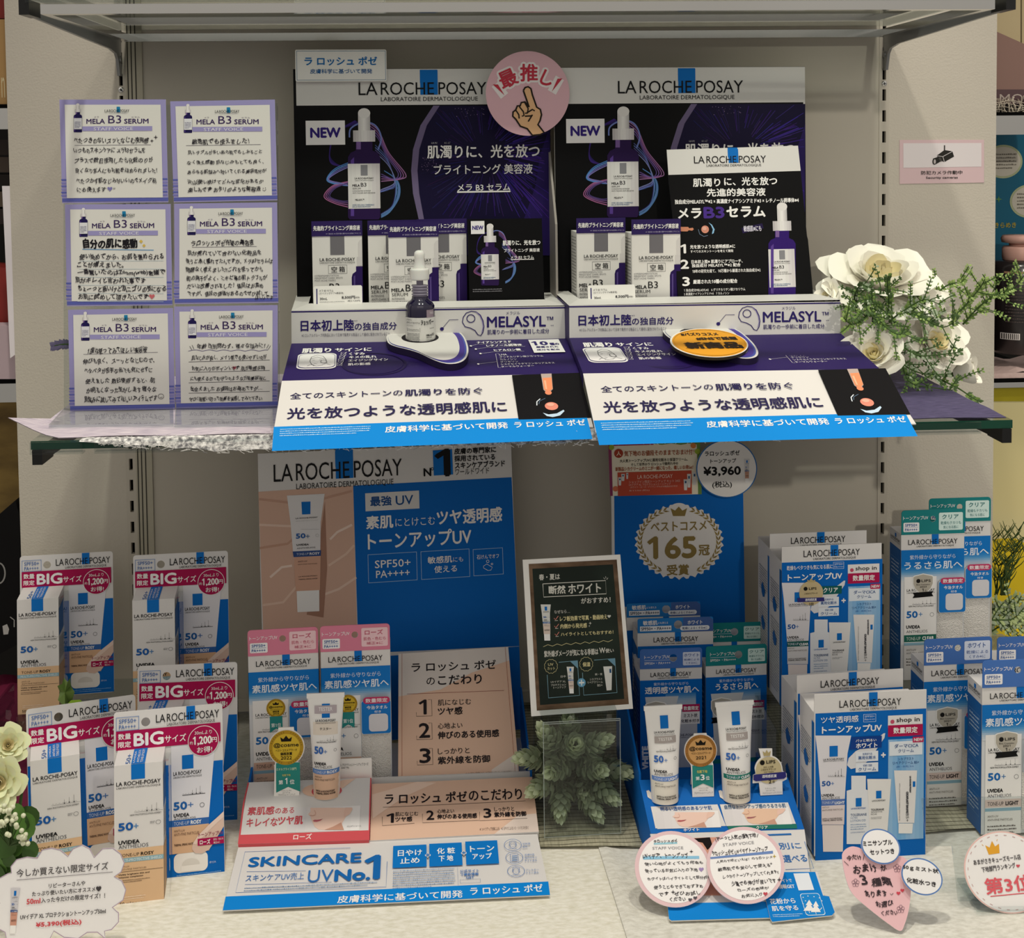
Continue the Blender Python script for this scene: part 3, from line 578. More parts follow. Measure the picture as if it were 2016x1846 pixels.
def serum_display(label, yaw, E, yback, backpx):
    at('px'); U = udir(yaw); P = {}
    for k, (a, b_, Y) in E.items(): P[k] = (on_y(*a, Y), None); P[k] = (P[k][0], side_pt(P[k][0], U, *b_))
    o = P['flap'][0]
    r = thing('serum_display', label, 'display', o, U)
    def face(a, c): return Face.by(P[a][0], P[a][1]-P[a][0], P[c][0]-P[a][0])
    faces = dict(flap=face('flap', 'fold'), slope=face('fold', 'tb'), tray=face('tb', 'tt'))
    bo = on_y(*backpx[0], yback); faces['board'] = Face(bo, U, 1.5)
    rects = {}
    for k, (a, c) in dict(flap=('flap', 'fold'), slope=('fold', 'tb'), tray=('tb', 'tt')).items():
        w = ((P[a][1]-P[a][0]).length+(P[c][1]-P[c][0]).length)/2; rects[k] = (0, 0, w, (P[c][0]-P[a][0]).length)
    at('px'); fb = faces['board']; q = [fb.uv(*p) for p in backpx]; rects['board'] = (q[0][0], 0, q[1][0], q[2][1])
    if not SRC: SRC.update({k: (faces[k], rects[k]) for k in faces})
    def A(k): return Map(faces[k], SRC[k][0], SRC[k][1], rects[k]) if SRC[k][0] is not faces[k] else faces[k]
    B = UP.cross(U)
    # back board
    m = MB(); at('px'); u0, v0, u1, v1 = rects['board']
    m.slab(fb, [(u0, v0-.02), (u1+.003, v0-.02), (u1+.003, v1), (u0, v1)], .0035, 'board_black', 'board_core')
    at('c2'); board_art(m, A('board')); m.build('backboard', r)
    # side flanges
    for s, uu in (((1, u1+.0005),) if SRC['board'][0] is fb else ()):
        m = MB(); a = fb.p3(uu, v0-.02); d = -B*.045; h = fb.V*(v1-v0-.075)
        m.hexa([a+d, a+d+U*.0025, a+U*.0025, a, a+d+h*.55, a+d+U*.0025+h*.55, a+U*.0025+h, a+h], 'board_purple' if s == 0 else '9a948f'); m.build('side_flange', r)
    # tray
    tl, tr = P['tt']; m = MB(); f = faces['tray']; w = rects['tray'][2]; h = rects['tray'][3]
    at('d1'); fr = A('tray'); m.uvrect(f, (0, 0, w, h), 'board_white', 0); m.uvrect(f, (0, h-.0022, w, h-.0008), PU, 1); tray_art(m, fr)
    lip = B*.034+UP*.003; e = .0165
    TL, TR = tl, tr; a, b_ = TL+lip+U*e, TR+lip-U*e; back = B*.115
    m.add([TL, TR, b_, a], [(0, 1, 2, 3)], 'board_white'); m.add([TL, a, TL+back+U*e+UP*.003, TL+back+UP*.003], [(0, 1, 2, 3)], 'board_white'); m.add([TR, TR+back+UP*.003, TR+back-U*e+UP*.003, b_], [(0, 1, 2, 3)], 'board_white')
    dn = UP*(-.05)
    m.add([a, b_, b_+dn, a+dn, TL+back+U*e, TL+back+U*e+dn, TR+back-U*e, TR+back-U*e+dn], [(0, 3, 2, 1), (0, 4, 5, 3), (1, 2, 7, 6), (3, 5, 7, 2)], 'board_black')
    z = UP*(-(P['tb'][0].z-ZG-.004)); bl, br = P['tb']
    m.add([TL, TL+back, bl+back+z, bl+z, bl], [(0, 1, 2, 3, 4)], 'board_purple'); m.add([TR, br, br+z, br+back+z, TR+back], [(0, 1, 2, 3, 4)], 'board_purple')
    m.build('tray', r)
    # slope and flap
    m = MB(); f = faces['slope']; q = [f.o, P['fold'][1], P['tb'][1], P['tb'][0]]; m.add(q+[p-f.N*.0015 for p in q], [(0, 1, 2, 3), (7, 6, 5, 4), (0, 4, 5, 1), (0, 3, 7, 4), (1, 5, 6, 2)], 'board_purple')
    at('d1'); slope_art(m, A('slope'))
    for s in (0, 1):
        a, c = P['fold'][s], P['tb'][s]; m.add([a, c, V3((c.x, c.y, ZG+.004)), V3((a.x, a.y, ZG+.004))], [(0, 1, 2, 3) if s else (3, 2, 1, 0)], 'board_purple')
    m.build('sloped_panel', r)
    m = MB(); f = faces['flap']; q = [f.o, P['flap'][1], P['fold'][1], P['fold'][0]]; m.add(q+[p-f.N*.0012 for p in q], [(0, 1, 2, 3), (7, 6, 5, 4), (0, 4, 5, 1), (0, 3, 7, 4), (1, 5, 6, 2)], 'board_white')
    at('d1'); flap_art(m, A('flap')); m.build('front_flap', r)
    # raised tester holder
    f = A('slope'); up = Face.by(f.o+f.N*.007, f.U, f.V); hold = Map(up, SRC['slope'][0], SRC['slope'][1], rects['slope'])
    at('d1'); kp = smooth_closed(KID); m = MB(); cu = [hold.uv(*p) for p in kp]
    m.slab(up, cu, .007, 'board_white', '2a2242')
    c = hold.uv(985, 330); sc = lambda k, dx, dy: [(c[0]+(u-c[0])*k+dx, c[1]+(v-c[1])*k+dy) for u, v in cu]
    m.uvpoly(up, sc(.955, .0, 0), '4c56a8', 1); m.uvpoly(up, sc(.925, -.0006, .0004), '4a3a92', 2); m.uvpoly(up, sc(.87, -.0035, .002), 'board_white', 3)
    h0 = hold.uv(938, 300); m.uvpoly(up, [(h0[0]+.0195*math.cos(.1571*i), h0[1]+.0195*math.sin(.1571*i)) for i in range(40)], '141018', 4)
    m.build('tester_holder', r)
    return r, faces, up, hold, U
E1 = dict(flap=((536.5, 863), (1168, 840), -.371), fold=((555, 749.5), (1141, 734.5), -.293), tb=((574, 676), (1114, 666), -.167), tt=((574, 611), (1112.6, 601), -.165))
E2 = dict(flap=((1173, 851), (1803.5, 834), -.374), fold=((1148, 735), (1732, 726), -.300), tb=((1121, 665), (1655, 656), -.178), tt=((1119.6, 601), (1653.6, 590), -.176))
D1, F1, UP1, HO1, U1 = serum_display('purple serum display on the left of the middle shelf, dropper bottle on its holder', 3.7, E1, -.062, ((585, 585), (1082.5, 580), (582.5, 136)))
D2, F2, UP2, HO2, U2 = serum_display('purple serum display on the right of the middle shelf, orange oval sign on its holder', 3.35, E2, -.066, ((1096, 580), (1583, 575), (1093, 133)))
# ---- cartons in the trays
def grain(): pass
mat('carton_white', 'eceae6', .45, 0, .35)
CW_, CH_ = .054, .092
def serum_carton(o, U, label):
    r = thing('serum_carton', label, 'box', o, U, 'empty serum cartons in the purple displays')
    k = CW_/100; m = MB(); f = m.obx(o, U, CW_, .040, CH_, 'carton_white'); t = Flat(f.o, f.U, f.V, k, (0, CH_/k))
    m.rect(t, 36, 0, 64.5, 40, '77757a', 1); blogo(m, t, 14.7, 46, 85, 52.5)
    m.frame(t, 31.5, 60.5, 69, 78, '555555', .6, 1); m.T(t, '空', 37.5, 63.5, 49, 75, INKB, .01, 2); m.T(t, '箱', 53, 63.5, 64.5, 75, INKB, .01, 2)
    for i, s in enumerate(('HYPERPIGMENTATION', 'PERSISTENT DARK SPOTS', 'POST-ACNE MARKS')): m.T(t, s, 4, 80+i*4.8, (52, 60, 46)[i], 83.4+i*4.8, '77757a', 0, 2)
    m.T(t, 'MELA', 4.5, 105, 30, 112, INKB, .04, 2); m.T(t, 'B3', 33, 97.5, 53, 111.5, INKB, 0, 2, 3); m.T(t, 'SERUM', 5, 114.5, 37, 121, INKB, 0, 2)
    for i, (s, x) in enumerate((('INTENSIVE', 31), ('ANTI-DARK SPOTS', 54), ('CONCENTRATE', 45), ('ANTI-RECURRENCE', 54))): m.T(t, s, 5, 124+i*7, x, 128.4+i*7, '55535a', 0, 2)
    P = [(100, 64), (87, 64), (87, 74), (80, 79), (78, 86), (78, 160), (100, 160)]; m.poly(t, P, '2c1a58', 1); m.poly(t, [(82, 84), (85, 82), (85, 158), (82, 158)], '5c4a8c', 2)
    m.poly(t, [(100, 45), (89, 45), (89, 63), (100, 63)], 'd6d3d2', 1); m.poly(t, [(100, 9), (96, 10), (92, 16), (92, 45), (100, 45)], 'dcd9d7', 1)
    sf = Flat(f.o-f.N*.040, f.N, f.V, k, (0, CH_/k)); m.fine(sf, 8, 8, 66, 150, 22, '8c8a88', 1, .4)
    m.build('carton', r)
    m = MB(); hf = Face(f.o+f.V*CH_+f.N*.0006-f.N*.0, f.U); m.slab(hf, [(-.0004, -.001), (CW_+.0004, -.001), (CW_+.0004, .0155), (-.0004, .0155)], .0006, 'purple_print')
    t = Flat(hf.o, hf.U, hf.V, k, (0, 0)); m.T(t, '先進的ブライトニング美容液', 3, -19.5, 96, -9.5, PW, .03, 2); m.T(t, '※1 当社比 ※2 肌を整え健やかな状態にすること', 28, -4.6, 98, -1.6, 'c9c2dc', 0, 2)
    m.build('header_card', r)
    return r
def row_pt(D, E, U, back, x, y):      # a point seen at (x, y) on the upright plane `back` metres behind the tray front
    f = Face(E['tt_p']+UP.cross(U)*back, U); return f.w(x, y)
at('px'); E1['tt_p'] = on_y(574, 611, -.165); E2['tt_p'] = on_y(1119.6, 601, -.176)
at('c8')
dz = V3((0, 0, -CH_))
ser = serum_carton(row_pt(D1, E1, U1, .048, 195, 229)+dz, U1, 'leftmost serum carton in the left purple display, price tag in front of it')
dup(ser, row_pt(D1, E1, U1, .061, 592, 222)+dz, U1, 'serum carton half hidden behind the one with the dropper bottle, second from the left')
dup(ser, row_pt(D1, E1, U1, .036, 737, 236)+dz, U1, 'foremost serum carton in the left purple display, straight behind the dropper bottle')
dup(ser, row_pt(D1, E1, U1, .056, 943, 213)+dz, U1, 'serum carton beside the small black card showing a bottle')
at('d3')
dup(ser, row_pt(D2, E2, U2, .062, 132, 662)+dz, U2, 'left serum carton in the right purple display, behind the price tag')
dup(ser, row_pt(D2, E2, U2, .044, 537, 672)+dz, U2, 'serum carton against the tall black board in the right purple display')
# ---- price tags in the trays
def price_tag(o, U, k, label):
    m = MB(); f = Face(o, U, 8); t = Flat(f.o, f.U, f.V, k, (0, 130))
    m.slab(f, rrpts((0, 0, 333*k, 130*k), .1), .001, 'card_white'); m.rect(t, 18, 18, 26, 125, '3b3470', 1)
    m.T(t, 'メラ B3 セラム', 38, 25, 135, 40, '333338', 0, 2); m.T(t, '(エイジングケア※美容液)', 38, 44, 205, 60, '333338', 0, 2); m.T(t, '30mL', 42, 80, 94, 96, '333338', .02, 2)
    m.T(t, '8,500円', 192, 72, 282, 93, '333338', .03, 2); m.T(t, '(税抜)', 284, 78, 316, 92, '333338', 0, 2); m.T(t, '(税込 9,350円)', 232, 100, 318, 114, '333338', 0, 2); m.fine(t, 40, 106, 215, 114, 1, '66666a')
    return single(m, 'price_tag', label, 'price tag', o, 'serum price tags')
at('c8'); kk = .0520/333
price_tag(row_pt(D1, E1, U1, .030, 208, 722), U1, kk, 'small white price tag at the left carton of the left purple display')
at('d3'); price_tag(row_pt(D2, E2, U2, .030, 217, 1190), U2, kk*1.0, 'small white price tag at the left carton of the right purple display')
# ---- small black card in the left tray
at('c8'); p = row_pt(D1, E1, U1, .040, 1300, 700); f = Face(p, U1, 6); m = MB()
q = [f.uv(1312, 702), f.uv(1842, 690), f.uv(1824, 106), f.uv(1297, 113)]; m.slab(f, q, .0015, 'board_black')
view(VIEWS['c8'][0]+1187/3.6, VIEWS['c8'][1]+(113+(-447+40)*.585)/3.6, 3.6/.592)
swirl(m, f); picture_bottle(m, f, 455, 1195, 740, True, '2b1748', 4)
at('c8'); m.rect(f, 1320, 127, 1418, 217, 'f0eeee', 5); m.T(f, 'NEW', 1332, 160, 1408, 187, '35247c', .05, 6)
m.T(f, '肌濁りに、光を放つ', 1547, 262, 1812, 297, PW, .03, 5); m.T(f, 'ブライトニング 美容液', 1555, 320, 1808, 346, PW, .02, 5); m.T(f, 'メラ B3 セラム', 1602, 372, 1766, 393, PW, .015, 5); m.rect(f, 1604, 397, 1768, 399, PW, 5)
m.fine(f, 1335, 602, 1548, 630, 2, '8a8890', 2)
single(m, 'display_card', 'small black card with a printed dropper bottle in the left purple display', 'card', p)
# ---- tall black board in the right tray
at('d3'); p = row_pt(D2, E2, U2, .040, 880, 1150); f = Face(p, U2, 7); m = MB()
q = [f.uv(878, 1152), f.uv(1872, 1135), f.uv(1832, 715), f.uv(1825, 690), f.uv(1778, 210), f.uv(1758, 25), f.uv(793, 55), f.uv(806, 240), f.uv(838, 560)]
m.slab(f, q, .002, 'board_black')
m.poly(f, [(793, 55), (1758, 25), (1778, 210), (806, 240)], 'board_white', 1); logo(m, f, 993, 100, 1522, 152, L=3); m.rect(f, 1240, 40, 1315, 110, BLUE, 2)
T = lambda t, *a, **k: m.T(f, t, *a, **k)
T('肌濁り', 987, 266, 1185, 326, PW, .03, 2, 3); T('に、光を放つ', 1216, 256, 1603, 316, PW, .03, 2, 3); T('先進的美容液', 1088, 338, 1518, 396, PW, .03, 2, 3)
T('独自成分MELASYL™※2 × 高濃度ナイアシンアミド※3 × レチノール誘導体※4', 853, 415, 1762, 448, PW, .03, 2)
T('メラ', 878, 487, 1045, 558, PW, .05, 2, 3); T('B3', 1067, 478, 1213, 555, '4a2f8c', .06, 2, 3); T('セラム', 1234, 472, 1515, 548, PW, .05, 2, 3)
m.poly(f, [(885, 622), (950, 622), (958, 632), (985, 628), (992, 640), (980, 650), (955, 646), (945, 655), (885, 655)], 'd08a6c', 2); m.ell(f, 1075, 640, 28, 28, 'd7917b', 2); m.ell(f, 1070, 634, 16, 14, 'e6b09c', 3)
m.poly(f, [(1100, 590), (1125, 605), (1145, 640), (1138, 668), (1125, 675), (1132, 640), (1118, 610)], '8fc0e6', 2); m.line(f, [(1025, 640), (1035, 675), (1065, 692), (1095, 685)], '6d7f96', 4, 2)
m.poly(f, [(1343, 630), (1495, 595), (1505, 632), (1352, 670)], '241a44', 1); T('敏感肌※にも', 1358, 612, 1488, 655, 'd6d2e0', .02, 2)
picture_bottle(m, f, 1640, 1132, 690, True, '32186c', 2)
for n_, y, a in (('1', 752, 1), ('2', 865, 1), ('3', 992, 1)): T(n_, (893, 897, 910)[('1', '2', '3').index(n_)], y, (932, 953, 960)[('1', '2', '3').index(n_)], y+62, PW, .05, 2, 3)
for t, x, y, x1, h, bb in (('光を放つような透明感肌※に', 965, 752, 1295, 28, .03), ('すべてのスキントーンを考えて開発', 968, 790, 1282, 20, .02), ('日本初上陸※ 肌濁りにアプローチ、', 975, 862, 1350, 26, .03), ('独自成分 MELASYL™※2 配合', 978, 890, 1335, 26, .03), ('18年の研究を経て、10万種から厳選された独自成分※2', 982, 930, 1482, 26, .015), ('厳選された10種の成分配合', 988, 1007, 1312, 30, .03),
        ('1 独自成分MELASYL※2　6 グリチルリチン酸ジカリウム', 920, 1072, 1370, 22, .01), ('2 高濃度ナイアシンアミド※3　7 カルノシン', 920, 1102, 1252, 20, .01), ('3 レチノール誘導体※4　8 グリセリン', 920, 1128, 1252, 18, .01)):
    T(t, x, y, x1, y+h, PW, bb, 2)
single(m, 'display_board', 'tall black board with a numbered list in the right purple display', 'sign board', p)
# ---- dropper bottle
mat('violet_glass', '10072f', .06, 0, .6, coat=.6); mat('frosted_neck', '8d8798', .3, 0, .5); mat('dropper_white', 'e9e7e2', .4, 0, .4, sub=.1); mat('label_paper', 'dcdbd6', .5)
at('d1'); ho = HO1.w(941, 300); o = ho-V3((0, 0, .007)); s = .1008/719*.985
r = thing('dropper_bottle', 'violet glass dropper bottle standing in the white tester holder', 'bottle', o, U1)
R0 = .0155; hz = lambda y: (1048-y)*s
m = MB(); m.lathe(o, [(0, 0), (R0-.001, 0), (R0, .0012), (R0, hz(775)), (R0*.97, hz(745)), (R0*.85, hz(722)), (.0098, hz(703)), (.0085, hz(690)), (.0085, hz(675))], 'violet_glass', 40); m.build('glass_body', r)
m = MB(); pr = [(.0085, hz(682))]
for i in range(4): y = 676-i*22; pr += [(.0077, hz(y)), (.0077, hz(y-9)), (.0088, hz(y-12)), (.0088, hz(y-18))]
m.lathe(o, pr+[(.007, hz(588)), (.0, hz(587))], 'frosted_neck', 32); m.lathe(o, [(.0036, hz(600)), (.0036, hz(553))], 'frosted_neck', 20); m.build('screw_neck', r)
m = MB(); m.lathe(o, [(0, hz(551)), (.0094, hz(551)), (.0099, hz(546))]+[(.0099+(.00022 if i % 2 else 0), hz(543-i*9)) for i in range(8)]+[(.0099, hz(470)), (.0094, hz(464)), (.0, hz(463))], 'dropper_white', 36)
m.lathe(o, [(.0064, hz(464)), (.006, hz(445)), (.0052, hz(415)), (.0054, hz(385)), (.0056, hz(362)), (.0052, hz(343)), (.0038, hz(331)), (.0018, hz(326)), (0, hz(325))], 'dropper_white', 28); m.build('dropper_cap', r)
m = MB(); U = CR.copy(); U.z = 0; U.normalize(); R1 = R0+.00025; m.lathe(o, [(R1, .003), (R1, hz(828))], 'label_paper', 40)
t = Bent(o, U, UP, s, (963, 1048), lambda v: R1, lambda v: R1)
m.rect(t, 1018, 770, 1066, 828, '9a8a94', 1, 4); m.T(t, 'TES', 1040, 786, 1066, 802, 'd8d0d4', .03, 2)
m.T(t, 'メラ B3 セラム', 864, 836, 905, 850, '333338', 0, 2); m.T(t, '(ポゼ メラ B3 セラム)', 864, 858, 968, 874, '333338', .01, 2); m.T(t, '(エイジングケア)', 864, 882, 915, 894, '333338', 0, 2); m.frame(t, 866, 906, 968, 934, '444448', 1.5, 1); m.fine(t, 870, 910, 960, 930, 2, '66666a'); m.fine(t, 866, 942, 966, 1030, 8, '55555a')
m.line(t, [(978, 850), (990, 846), (984, 868)], INKB, 3, 2); m.T(t, 'ショッパー', 976, 842, 1066, 884, INKB, .02, 2); m.T(t, 'LA ROCHE', 1040, 906, 1068, 914, '444448', 0, 2); m.T(t, 'MELA', 1015, 955, 1052, 968, INKB, .05, 2); m.T(t, 'B3', 1054, 948, 1069, 968, INKB, 0, 2); m.T(t, 'SERUM', 1015, 974, 1052, 984, '333338', 0, 2)
m.fine(t, 1015, 992, 1060, 1030, 4, '66666a'); m.build('paper_label', r)
# ---- orange oval sign
at('d2'); f = Face.by(F2['slope'].o+F2['slope'].N*.0115, F2['slope'].U, F2['slope'].V); m = MB()
def ellpts(f, cx, cy, rx, ry, rot=0, n=56):
    a = math.radians(rot); return [f.uv(cx+rx*math.cos(6.2832*i/n)*math.cos(a)-ry*math.sin(6.2832*i/n)*math.sin(a), cy+rx*math.cos(6.2832*i/n)*math.sin(a)+ry*math.sin(6.2832*i/n)*math.cos(a)) for i in range(n)]
m.slab(f, ellpts(f, 829, 322, 216, 78, 4), .003, 'card_white', '3a3226'); m.uvpoly(f, ellpts(f, 831, 322, 207, 75, 4), 'eda52c', 1)
q = ellpts(f, 831, 322, 198, 70, 4); m.add([f.p3(*p, 2*LAY) for p in q]+[f.p3(u*.9965+f.uv(831, 322)[0]*.0035, v*.985+f.uv(831, 322)[1]*.015, 2*LAY) for u, v in q], [(i, (i+1) % 56, (i+1) % 56+56, i+56) for i in range(56)], '3c2c14')
m.T(f, '#バズりコスメ', 672, 268, 875, 284, '2a1c0c', .03, 3); m.T(f, '#SNSで話題', 757, 291, 980, 308, '2a1c0c', .04, 3); m.T(f, '新商品', 702, 320, 1000, 354, '2a1c0c', .06, 3); m.line(f, [(700, 356), (1003, 352)], '2a1c0c', 3, 3)
single(m, 'oval_sign', 'orange oval new-product sign lying on the right tester holder', 'sign')
# ---- white name card and round pink sign on the header of the left display
at('c2'); f = Face(F1['board'].o+F1['board'].N*.006, U1, 1.5); m = MB(); u0, v0, u1, v1 = f.box(70, 60, 677, 268); m.slab(f, rrpts((u0, v0, u1, v1), .05), .001, 'card_white')
m.frame(f, 79, 68, 671, 260, '3f6f96', 2.5, 1); m.T(f, 'ラ ロッシュ ポゼ', 134, 107, 612, 163, '1a6fb4', .03, 2, 3); m.T(f, '皮膚科学に基づいて開発', 170, 187, 580, 218, '1f5f9c', .015, 2)
single(m, 'name_card', 'white card with blue lettering at the top left of the left display', 'card')
f = Face(F1['board'].o+F1['board'].N*.030, U1, 1.5); m = MB(); c = f.uv(1610, 349); rr_ = abs(f.uv(1886, 349)[0]-c[0])
m.slab(f, [(c[0]+rr_*math.cos(.0982*i), c[1]+rr_*math.sin(.0982*i)) for i in range(64)], .0012, 'e2b6c0', 'f0e4e4')
WH, RD, SK, OL = 'f0e8e8', 'c2384a', 'e8b98c', '2a211c'
def arc_text(t, x, y, h, a, b):
    vs_, fs, w, hh = text_mesh(t, 3); s = h/hh; ca, sa = math.cos(a), math.sin(a)
    def put(e, col, L, n):
        for k in range(n):
            dx, dy = (e*math.cos(6.2832*k/n), e*math.sin(6.2832*k/n)); h = m.hh(L)
            m.add([f.p3(*f.uv(x+((vx-w/2)*s)*ca+((hh/2-vy)*s)*-sa+dx, y+((vx-w/2)*s)*sa+((hh/2-vy)*s)*ca+dy), h) for vx, vy in vs_], fs, col)
    put(17, WH, 1, 12); put(9, WH, 1, 8); put(3, RD, 3, 6)
arc_text('最', 1478, 250, 110, -.42, 0); arc_text('推', 1617, 212, 112, .0, 0); arc_text('し', 1738, 250, 95, .42, 0)
for x0, y0, x1, y1, x2, y2 in ((1378, 290, 1412, 290, 1456, 362), (1838, 250, 1806, 252, 1768, 338)):
    m.line(f, [((x0+x1)/2, y0-4), (x2, y2+4)], WH, 62, 1); m.poly(f, [(x0, y0), (x1, y1), (x2, y2)], RD, 3)
hand = [(1580, 330), (1592, 310), (1612, 305), (1630, 318), (1640, 360), (1668, 440), (1692, 455), (1700, 490), (1690, 530), (1676, 555), (1716, 606), (1690, 622), (1640, 626), (1605, 582), (1560, 566), (1530, 520), (1510, 500), (1512, 472), (1530, 458), (1540, 432), (1560, 430), (1566, 410), (1590, 405), (1606, 425), (1618, 440)]
m.poly(f, hand, SK, 2); m.line(f, hand[:15]+hand[15:]+[hand[0]], OL, 11, 3)
for pts in ([(1530, 460), (1550, 490), (1552, 515)], [(1552, 435), (1580, 470), (1584, 495), (1570, 500)], [(1588, 408), (1612, 450), (1606, 480), (1590, 480)], [(1600, 480), (1640, 455), (1655, 465)], [(1590, 500), (1625, 498), (1640, 490), (1612, 535)]): m.line(f, pts, OL, 9, 4)
single(m, 'round_sign', 'round pink sign with a pointing hand between the two purple displays', 'sign')

# ================================================================== the two sunscreen displays on the deck
mat('pack_blue', '0966bc', .5, 0, .12); mat('pack_white', 'dcdad9', .5, 0, .2); mat('beige_print', 'e3bfa8', .45, 0, .3); mat('red_print', 'd2545c', .45, 0, .3)
def line_U(a, b, Y):              # direction, on the ground plan, of an edge that is level and starts at depth Y
    A = on_y(*a, Y); B = on_z(*b, A.z); d = B-A; d.z = 0
    return d.normalized()
def sun_tube(m, f, P, col='ecebec', band='3d6fb8', low='dcb9a0', word='ROSY', L=2):   # printed tube; P maps 0..100, 0..250 to the art
    m.poly(f, [P(0, 0), P(100, 0), P(88, 60), P(82, 190), P(82, 205), P(18, 205), P(18, 190), P(8, 60)], col, L)
    m.poly(f, [P(14, 130), P(86, 130), P(82, 205), P(18, 205)], low, L+1); m.poly(f, [P(12, 120), P(87, 120), P(86, 132), P(14, 132)], band, L+2)
    m.poly(f, [P(20, 205), P(80, 205), P(79, 250), P(21, 250)], 'f4f3f2', L+1)
    m.poly(f, [P(38, 15), P(62, 15), P(61, 42), P(39, 42)], BLUE, L+1)
    for t, a, b, y, h, c, w in (('LA ROCHE-POSAY', 22, 80, 47, 5, '2a2a2c', .02), ('LABORATOIRE DERMATOLOGIQUE', 22, 80, 54, 3, '444444', 0), ('50', 22, 46, 82, 11, '1d5ca8', .05), ('UVIDEA', 23, 55, 104, 5, '1c1c1e', .05), ('ANTHELIOS', 23, 72, 111, 5, '55565a', 0), ('ANTI-UV', 25, 50, 140, 4, '66504a', 0), ('ANTI-FINE PARTICLES', 25, 76, 146, 4, '66504a', 0), ('LA ROCHE-POSAY', 26, 76, 172, 4, '3a2a26', .02), ('THERMAL SPRING WATER', 26, 76, 178, 4, '3a2a26', .02)):
        m.T(f, t, *P(a, y), *P(b, y+h), c, w, L+3)
    m.T(f, 'TONE-UP', *P(22, 123), *P(54, 129), 'c9d4e6', 0, L+4); m.T(f, word, *P(57, 123), *P(83, 129), 'f4f4f6', .04, L+4)
    m.T(f, '+', *P(48, 85), *P(58, 93), '4a6c98', 0, L+3)
    arrows(m, f, *P(36, 62), *P(84, 76)); m.ring(f, *P(78, 88), abs(P(4, 0)[0]-P(0, 0)[0]), abs(P(4, 0)[0]-P(0, 0)[0]), '55565a', .8, L+3, 16)
# ---- display with the rose products
at('px'); U3 = udir(.8); o = on_z(438.6, 1791.8, ZD+.004)
E3 = dict(flap=(o, side_pt(o, U3, 1082.8, 1761.4)))
for k, a, b_, Y in (('fold', (470.5, 1662), (1058, 1641.5), -.309), ('top', (489, 1541), (1047.5, 1527.5), -.2335)):
    p = on_y(*a, Y); E3[k] = (p, side_pt(p, U3, *b_))
R3 = thing('sunscreen_display', 'blue and beige sunscreen display with rose packs, on the left of the bottom deck', 'display', o, U3)
fF = Face.by(o, E3['flap'][1]-o, E3['fold'][0]-o); fS = Face.by(E3['fold'][0], E3['fold'][1]-E3['fold'][0], E3['top'][0]-E3['fold'][0])
def plate(m, q, n, t, c, c2):
    m.add(list(q)+[p-n*t for p in q], [(0, 1, 2, 3), (7, 6, 5, 4), (0, 4, 5, 1), (0, 3, 7, 4), (1, 5, 6, 2), (3, 2, 6, 7)], c)
m = MB(); plate(m, [o, E3['flap'][1], E3['fold'][1], E3['fold'][0]], fF.N, .0012, 'pack_white', 'board_core')
at('e2'); T = lambda t, *a, **k: m.T(fF, t, *a, **k)
m.poly(fF, [(55, 865), (1965, 775), (1955, 697), (72, 785)], '0c86dc', 1)
T('皮膚科学に基づいて開発', 725, 765, 1455, 808, 'f2f2f2', .015, L=2); T('ラ ロッシュ ポゼ', 1500, 722, 1922, 768, 'f2f2f2', .02, L=2)
for q in (([(800, 500), (185, 524), (130, 762), (1008, 728), (1015, 580)]), [(195, 640), (540, 634)], [(185, 715), (690, 700)]): m.line(fF, q, '2a6cb4', 2.5, 1)
T('SKINCARE', 210, 545, 862, 598, '1668b4', .05, L=2, res=3); T('UV', 552, 630, 700, 700, '2a6cb4', -.0, L=2, res=3); T('No.', 712, 628, 912, 690, '1668b4', .06, L=2, res=3); T('1', 885, 548, 968, 680, '1668b4', .04, L=2, res=3)
T('スキンケアUV売上', 190, 652, 530, 692, '2a6cb4', 0, L=2); m.fine(fF, 180, 712, 975, 740, 2, '6f8fb8', 2, .4)
for x0, x1, y0, y1, a, b_ in ((1050, 1245, 490, 610, '日やけ', '止め'), (1260, 1455, 478, 602, '化 粧', '下 地'), (1470, 1668, 465, 592, 'トーン', 'アップ')):
    m.rect(fF, x0, y0, x1, y1, '0c78cc', 1); c = (x0+x1)/2; w = 70 if a != '化 粧' else 52
    T(a, c-w, y0+24, c+w, y0+58, 'f4f4f4', .02, L=2); T(b_, c-w*.8, y0+68, c+w*.8, y0+102, 'f4f4f4', .02, L=2)
for x, y in ((1252, 546), (1462, 533)): m.rect(fF, x-16, y-4, x+16, y+4, 'f2f2f2', 3); m.rect(fF, x-5, y-13, x+5, y+13, 'f2f2f2', 3); m.rect(fF, x-12, y-2, x+12, y+2, '1668b4', 4); m.rect(fF, x-3, y-10, x+3, y+10, '1668b4', 4)
m.fine(fF, 1048, 622, 1415, 735, 8, '7f9cc4', 2, .4); m.rect(fF, 1426, 612, 1429, 718, '5f84b8', 1)
T('公式サイト', 1440, 628, 1550, 645, '2a6cb4', .02, L=2); T('で最新情報', 1442, 648, 1548, 664, '2a6cb4', .02, L=2); T('GET', 1475, 668, 1522, 681, '2a6cb4', .03, L=2); m.frame(fF, 1440, 686, 1560, 702, '6f8fb8', 1.5, 2)
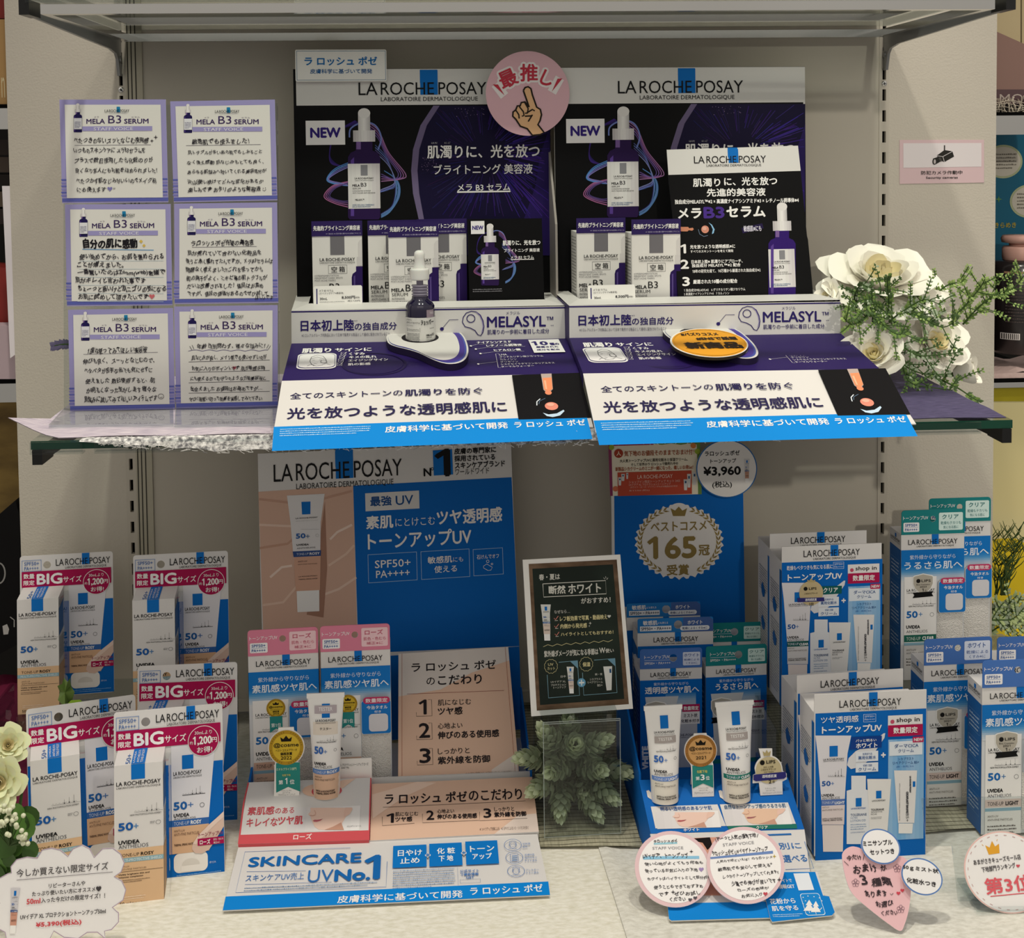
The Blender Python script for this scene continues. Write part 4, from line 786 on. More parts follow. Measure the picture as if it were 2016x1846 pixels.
for (x, y), ic, tx in (((1748, 485), 0, ('低刺激', '設計')), ((1757, 558), 1, ('皮膚科医', '協力のもと', 'テスト済み')), ((1767, 637), 0, ('アレルギー', 'テスト済み'))):
    m.ring(fF, x, y, 50, 34, '2a6cb4', 2.5, 2, 30)
    if ic: m.frame(fF, x-26, y-20, x+26, y+22, '2a6cb4', 2, 2); [m.rect(fF, x-14, y-10+12*i, x+18, y-7+12*i, '2a6cb4', 2) for i in range(3)]
    else: m.ring(fF, x, y, 17, 20, '2a6cb4', 2, 2, 20); m.line(fF, [(x-22, y+5), (x-18, y-20), (x, y-28), (x+18, y-20), (x+22, y+8)], '2a6cb4', 2, 2); m.line(fF, [(x-26, y+26), (x-10, y+20), (x, y+22), (x+10, y+20), (x+26, y+26)], '2a6cb4', 2, 2); m.line(fF, [(x-9, y-3), (x-3, y-3)], '2a6cb4', 2, 2); m.line(fF, [(x+4, y-3), (x+10, y-3)], '2a6cb4', 2, 2); m.line(fF, [(x-4, y+10), (x+4, y+10)], '2a6cb4', 2, 2)
    for i, t in enumerate(tx): T(t, x+57+(0 if len(tx) < 3 else 3), y-22+17*i+(9 if len(tx) < 3 else 0), x+57+15*len(t), y-10+17*i+(9 if len(tx) < 3 else 0), '2a6cb4', 0, L=2)
m.build('front_flap', R3)
# sloped holders: white-and-red on the left, beige on the right
def sub_panel(pts, h, th, main, edge): # solid wedge lifted h above the slope plane
    f = Face.by(fS.o+fS.N*h, fS.U, fS.V); mm = MB(); mm.slab(f, [f.uv(*p) for p in pts], th, main, edge); return mm, f
at('e2'); m, f = sub_panel([(145, 480), (908, 455), (922, 90), (205, 118)], .004, .010, 'pack_white', 'red_print')
m.poly(f, [(145, 480), (908, 455), (909, 398), (155, 425)], 'red_print', 1); T = lambda t, *a, **k: m.T(f, t, *a, **k)
m.line(f, [(205, 120), (178, 235), (148, 478)], 'red_print', 9, 1); m.line(f, [(919, 92), (908, 455)], 'red_print', 7, 1)
T('ローズ', 468, 420, 574, 452, 'f4e8e6', .02, L=2)
T('素肌感', 202, 262, 355, 308, 'c8525c', .02, L=2); T('のある', 362, 266, 472, 300, 'c8525c', .01, L=2); T('キレイな', 195, 328, 375, 376, 'c8525c', .015, L=2); T('ツヤ肌', 378, 318, 522, 366, 'c8525c', .03, L=2)
def half_face(m, f, x0, y0, x1, y1, skin, lip, L=2, bg='d9d6d8'):       # printed lower half of a face
    w, h = x1-x0, y1-y0; P = lambda a, b: (x0+a*w, y0+b*h)
    m.grad(f, *P(0, 0), *P(1, 1), [bg, 'eeecec'], L-1, 8, False)
    m.poly(f, [P(.30, 0), P(.30, .18), P(.265, .30), P(.30, .38), P(.315, .55), P(.33, .66), P(.36, .86), P(.42, .98), P(.50, 1), P(.78, 1), P(.75, .72), P(.80, .45), P(.84, 0)], skin, L)
    m.poly(f, [P(.78, .45), P(.86, .30), P(.90, .10), P(.90, 0), P(.80, 0), P(.78, .2)], 'e8c4b4', L+1)
    m.poly(f, [P(.50, 1), P(.62, .86), P(.74, .66), P(.78, 1)], 'c99a86', L+1)
    m.poly(f, [P(.335, .60), P(.36, .55), P(.40, .555), P(.47, .52), P(.44, .60), P(.39, .645), P(.35, .64)], lip, L+2)
    m.line(f, [P(.335, .595), P(.40, .59), P(.475, .52)], '7a3a3a', h*.012, L+3); m.line(f, [P(.29, .36), P(.33, .38), P(.365, .35)], 'b98272', h*.02, L+3)
    m.line(f, [P(.365, .35), P(.375, .25), P(.355, .12)], 'd3a594', h*.02, L+2)
half_face(m, f, 445, 268, 852, 398, 'ecccbd', 'c8707a'); T('(仕上がりイメージ)', 780, 370, 862, 382, '66666a', 0, L=2)
ho3 = f.w(660, 172); m.ell(f, 600, 165, 80, 36, 'e9c5ae', 1, 30); m.poly(f, [(600, 150), (760, 105), (830, 96), (760, 150), (640, 195)], 'ecccb8', 1)
m.ell(f, 662, 170, 88, 37, 'red_print', 2, 36); m.ell(f, 662, 170, 78, 30, '2a1a18', 3, 36)
m.build('tester_holder', R3)
m, f = sub_panel([(915, 457), (1900, 405), (1860, 85), (925, 127)], .002, .008, 'beige_print', 'pack_white'); T = lambda t, *a, **k: m.T(f, t, *a, **k)
m.poly(f, [(1640, 420), (1780, 310), (1885, 300), (1900, 406)], 'e6d6cc', 1); m.poly(f, [(930, 330), (1120, 200), (1300, 120), (1190, 115), (925, 190)], 'eed2c0', 1)
D = '221c20'
T('ラ ロッシュ ポゼ', 1002, 178, 1480, 240, D, .02, L=2, res=3); T('のこだわり', 1492, 160, 1800, 222, D, .015, L=2, res=3); m.line(f, [(990, 265), (1822, 227)], D, 2.5, 2)
for n_, x, y, a, ax1, b_, bx1 in (('1', 1010, 302, '肌になじむ', 1195, 'ツヤ感', 1160), ('2', 1245, 285, '心地よい', 1405, '伸びのある使用感', 1538), ('3', 1578, 273, 'しっかりと', 1755, '紫外線を防御', 1825)):
    T(n_, x, y, x+42, y+52, D, .03, L=2, res=3); T(a, x+62 if n_ != '1' else x+52, y-10, ax1, y+14, D, .01, L=2); T(b_, x+62 if n_ != '1' else x+52, y+18, bx1, y+46, D, .03, L=2); m.line(f, [(x-24, y+18), (x-24, y+70), (bx1+14 if n_ != '3' else 1832, y+62-6)], D, 2, 2)
T('※1 メイクアップ効果による　※2 日やけによるシミ・ソバカスを防ぐ', 1555, 378, 1840, 398, '6a5a54', 0, L=2)
m.build('sloped_panel', R3)
m = MB(); B3 = UP.cross(U3)                                             # inner tray: floor and walls
a, b_ = E3['top']; zb = ZD+.004
m.hexa([V3((p.x, p.y, zb)) for p in (a, b_, b_+B3*.14, a+B3*.14)]+[V3((p.x, p.y, ZD+.012)) for p in (a, b_, b_+B3*.14, a+B3*.14)], 'pack_white')
for p, s in ((a, 1), (b_, -1)):
    q = p+U3*(.002*s); z1, z2 = a.z+.002, a.z+.03
    m.hexa([V3((p.x, p.y, zb)), V3((q.x, q.y, zb)), *[V3((t.x, t.y, zb)) for t in (q+B3*.14, p+B3*.14)], V3((p.x, p.y, z1)), V3((q.x, q.y, z1)), *[V3((t.x, t.y, z2)) for t in (q+B3*.14, p+B3*.14)]], 'pack_blue')
m.hexa([V3((t.x, t.y, z)) for z in (zb, a.z-.002) for t in (a+B3*.003, b_+B3*.003, b_+B3*.005, a+B3*.005)], 'pack_white'); m.build('tray', R3)
at('d4'); U3b = line_U((95, 118), (1828, 36), -.052); fB = Face(on_y(110, 700, -.085), U3b, 8); m = MB()
m.slab(fB, [fB.uv(95, 115), fB.uv(112, 900), fB.uv(130, 1500), (fB.uv(130, 1500)[0], -.23), (fB.uv(1885, 1430)[0], -.23), fB.uv(1885, 1430), fB.uv(1845, 500), fB.uv(1828, 35)], .003, 'pack_white', 'board_core')
m.poly(fB, [(100, 375), (748, 333), (785, 1700), (145, 1700)], 'd8b3a0', 1); m.poly(fB, [(748, 333), (1832, 275), (1885, 1430), (785, 1480)], 'pack_blue', 1); m.uvrect(fB, (fB.uv(785, 1480)[0], -.23, fB.uv(1885, 1430)[0], fB.uv(1885, 1432)[1]), 'pack_blue', 1)
for q, c in (([(105, 600), (330, 610), (480, 570)], 'e8ccbc'), ([(180, 960), (260, 890), (330, 880)], 'efd8cb'), ([(590, 700), (640, 650), (740, 600)], 'efd8cb'), ([(110, 760), (300, 730), (345, 690)], 'c99f8a'), ([(130, 1150), (270, 1130), (380, 1000)], 'e6c8b6'), ([(580, 880), (700, 800), (755, 740)], 'e6c8b6'), ([(540, 1080), (650, 1040), (770, 960)], 'e8ccbc'), ([(105, 425), (400, 460), (740, 370)], 'c89f8c')): m.line(fB, q, c, 16, 2)
def P(x, y): return (295+258*x/100+(y/250)*18, 400+y*3.2-x*.12)
m.poly(fB, [(555, 440), (570, 900), (545, 1235), (430, 1215), (520, 700)], 'a87f6c', 2)
sun_tube(m, fB, P, 'e6e4e6', '33508c', 'd9ab94', 'ROSY', 3)
logo(m, fB, 204, 168, 1082, 285, L=3); m.rect(fB, 624, 97, 742, 200, BLUE, 2); T = lambda t, *a, **k: m.T(fB, t, *a, **k)
m.poly(fB, [(1293, 92), (1425, 84), (1432, 256), (1300, 264)], BLUE, 2); T('1', 1312, 90, 1405, 262, INKB, .05, L=3, res=3); T('N', 1232, 215, 1280, 266, INKB, .05, L=3); m.ring(fB, 1290, 218, 8, 8, INKB, 4, 3, 16)
for t, x, y, x1, h, bb in (('皮膚の専門家に', 1440, 72, 1725, 40, .03), ('採用されている', 1442, 122, 1718, 40, .03), ('スキンケアブランド', 1445, 166, 1785, 42, .03), ('ワールドワイド', 1447, 213, 1678, 42, 0)): T(t, x, y, x1, y+h, INKB, bb, L=3)
m.rect(fB, 830, 385, 1202, 488, 'pack_white', 2); T('最強', 866, 405, 1010, 470, '1f4f8c', .03, L=3); T('UV', 1040, 400, 1158, 462, '1f4f8c', .02, L=3, res=3)
T('素肌', 838, 538, 1020, 625, PW, .03, L=3, res=3); T('にとけこむ', 1037, 550, 1308, 606, PW, 0, L=3); T('ツヤ透明感', 1322, 490, 1765, 590, PW, .03, L=3, res=3); T('トーンアップUV', 850, 640, 1555, 752, PW, .02, L=3, res=3)
for x0, y0, x1, y1 in ((848, 804, 1188, 978), (1210, 783, 1548, 955), (1567, 768, 1777, 938)): m.frame(fB, x0, y0, x1, y1, 'a9c8e8', 3, 2)
T('SPF50+', 897, 838, 1140, 890, PW, .01, L=3); T('PA++++', 905, 908, 1135, 957, PW, .01, L=3); T('敏感肌', 1258, 815, 1425, 862, PW, .02, L=3); T('にも', 1432, 820, 1500, 852, PW, 0, L=3); T('使える', 1303, 878, 1458, 925, PW, .01, L=3); T('石けんでオフ', 1594, 803, 1745, 832, PW, .01, L=3)
m.line(fB, [(1640, 882), (1662, 868), (1700, 890), (1690, 910), (1670, 912), (1640, 895), (1640, 882)], PW, 3, 3); m.ring(fB, 1669, 850, 9, 9, PW, 3, 3, 16); m.ring(fB, 1698, 868, 6, 6, PW, 3, 3, 16)
m.build('backboard', R3)
# beige standing board in it
at('e3'); p = E3['top'][0].lerp(E3['top'][1], .55)+B3*.012+UP*.001; q0 = on_y(368, 1615, p.y)
fC = Face(V3((q0.x, p.y, q0.z)), U3, 42); m = MB(); m.slab(fC, [fC.uv(368, 1618), fC.uv(1745, 1558), fC.uv(1618, 75), fC.uv(372, 155)], .0015, 'beige_print', 'pack_white')
T = lambda t, *a, **k: m.T(fC, t, *a, **k)
m.poly(fC, [(372, 155), (1618, 75), (1630, 230), (1200, 370), (850, 560), (372, 640)], 'ddd5d0', 1); m.poly(fC, [(1430, 1470), (1710, 1280), (1735, 1545), (1420, 1560)], 'e8dcd4', 1)  # greyed upper part: shade of the shelf above put into the colour
m.line(fC, [(412, 155), (412, 1592), (1700, 1537), (1583, 80)], 'a8604c', 4, 2)
T('ラ ロッシュ ポゼ', 522, 240, 1478, 345, D, .02, L=2, res=3); T('の', 690, 425, 785, 508, D, .01, L=2); T('こだわり', 822, 395, 1315, 500, D, .025, L=2, res=3); m.line(fC, [(470, 612), (1570, 572)], '8a3a34', 4, 2)
for n_, x, y, a, ax1, b_, bx1 in (('1', 605, 680, '肌になじむ', 1195, 'ツヤ感', 1097), ('2', 608, 945, '心地よい', 1097, '伸びのある使用感', 1512), ('3', 615, 1232, 'しっかりと', 1178, '紫外線を防御', 1410)):
    T(n_, x, y, x+(82 if n_ == '1' else 118), y+160, D, .03, L=2, res=3); T(a, 820, y-8, ax1, y+58, D, .01, L=2); T(b_, 820, y+82, bx1, y+165, D, .03, L=2); m.line(fC, [(x-30, y+140), (x-30, y+185), (x+148, y+180), (x+142, y-5), (x+105, y-3)], D, 4, 2)
T('※1 メイクアップ効果による　※2 日やけによるシミ・ソバカスを防ぐ', 1132, 1490, 1652, 1520, '6a5a54', 0, L=2)
single(m, 'display_board', 'upright beige board with a numbered list in the left sunscreen display', 'sign board', fC.o)
# ---- boxes with a hang tab and a small towel
m_ = mat('towel', 'eeebe6', .95, 0, .1); bump(m_, 900, .9, .003, detail=2)
mat('rose_tab', 'd9809a'); mat('teal_tab', '127f82'); mat('blue_tab', '4470b8'); mat('gold', 'c8a545', .35, .5, .5)
def shield(m, f, x0, y0, x1, y1, year='2023'):
    w, h = x1-x0, y1-y0; P = lambda a, b: (x0+a*w, y0+b*h)
    o_ = [(.08, .08), (.5, 0), (.92, .08), (1, .12), (1, .42), (.9, .62), (.72, .78), (.5, .86), (.28, .78), (.1, .62), (0, .42), (0, .12)]
    m.poly(f, [P(*q) for q in o_], 'f4f3f0', 5); m.poly(f, [P(.5+(a-.5)*.92, .43+(b-.43)*.92) for a, b in o_], 'b9b3a6', 6)
    m.poly(f, [P(.0, .78), P(1, .74), P(.92, .84), P(1, .95), P(.0, 1), P(.08, .88)], '141414', 6)
    m.ell(f, *P(.27, .30), w*.10, w*.10, '1c1a1a', 7, 16); m.T(f, 'LIPS', *P(.42, .25), *P(.86, .35), '1c1a1a', .03, 7); m.T(f, 'Best Cosmetics', *P(.18, .42), *P(.82, .48), '2a2826', 0, 7); m.T(f, year, *P(.34, .51), *P(.66, .58), '2a2826', .02, 7); m.T(f, '1', *P(.44, .62), *P(.52, .73), '2a2826', .02, 7); m.T(f, '位', *P(.58, .66), *P(.66, .73), '2a2826', 0, 7)
def medal(m, f, cx, cy, r, year, L=5, gold='d9b93a', txt=('ベストコスメアワード', '価格別賞')):
    m.ell(f, cx, cy, r, r, 'b8932a' if gold == 'd9b93a' else 'a8753e', L, 44); m.ell(f, cx, cy, r*.80, r*.80, gold, L+1, 40)
    m.poly(f, [(cx-.28*r, cy-.36*r), (cx-.34*r, cy-.62*r), (cx-.16*r, cy-.5*r), (cx, cy-.7*r), (cx+.16*r, cy-.5*r), (cx+.34*r, cy-.62*r), (cx+.28*r, cy-.36*r)], '1c1812', L+2)
    m.T(f, '@cosme', cx-.72*r, cy-.28*r, cx+.72*r, cy-.0*r, '1c1812', .025, L+2, 3); m.T(f, txt[0], cx-.62*r, cy+.08*r, cx+.62*r, cy+.21*r, '1c1812', .01, L+2)
    if len(txt) > 1: m.T(f, txt[1], cx-.34*r, cy+.26*r, cx+.34*r, cy+.43*r, '1c1812', .03, L+2)
    m.T(f, year, cx-.32*r, cy+.48*r-(.16*r if len(txt) < 2 else 0), cx+.32*r, cy+.68*r-(.16*r if len(txt) < 2 else 0), '1c1812', .02, L+2)
    n = 40                                                              # lettering round the rim reads as short ticks
    for i in range(n):
        a = 6.2832*i/n
        if i % 10 in (0, 1): continue
        x, y = cx+.9*r*math.cos(a), cy+.9*r*math.sin(a); d = .035*r; m.line(f, [(x-d*math.cos(a), y-d*math.sin(a)), (x+d*math.cos(a), y+d*math.sin(a))], '8a6c1c', r*.045, L+2)
def side_flap(m, f, w, h, d, k):
    pass
TW = .0715
def towel_box(o, U, label, kind, group, Hh=249, lean=0):
    c = dict(rose=('rose_tab', 'ローズ', ('肌色・色むら', '補正※に'), '素肌感ツヤ肌へ', 'eec9d0', 'c2506e', '1d6cb8', 'e6c6b2', 'ROSY'), clear=('teal_tab', 'クリア', ('乾燥もテカリも', '気になる肌に'), 'うるさら肌へ', 'd4ece8', '1b6f72', '2a6c5c', 'e4e2de', 'CLEAR'), white=('blue_tab', 'ホワイト', ('乾燥による', 'くすみ※に'), '素肌感ツヤ肌へ', 'd6def0', '3a5c9c', 'e6d6d4', 'e8e6e6', 'LIGHT'))[kind]
    r = thing('towel_gift_box', label, 'gift box', o, U, group, lean); k = TW/100; m = MB(); d = .033
    bh = (Hh-38)*k; f = m.obx(o, U, TW, d, bh, 'pack_white', lean); t = Flat(f.o, f.U, f.V, k, (0, Hh))
    m.rect(t, 0, 62, 100, Hh, 'd9dce0', 1); m.grad(t, 0, 62, 100, 112, ['1273c4', '1273c4', '1273c4', '1273c4', '4a94d0', 'b3c8dc', 'd9dce0'], 2, 18)
    logo(m, t, 11, 46, 89, 54); m.rect(t, 48.4, 40, 59, 47, BLUE, 2)
    m.T(t, '紫外線から守りながら', 13.5, 70, 86, 77, 'dfe9f4', 0, 3); m.T(t, c[3], 5, 81, 97, 92.5, 'e8eef6', .02, 3)
    m.rect(t, 5, 104, 56, Hh, 'f0efee', 3); m.rect(t, 5, 201, 56, Hh, c[7] if kind == 'rose' else 'efeeec', 4); m.rect(t, 5, 195, 56, 206, ('dcb7a2', '1f6657', 'e3cfc8')[('rose', 'clear', 'white').index(kind)], 4); m.rect(t, 5, 207, 56, 211.5, '8fb8cc', 4)
    blogo(m, t, 9, 123, 53, 127, L=4); arrows(m, t, 18, 138, 55, 148); m.T(t, 'NEW PHOTOPOLLUTION EXPERT', 12, 149, 52, 151.5, '3a3a3c', .02, 4)
    m.T(t, '50', 9, 158, 26, 168, '1d6cb8', .06, 4); m.T(t, '+', 28, 160, 34, 166, '3d7cb8', 0, 4); m.ring(t, 49, 164, 3, 3, '66666a', .5, 4, 14); m.T(t, 'UVIDEA', 8.5, 180, 30, 185, INKB, .06, 4); m.T(t, 'ANTHELIOS', 8.5, 187.5, 42, 192, '55565a', 0, 4)
    m.T(t, 'TONE-UP', 8.5, 198, 31, 203.5, '4a4244' if kind != 'clear' else 'cfe0da', 0, 5); m.T(t, c[8], 34, 198, 52, 203.5, '2a2426' if kind != 'clear' else 'f0f4f2', .05, 5)
    m.T(t, 'ANTI-UV', 8.5, 217, 24, 220, '77706c', 0, 5); m.T(t, 'ANTI-FINE PARTICLES', 8.5, 222, 44, 225, '77706c', 0, 5); m.fine(t, 8.5, 230, 50, 244, 3, '66605c', 5)
    if kind == 'rose': medal(m, t, 38, 116, 13.5, '2023', 5); m.poly(t, [(29, 128), (47, 128), (47, 152), (38, 146), (29, 152)], '2f8f8c', 5); m.T(t, '第1位', 31, 138, 45, 144, 'e6f2f0', .02, 6)
    else: shield(m, t, 18, 99, 51, 137, '2023' if kind == 'clear' else '2021')
    sf = Flat(f.o-f.N*d, f.N, f.V, k, (0, Hh)); m.rect(sf, 0, 38, d/k, 62, 'pack_white', 1); m.rect(sf, 0, 62, d/k, Hh, '1560a8', 1); blogo(m, sf, 4, 48, 42, 52, L=2); m.rect(sf, 22, 41, 28, 47, BLUE, 2)
    for i in range(4): m.frame(sf, 5, 80+i*38, 41, 108+i*38, '5d93c8', .6, 2); m.fine(sf, 7, 83+i*38, 39, 106+i*38, 4, 'b8d0e8', 2)
    m.build('carton', r)
    m = MB(); p = f.p3(0, bh, .0008); hf = Face.by(p, f.U, f.V); h = 38*k
    hole = [(.495*TW+.0034*math.cos(-6.2832*i/16), .62*h+.0034*math.sin(-6.2832*i/16)) for i in range(16)]; out = [(0, 0), (TW, 0)]+[q for q in rrpts((0, h*.4, TW, h), .22) if q[1] > h*.5]
    tri = geometry.tessellate_polygon([[V3((*q, 0)) for q in out], [V3((*q, 0)) for q in hole]]); al = out+hole
    m.add([hf.p3(*q) for q in al], tri, c[0]); m.add([hf.p3(*q, -.0008) for q in al], [tuple(reversed(q)) for q in tri], 'pack_white')
    n = len(out); m.add([hf.p3(*q) for q in out]+[hf.p3(*q, -.0008) for q in out], [(i, i+n, (i+1) % n+n, (i+1) % n) for i in range(n)], c[0])
    t = Flat(hf.o, hf.U, hf.V, k, (0, 38)); m.T(t, 'トーンアップUV', 2.5, 9, 42, 15, 'f2eef0', .01, 1); m.rr(t, 3, 19, 28, 33.5, 'f2f0f2', .12, 1); m.T(t, 'SPF50+', 5.5, 21, 25, 25, '3a62a0', .03, 2); m.rect(t, 5, 26, 26, 26.5, '7f9cc8', 2); m.T(t, 'PA++++', 5.5, 28, 25, 32, '3a62a0', .03, 2)
    m.rr(t, 59, 5, 97, 32.5, c[4], .08, 1); m.T(t, c[1], 64, 8, 90, 15, c[5], .02, 2); m.T(t, c[2][0], 62, 18.5, 94, 23.5, c[5], 0, 2); m.T(t, c[2][1], 66, 25.5, 90, 30, c[5], 0, 2); m.build('hang_tab', r)
    m = MB(); nx, ny = 8, 16; P = []                                     # rolled towel in the clear side of the pack
    u0, u1, v0, v1 = .57*TW, .985*TW, .004, (Hh-158)*k
    for j in range(ny+1):
        for i in range(nx+1): P.append(f.p3(u0+(u1-u0)*i/nx, v0+(v1-v0)*j/ny, .0006+.0035*math.sin(math.pi*i/nx)**.5*(.3+.7*math.sin(math.pi*min(1, j/ny*1.1+.05))**.4)))
    m.add(P, [(j*(nx+1)+i, j*(nx+1)+i+1, (j+1)*(nx+1)+i+1, (j+1)*(nx+1)+i) for j in range(ny) for i in range(nx)], 'towel', True)
    t2 = Flat(f.p3(0, 0, .0042), f.U, f.V, k, (0, Hh)); m.rect(t2, 76, 228, 97, 240, '9a2f38', 1); m.ell(t2, 90, 234, 4, 4.6, 'ece6e2', 2, 18)
    for i in range(4): m.rect(t2, 66+i*2.4, 228, 67.2+i*2.4, 240, '3a2f3a', 1)
    m.build('towel', r)
    m = MB(); t3 = Flat(f.p3(0, 0, .0048), f.U, f.V, k, (0, Hh)); lf = Face.by(t3.o, f.U, f.V); m.slab(lf, rrpts((57*k, (Hh-160)*k, 100*k, (Hh-110)*k), .08), .0006, 'c9d4e0'); m.uvpoly(t3, rrpts((57.7*k, (Hh-159.3)*k, 99.6*k, (Hh-110.7)*k), .08), '1c78c8', 1)
    m.uvpoly(t3, rrpts((60*k, (Hh-115)*k, 98.5*k, (Hh-105)*k), .5), 'c03a66', 2); m.T(t3, '数量限定', 63.5, 107, 95, 113, 'f4eaee', .02, 3); m.T(t3, '今治タオル', 65, 117.5, 95, 123, 'eef2f6', .02, 3); m.T(t3, '付き', 76, 125, 85.5, 128.5, 'eef2f6', .02, 3); m.uvpoly(t3, rrpts((68*k, (Hh-156)*k, 95.5*k, (Hh-130)*k), .2), 'd8d8de', 2); m.build('sleeve_label', r)
    return r
at('e1')
def stand_at(x, y, Y, z0, U): p = on_y(x, y, Y); return p
def towel_place(x, y, Y, Hh=249): p = on_y(x, y, Y); return V3((p.x, p.y, p.z-Hh*TW/100))
p = towel_place(345, 105, -.212); rose = towel_box(p, udir(4), 'rose towel gift box on the left in the sunscreen display, medal on its front', 'rose', 'rose towel gift boxes')
p = towel_place(1078, 62, -.210); dup(rose, p, udir(2), 'rose towel gift box partly hidden by the tester tube with a beige base', 0)
# ---- tester tubes
mat('tube_white', 'efeeec', .35, 0, .4)
def tester(o, U, H_, a0, label, band, low, word, colword, sticker_top, lean=4):
    r = thing('tester_tube', label, 'tube', o, U, None, lean); f = Face(o, U, lean); n = 28; m = MB()
    A = lambda v: a0*(1+.42*min(1, max(0, v/H_-.0)**1.6)); Bd = lambda v: max(.0012, a0*.98*(1-max(0, (v/H_-.05)/.95)**1.3))
    vs_ = []; S = 18; Hb = H_*.955
    for j in range(S+1):
        v = Hb*j/S
        for i in range(n): t = 6.2832*i/n; vs_.append(f.p3(A(v)*math.cos(t), v, 0)-f.N*(Bd(v)*math.sin(t)))
    fs = [(j*n+i, j*n+(i+1) % n, (j+1)*n+(i+1) % n, (j+1)*n+i) for j in range(S) for i in range(n)]
    m.add(vs_, fs, 'tube_white', True); m.add([vs_[i] for i in range(n)], [tuple(reversed(range(n)))], 'tube_white')
    k = 2*a0/100; t = Bent(f.o, f.U, f.V, k, (50, H_/k), A, Bd); Hu = H_/k; Y = lambda q: q*Hu
    def bandr(y0, y1, c, L): 
        u = [A((Hu-y)*k)*.955 for y in (y0, y1)]
        for i in range(16):
            q = []
            for j in range(5): yy = y1+(y0-y1)*j/4; uu = A((Hu-yy)*k)*.955; q.append((-uu+2*uu*i/16, (Hu-yy)*k)); q.append((-uu+2*uu*(i+1)/16, (Hu-yy)*k))
            for j in range(4): m.add([t.p3(*q[2*j], L*LAY), t.p3(*q[2*j+1], L*LAY), t.p3(*q[2*j+3], L*LAY), t.p3(*q[2*j+2], L*LAY)], [(0, 1, 2, 3)], c, True)
    bandr(Y(.755), Y(.997), low, 1); bandr(Y(.712), Y(.757), band, 2)
    m.rect(t, 36, Y(.10), 66, Y(.23), BLUE, 2, 6)
    if sticker_top:
        m.rect(t, 8, Y(.115), 92, Y(.19), 'b9aeb4', 3, 10); m.T(t, 'TESTER', 24, Y(.13), 76, Y(.165), 'efecee', .02, 4); m.rect(t, 2, Y(.27), 96, Y(.39), 'e6dccf', 1, 10); m.T(t, 'テスター', 28, Y(.32), 72, Y(.345), '44403c', .01, 3); b0 = .245
    else: m.rect(t, 12, Y(.305), 92, Y(.375), 'a9a19e', 3, 10); m.T(t, 'TESTER', 26, Y(.32), 78, Y(.35), 'e8e6e4', .02, 4); b0 = .255
    m.T(t, 'LA ROCHE-POSAY', 12, Y(b0), 88, Y(b0+.022), '2a2a2c', .02, 3); m.T(t, 'LABORATOIRE DERMATOLOGIQUE', 12, Y(b0+.03), 88, Y(b0+.042), '44444a', 0, 3)
    arrows(m, t, 28, Y(.40), 94, Y(.45)); m.T(t, 'NEW PHOTOPOLLUTION EXPERT', 16, Y(.452), 90, Y(.465), '3a3a3c', .02, 3)
    m.T(t, '50', 8, Y(.50), 40, Y(.565), '3d6cb8', .06, 3); m.T(t, '+', 43, Y(.53), 56, Y(.56), '4a78b8', 0, 3); m.ring(t, 86, Y(.535), 5, 5, '66666a', 1, 3, 14); m.T(t, 'UVIDEA', 7, Y(.645), 52, Y(.67), INKB, .06, 3); m.T(t, 'ANTHELIOS', 7, Y(.677), 74, Y(.702), '55565a', 0, 3)
    m.T(t, 'TONE-UP', 6, Y(.722), 52, Y(.747), 'd8e0ee', 0, 4); m.T(t, word, 56, Y(.722), 92, Y(.747), 'f4f6f8', .05, 4); m.T(t, 'ANTI-UV', 8, Y(.775), 36, Y(.79), '5a504c', 0, 4); m.T(t, 'ANTI-FINE PARTICLES', 8, Y(.80), 84, Y(.817), '5a504c', 0, 4); m.T(t, 'WITH LA ROCHE-POSAY', 12, Y(.905), 84, Y(.922), '2a2220', .03, 4); m.T(t, 'THERMAL SPRING WATER', 12, Y(.928), 86, Y(.945), '2a2220', .03, 4)
    m.build('tube_body', r)
    m = MB(); w = A(H_)*1.01; e = .0011; p = [f.p3(x, y, z) for y in (Hb*.998, H_) for x, z in ((-w, e), (w, e), (w, -e), (-w, -e))]; m.hexa(p, 'tube_white'); m.build('crimped_end', r)
    return r
def on_holder(f, x, y): return f.w(x, y)
at('e1'); f = Face.by(fS.o+fS.N*.004, fS.U, fS.V); o = f.w(1145, 1738); H_ = (1760-752)/5.129/2600*(o.y-CAM.y)*1.0
tester(o-UP*.003, U3, H_*1.03, .0132, 'rose tester tube with a beige lower half standing in the red-rimmed holder', '5b86c4', 'dcb99e', 'ROSY', None, True, 5)
# ---- award standees
def standee(o, U, label, fn, out, k, off, lean=5):
    f = Face(o, U, lean); t = Flat(f.o, f.U, f.V, k, off); m = MB(); m.slab(f, [t.uv(*q) for q in out], .0012, 'card_white', 'ded9d2'); fn(m, t)
    b = [t.uv(*out[i]) for i in (0, 1)]; a, c = f.p3(b[0][0], .001, 0), f.p3(b[1][0], .001, 0); B = UP.cross(f.U)
    m.add([a, c, c+B*.014-UP*.0, a+B*.014, a+UP*.03+B*.003, c+UP*.03+B*.003], [(0, 3, 2, 1), (4, 5, 2, 3), ], 'ded9d2')
    return single(m, 'award_standee', label, 'standee', o)
def arc(cx, cy, r, a0, a1, n=26): return [(cx+r*math.cos(math.radians(a0+(a1-a0)*i/n)), cy+r*math.sin(math.radians(a0+(a1-a0)*i/n))) for i in range(n+1)]
def ribbon(m, t, x0, y0, x1, y1, lines):
    m.poly(t, [(x0, y0), (x1, y0), (x1, y1), ((x0+x1)/2, y1-(x1-x0)*.22), (x0, y1)], '2e8a82', 2)
    for tx, a, b, c, d, col, bb in lines: m.T(t, tx, a, b, c, d, col, bb, 4)
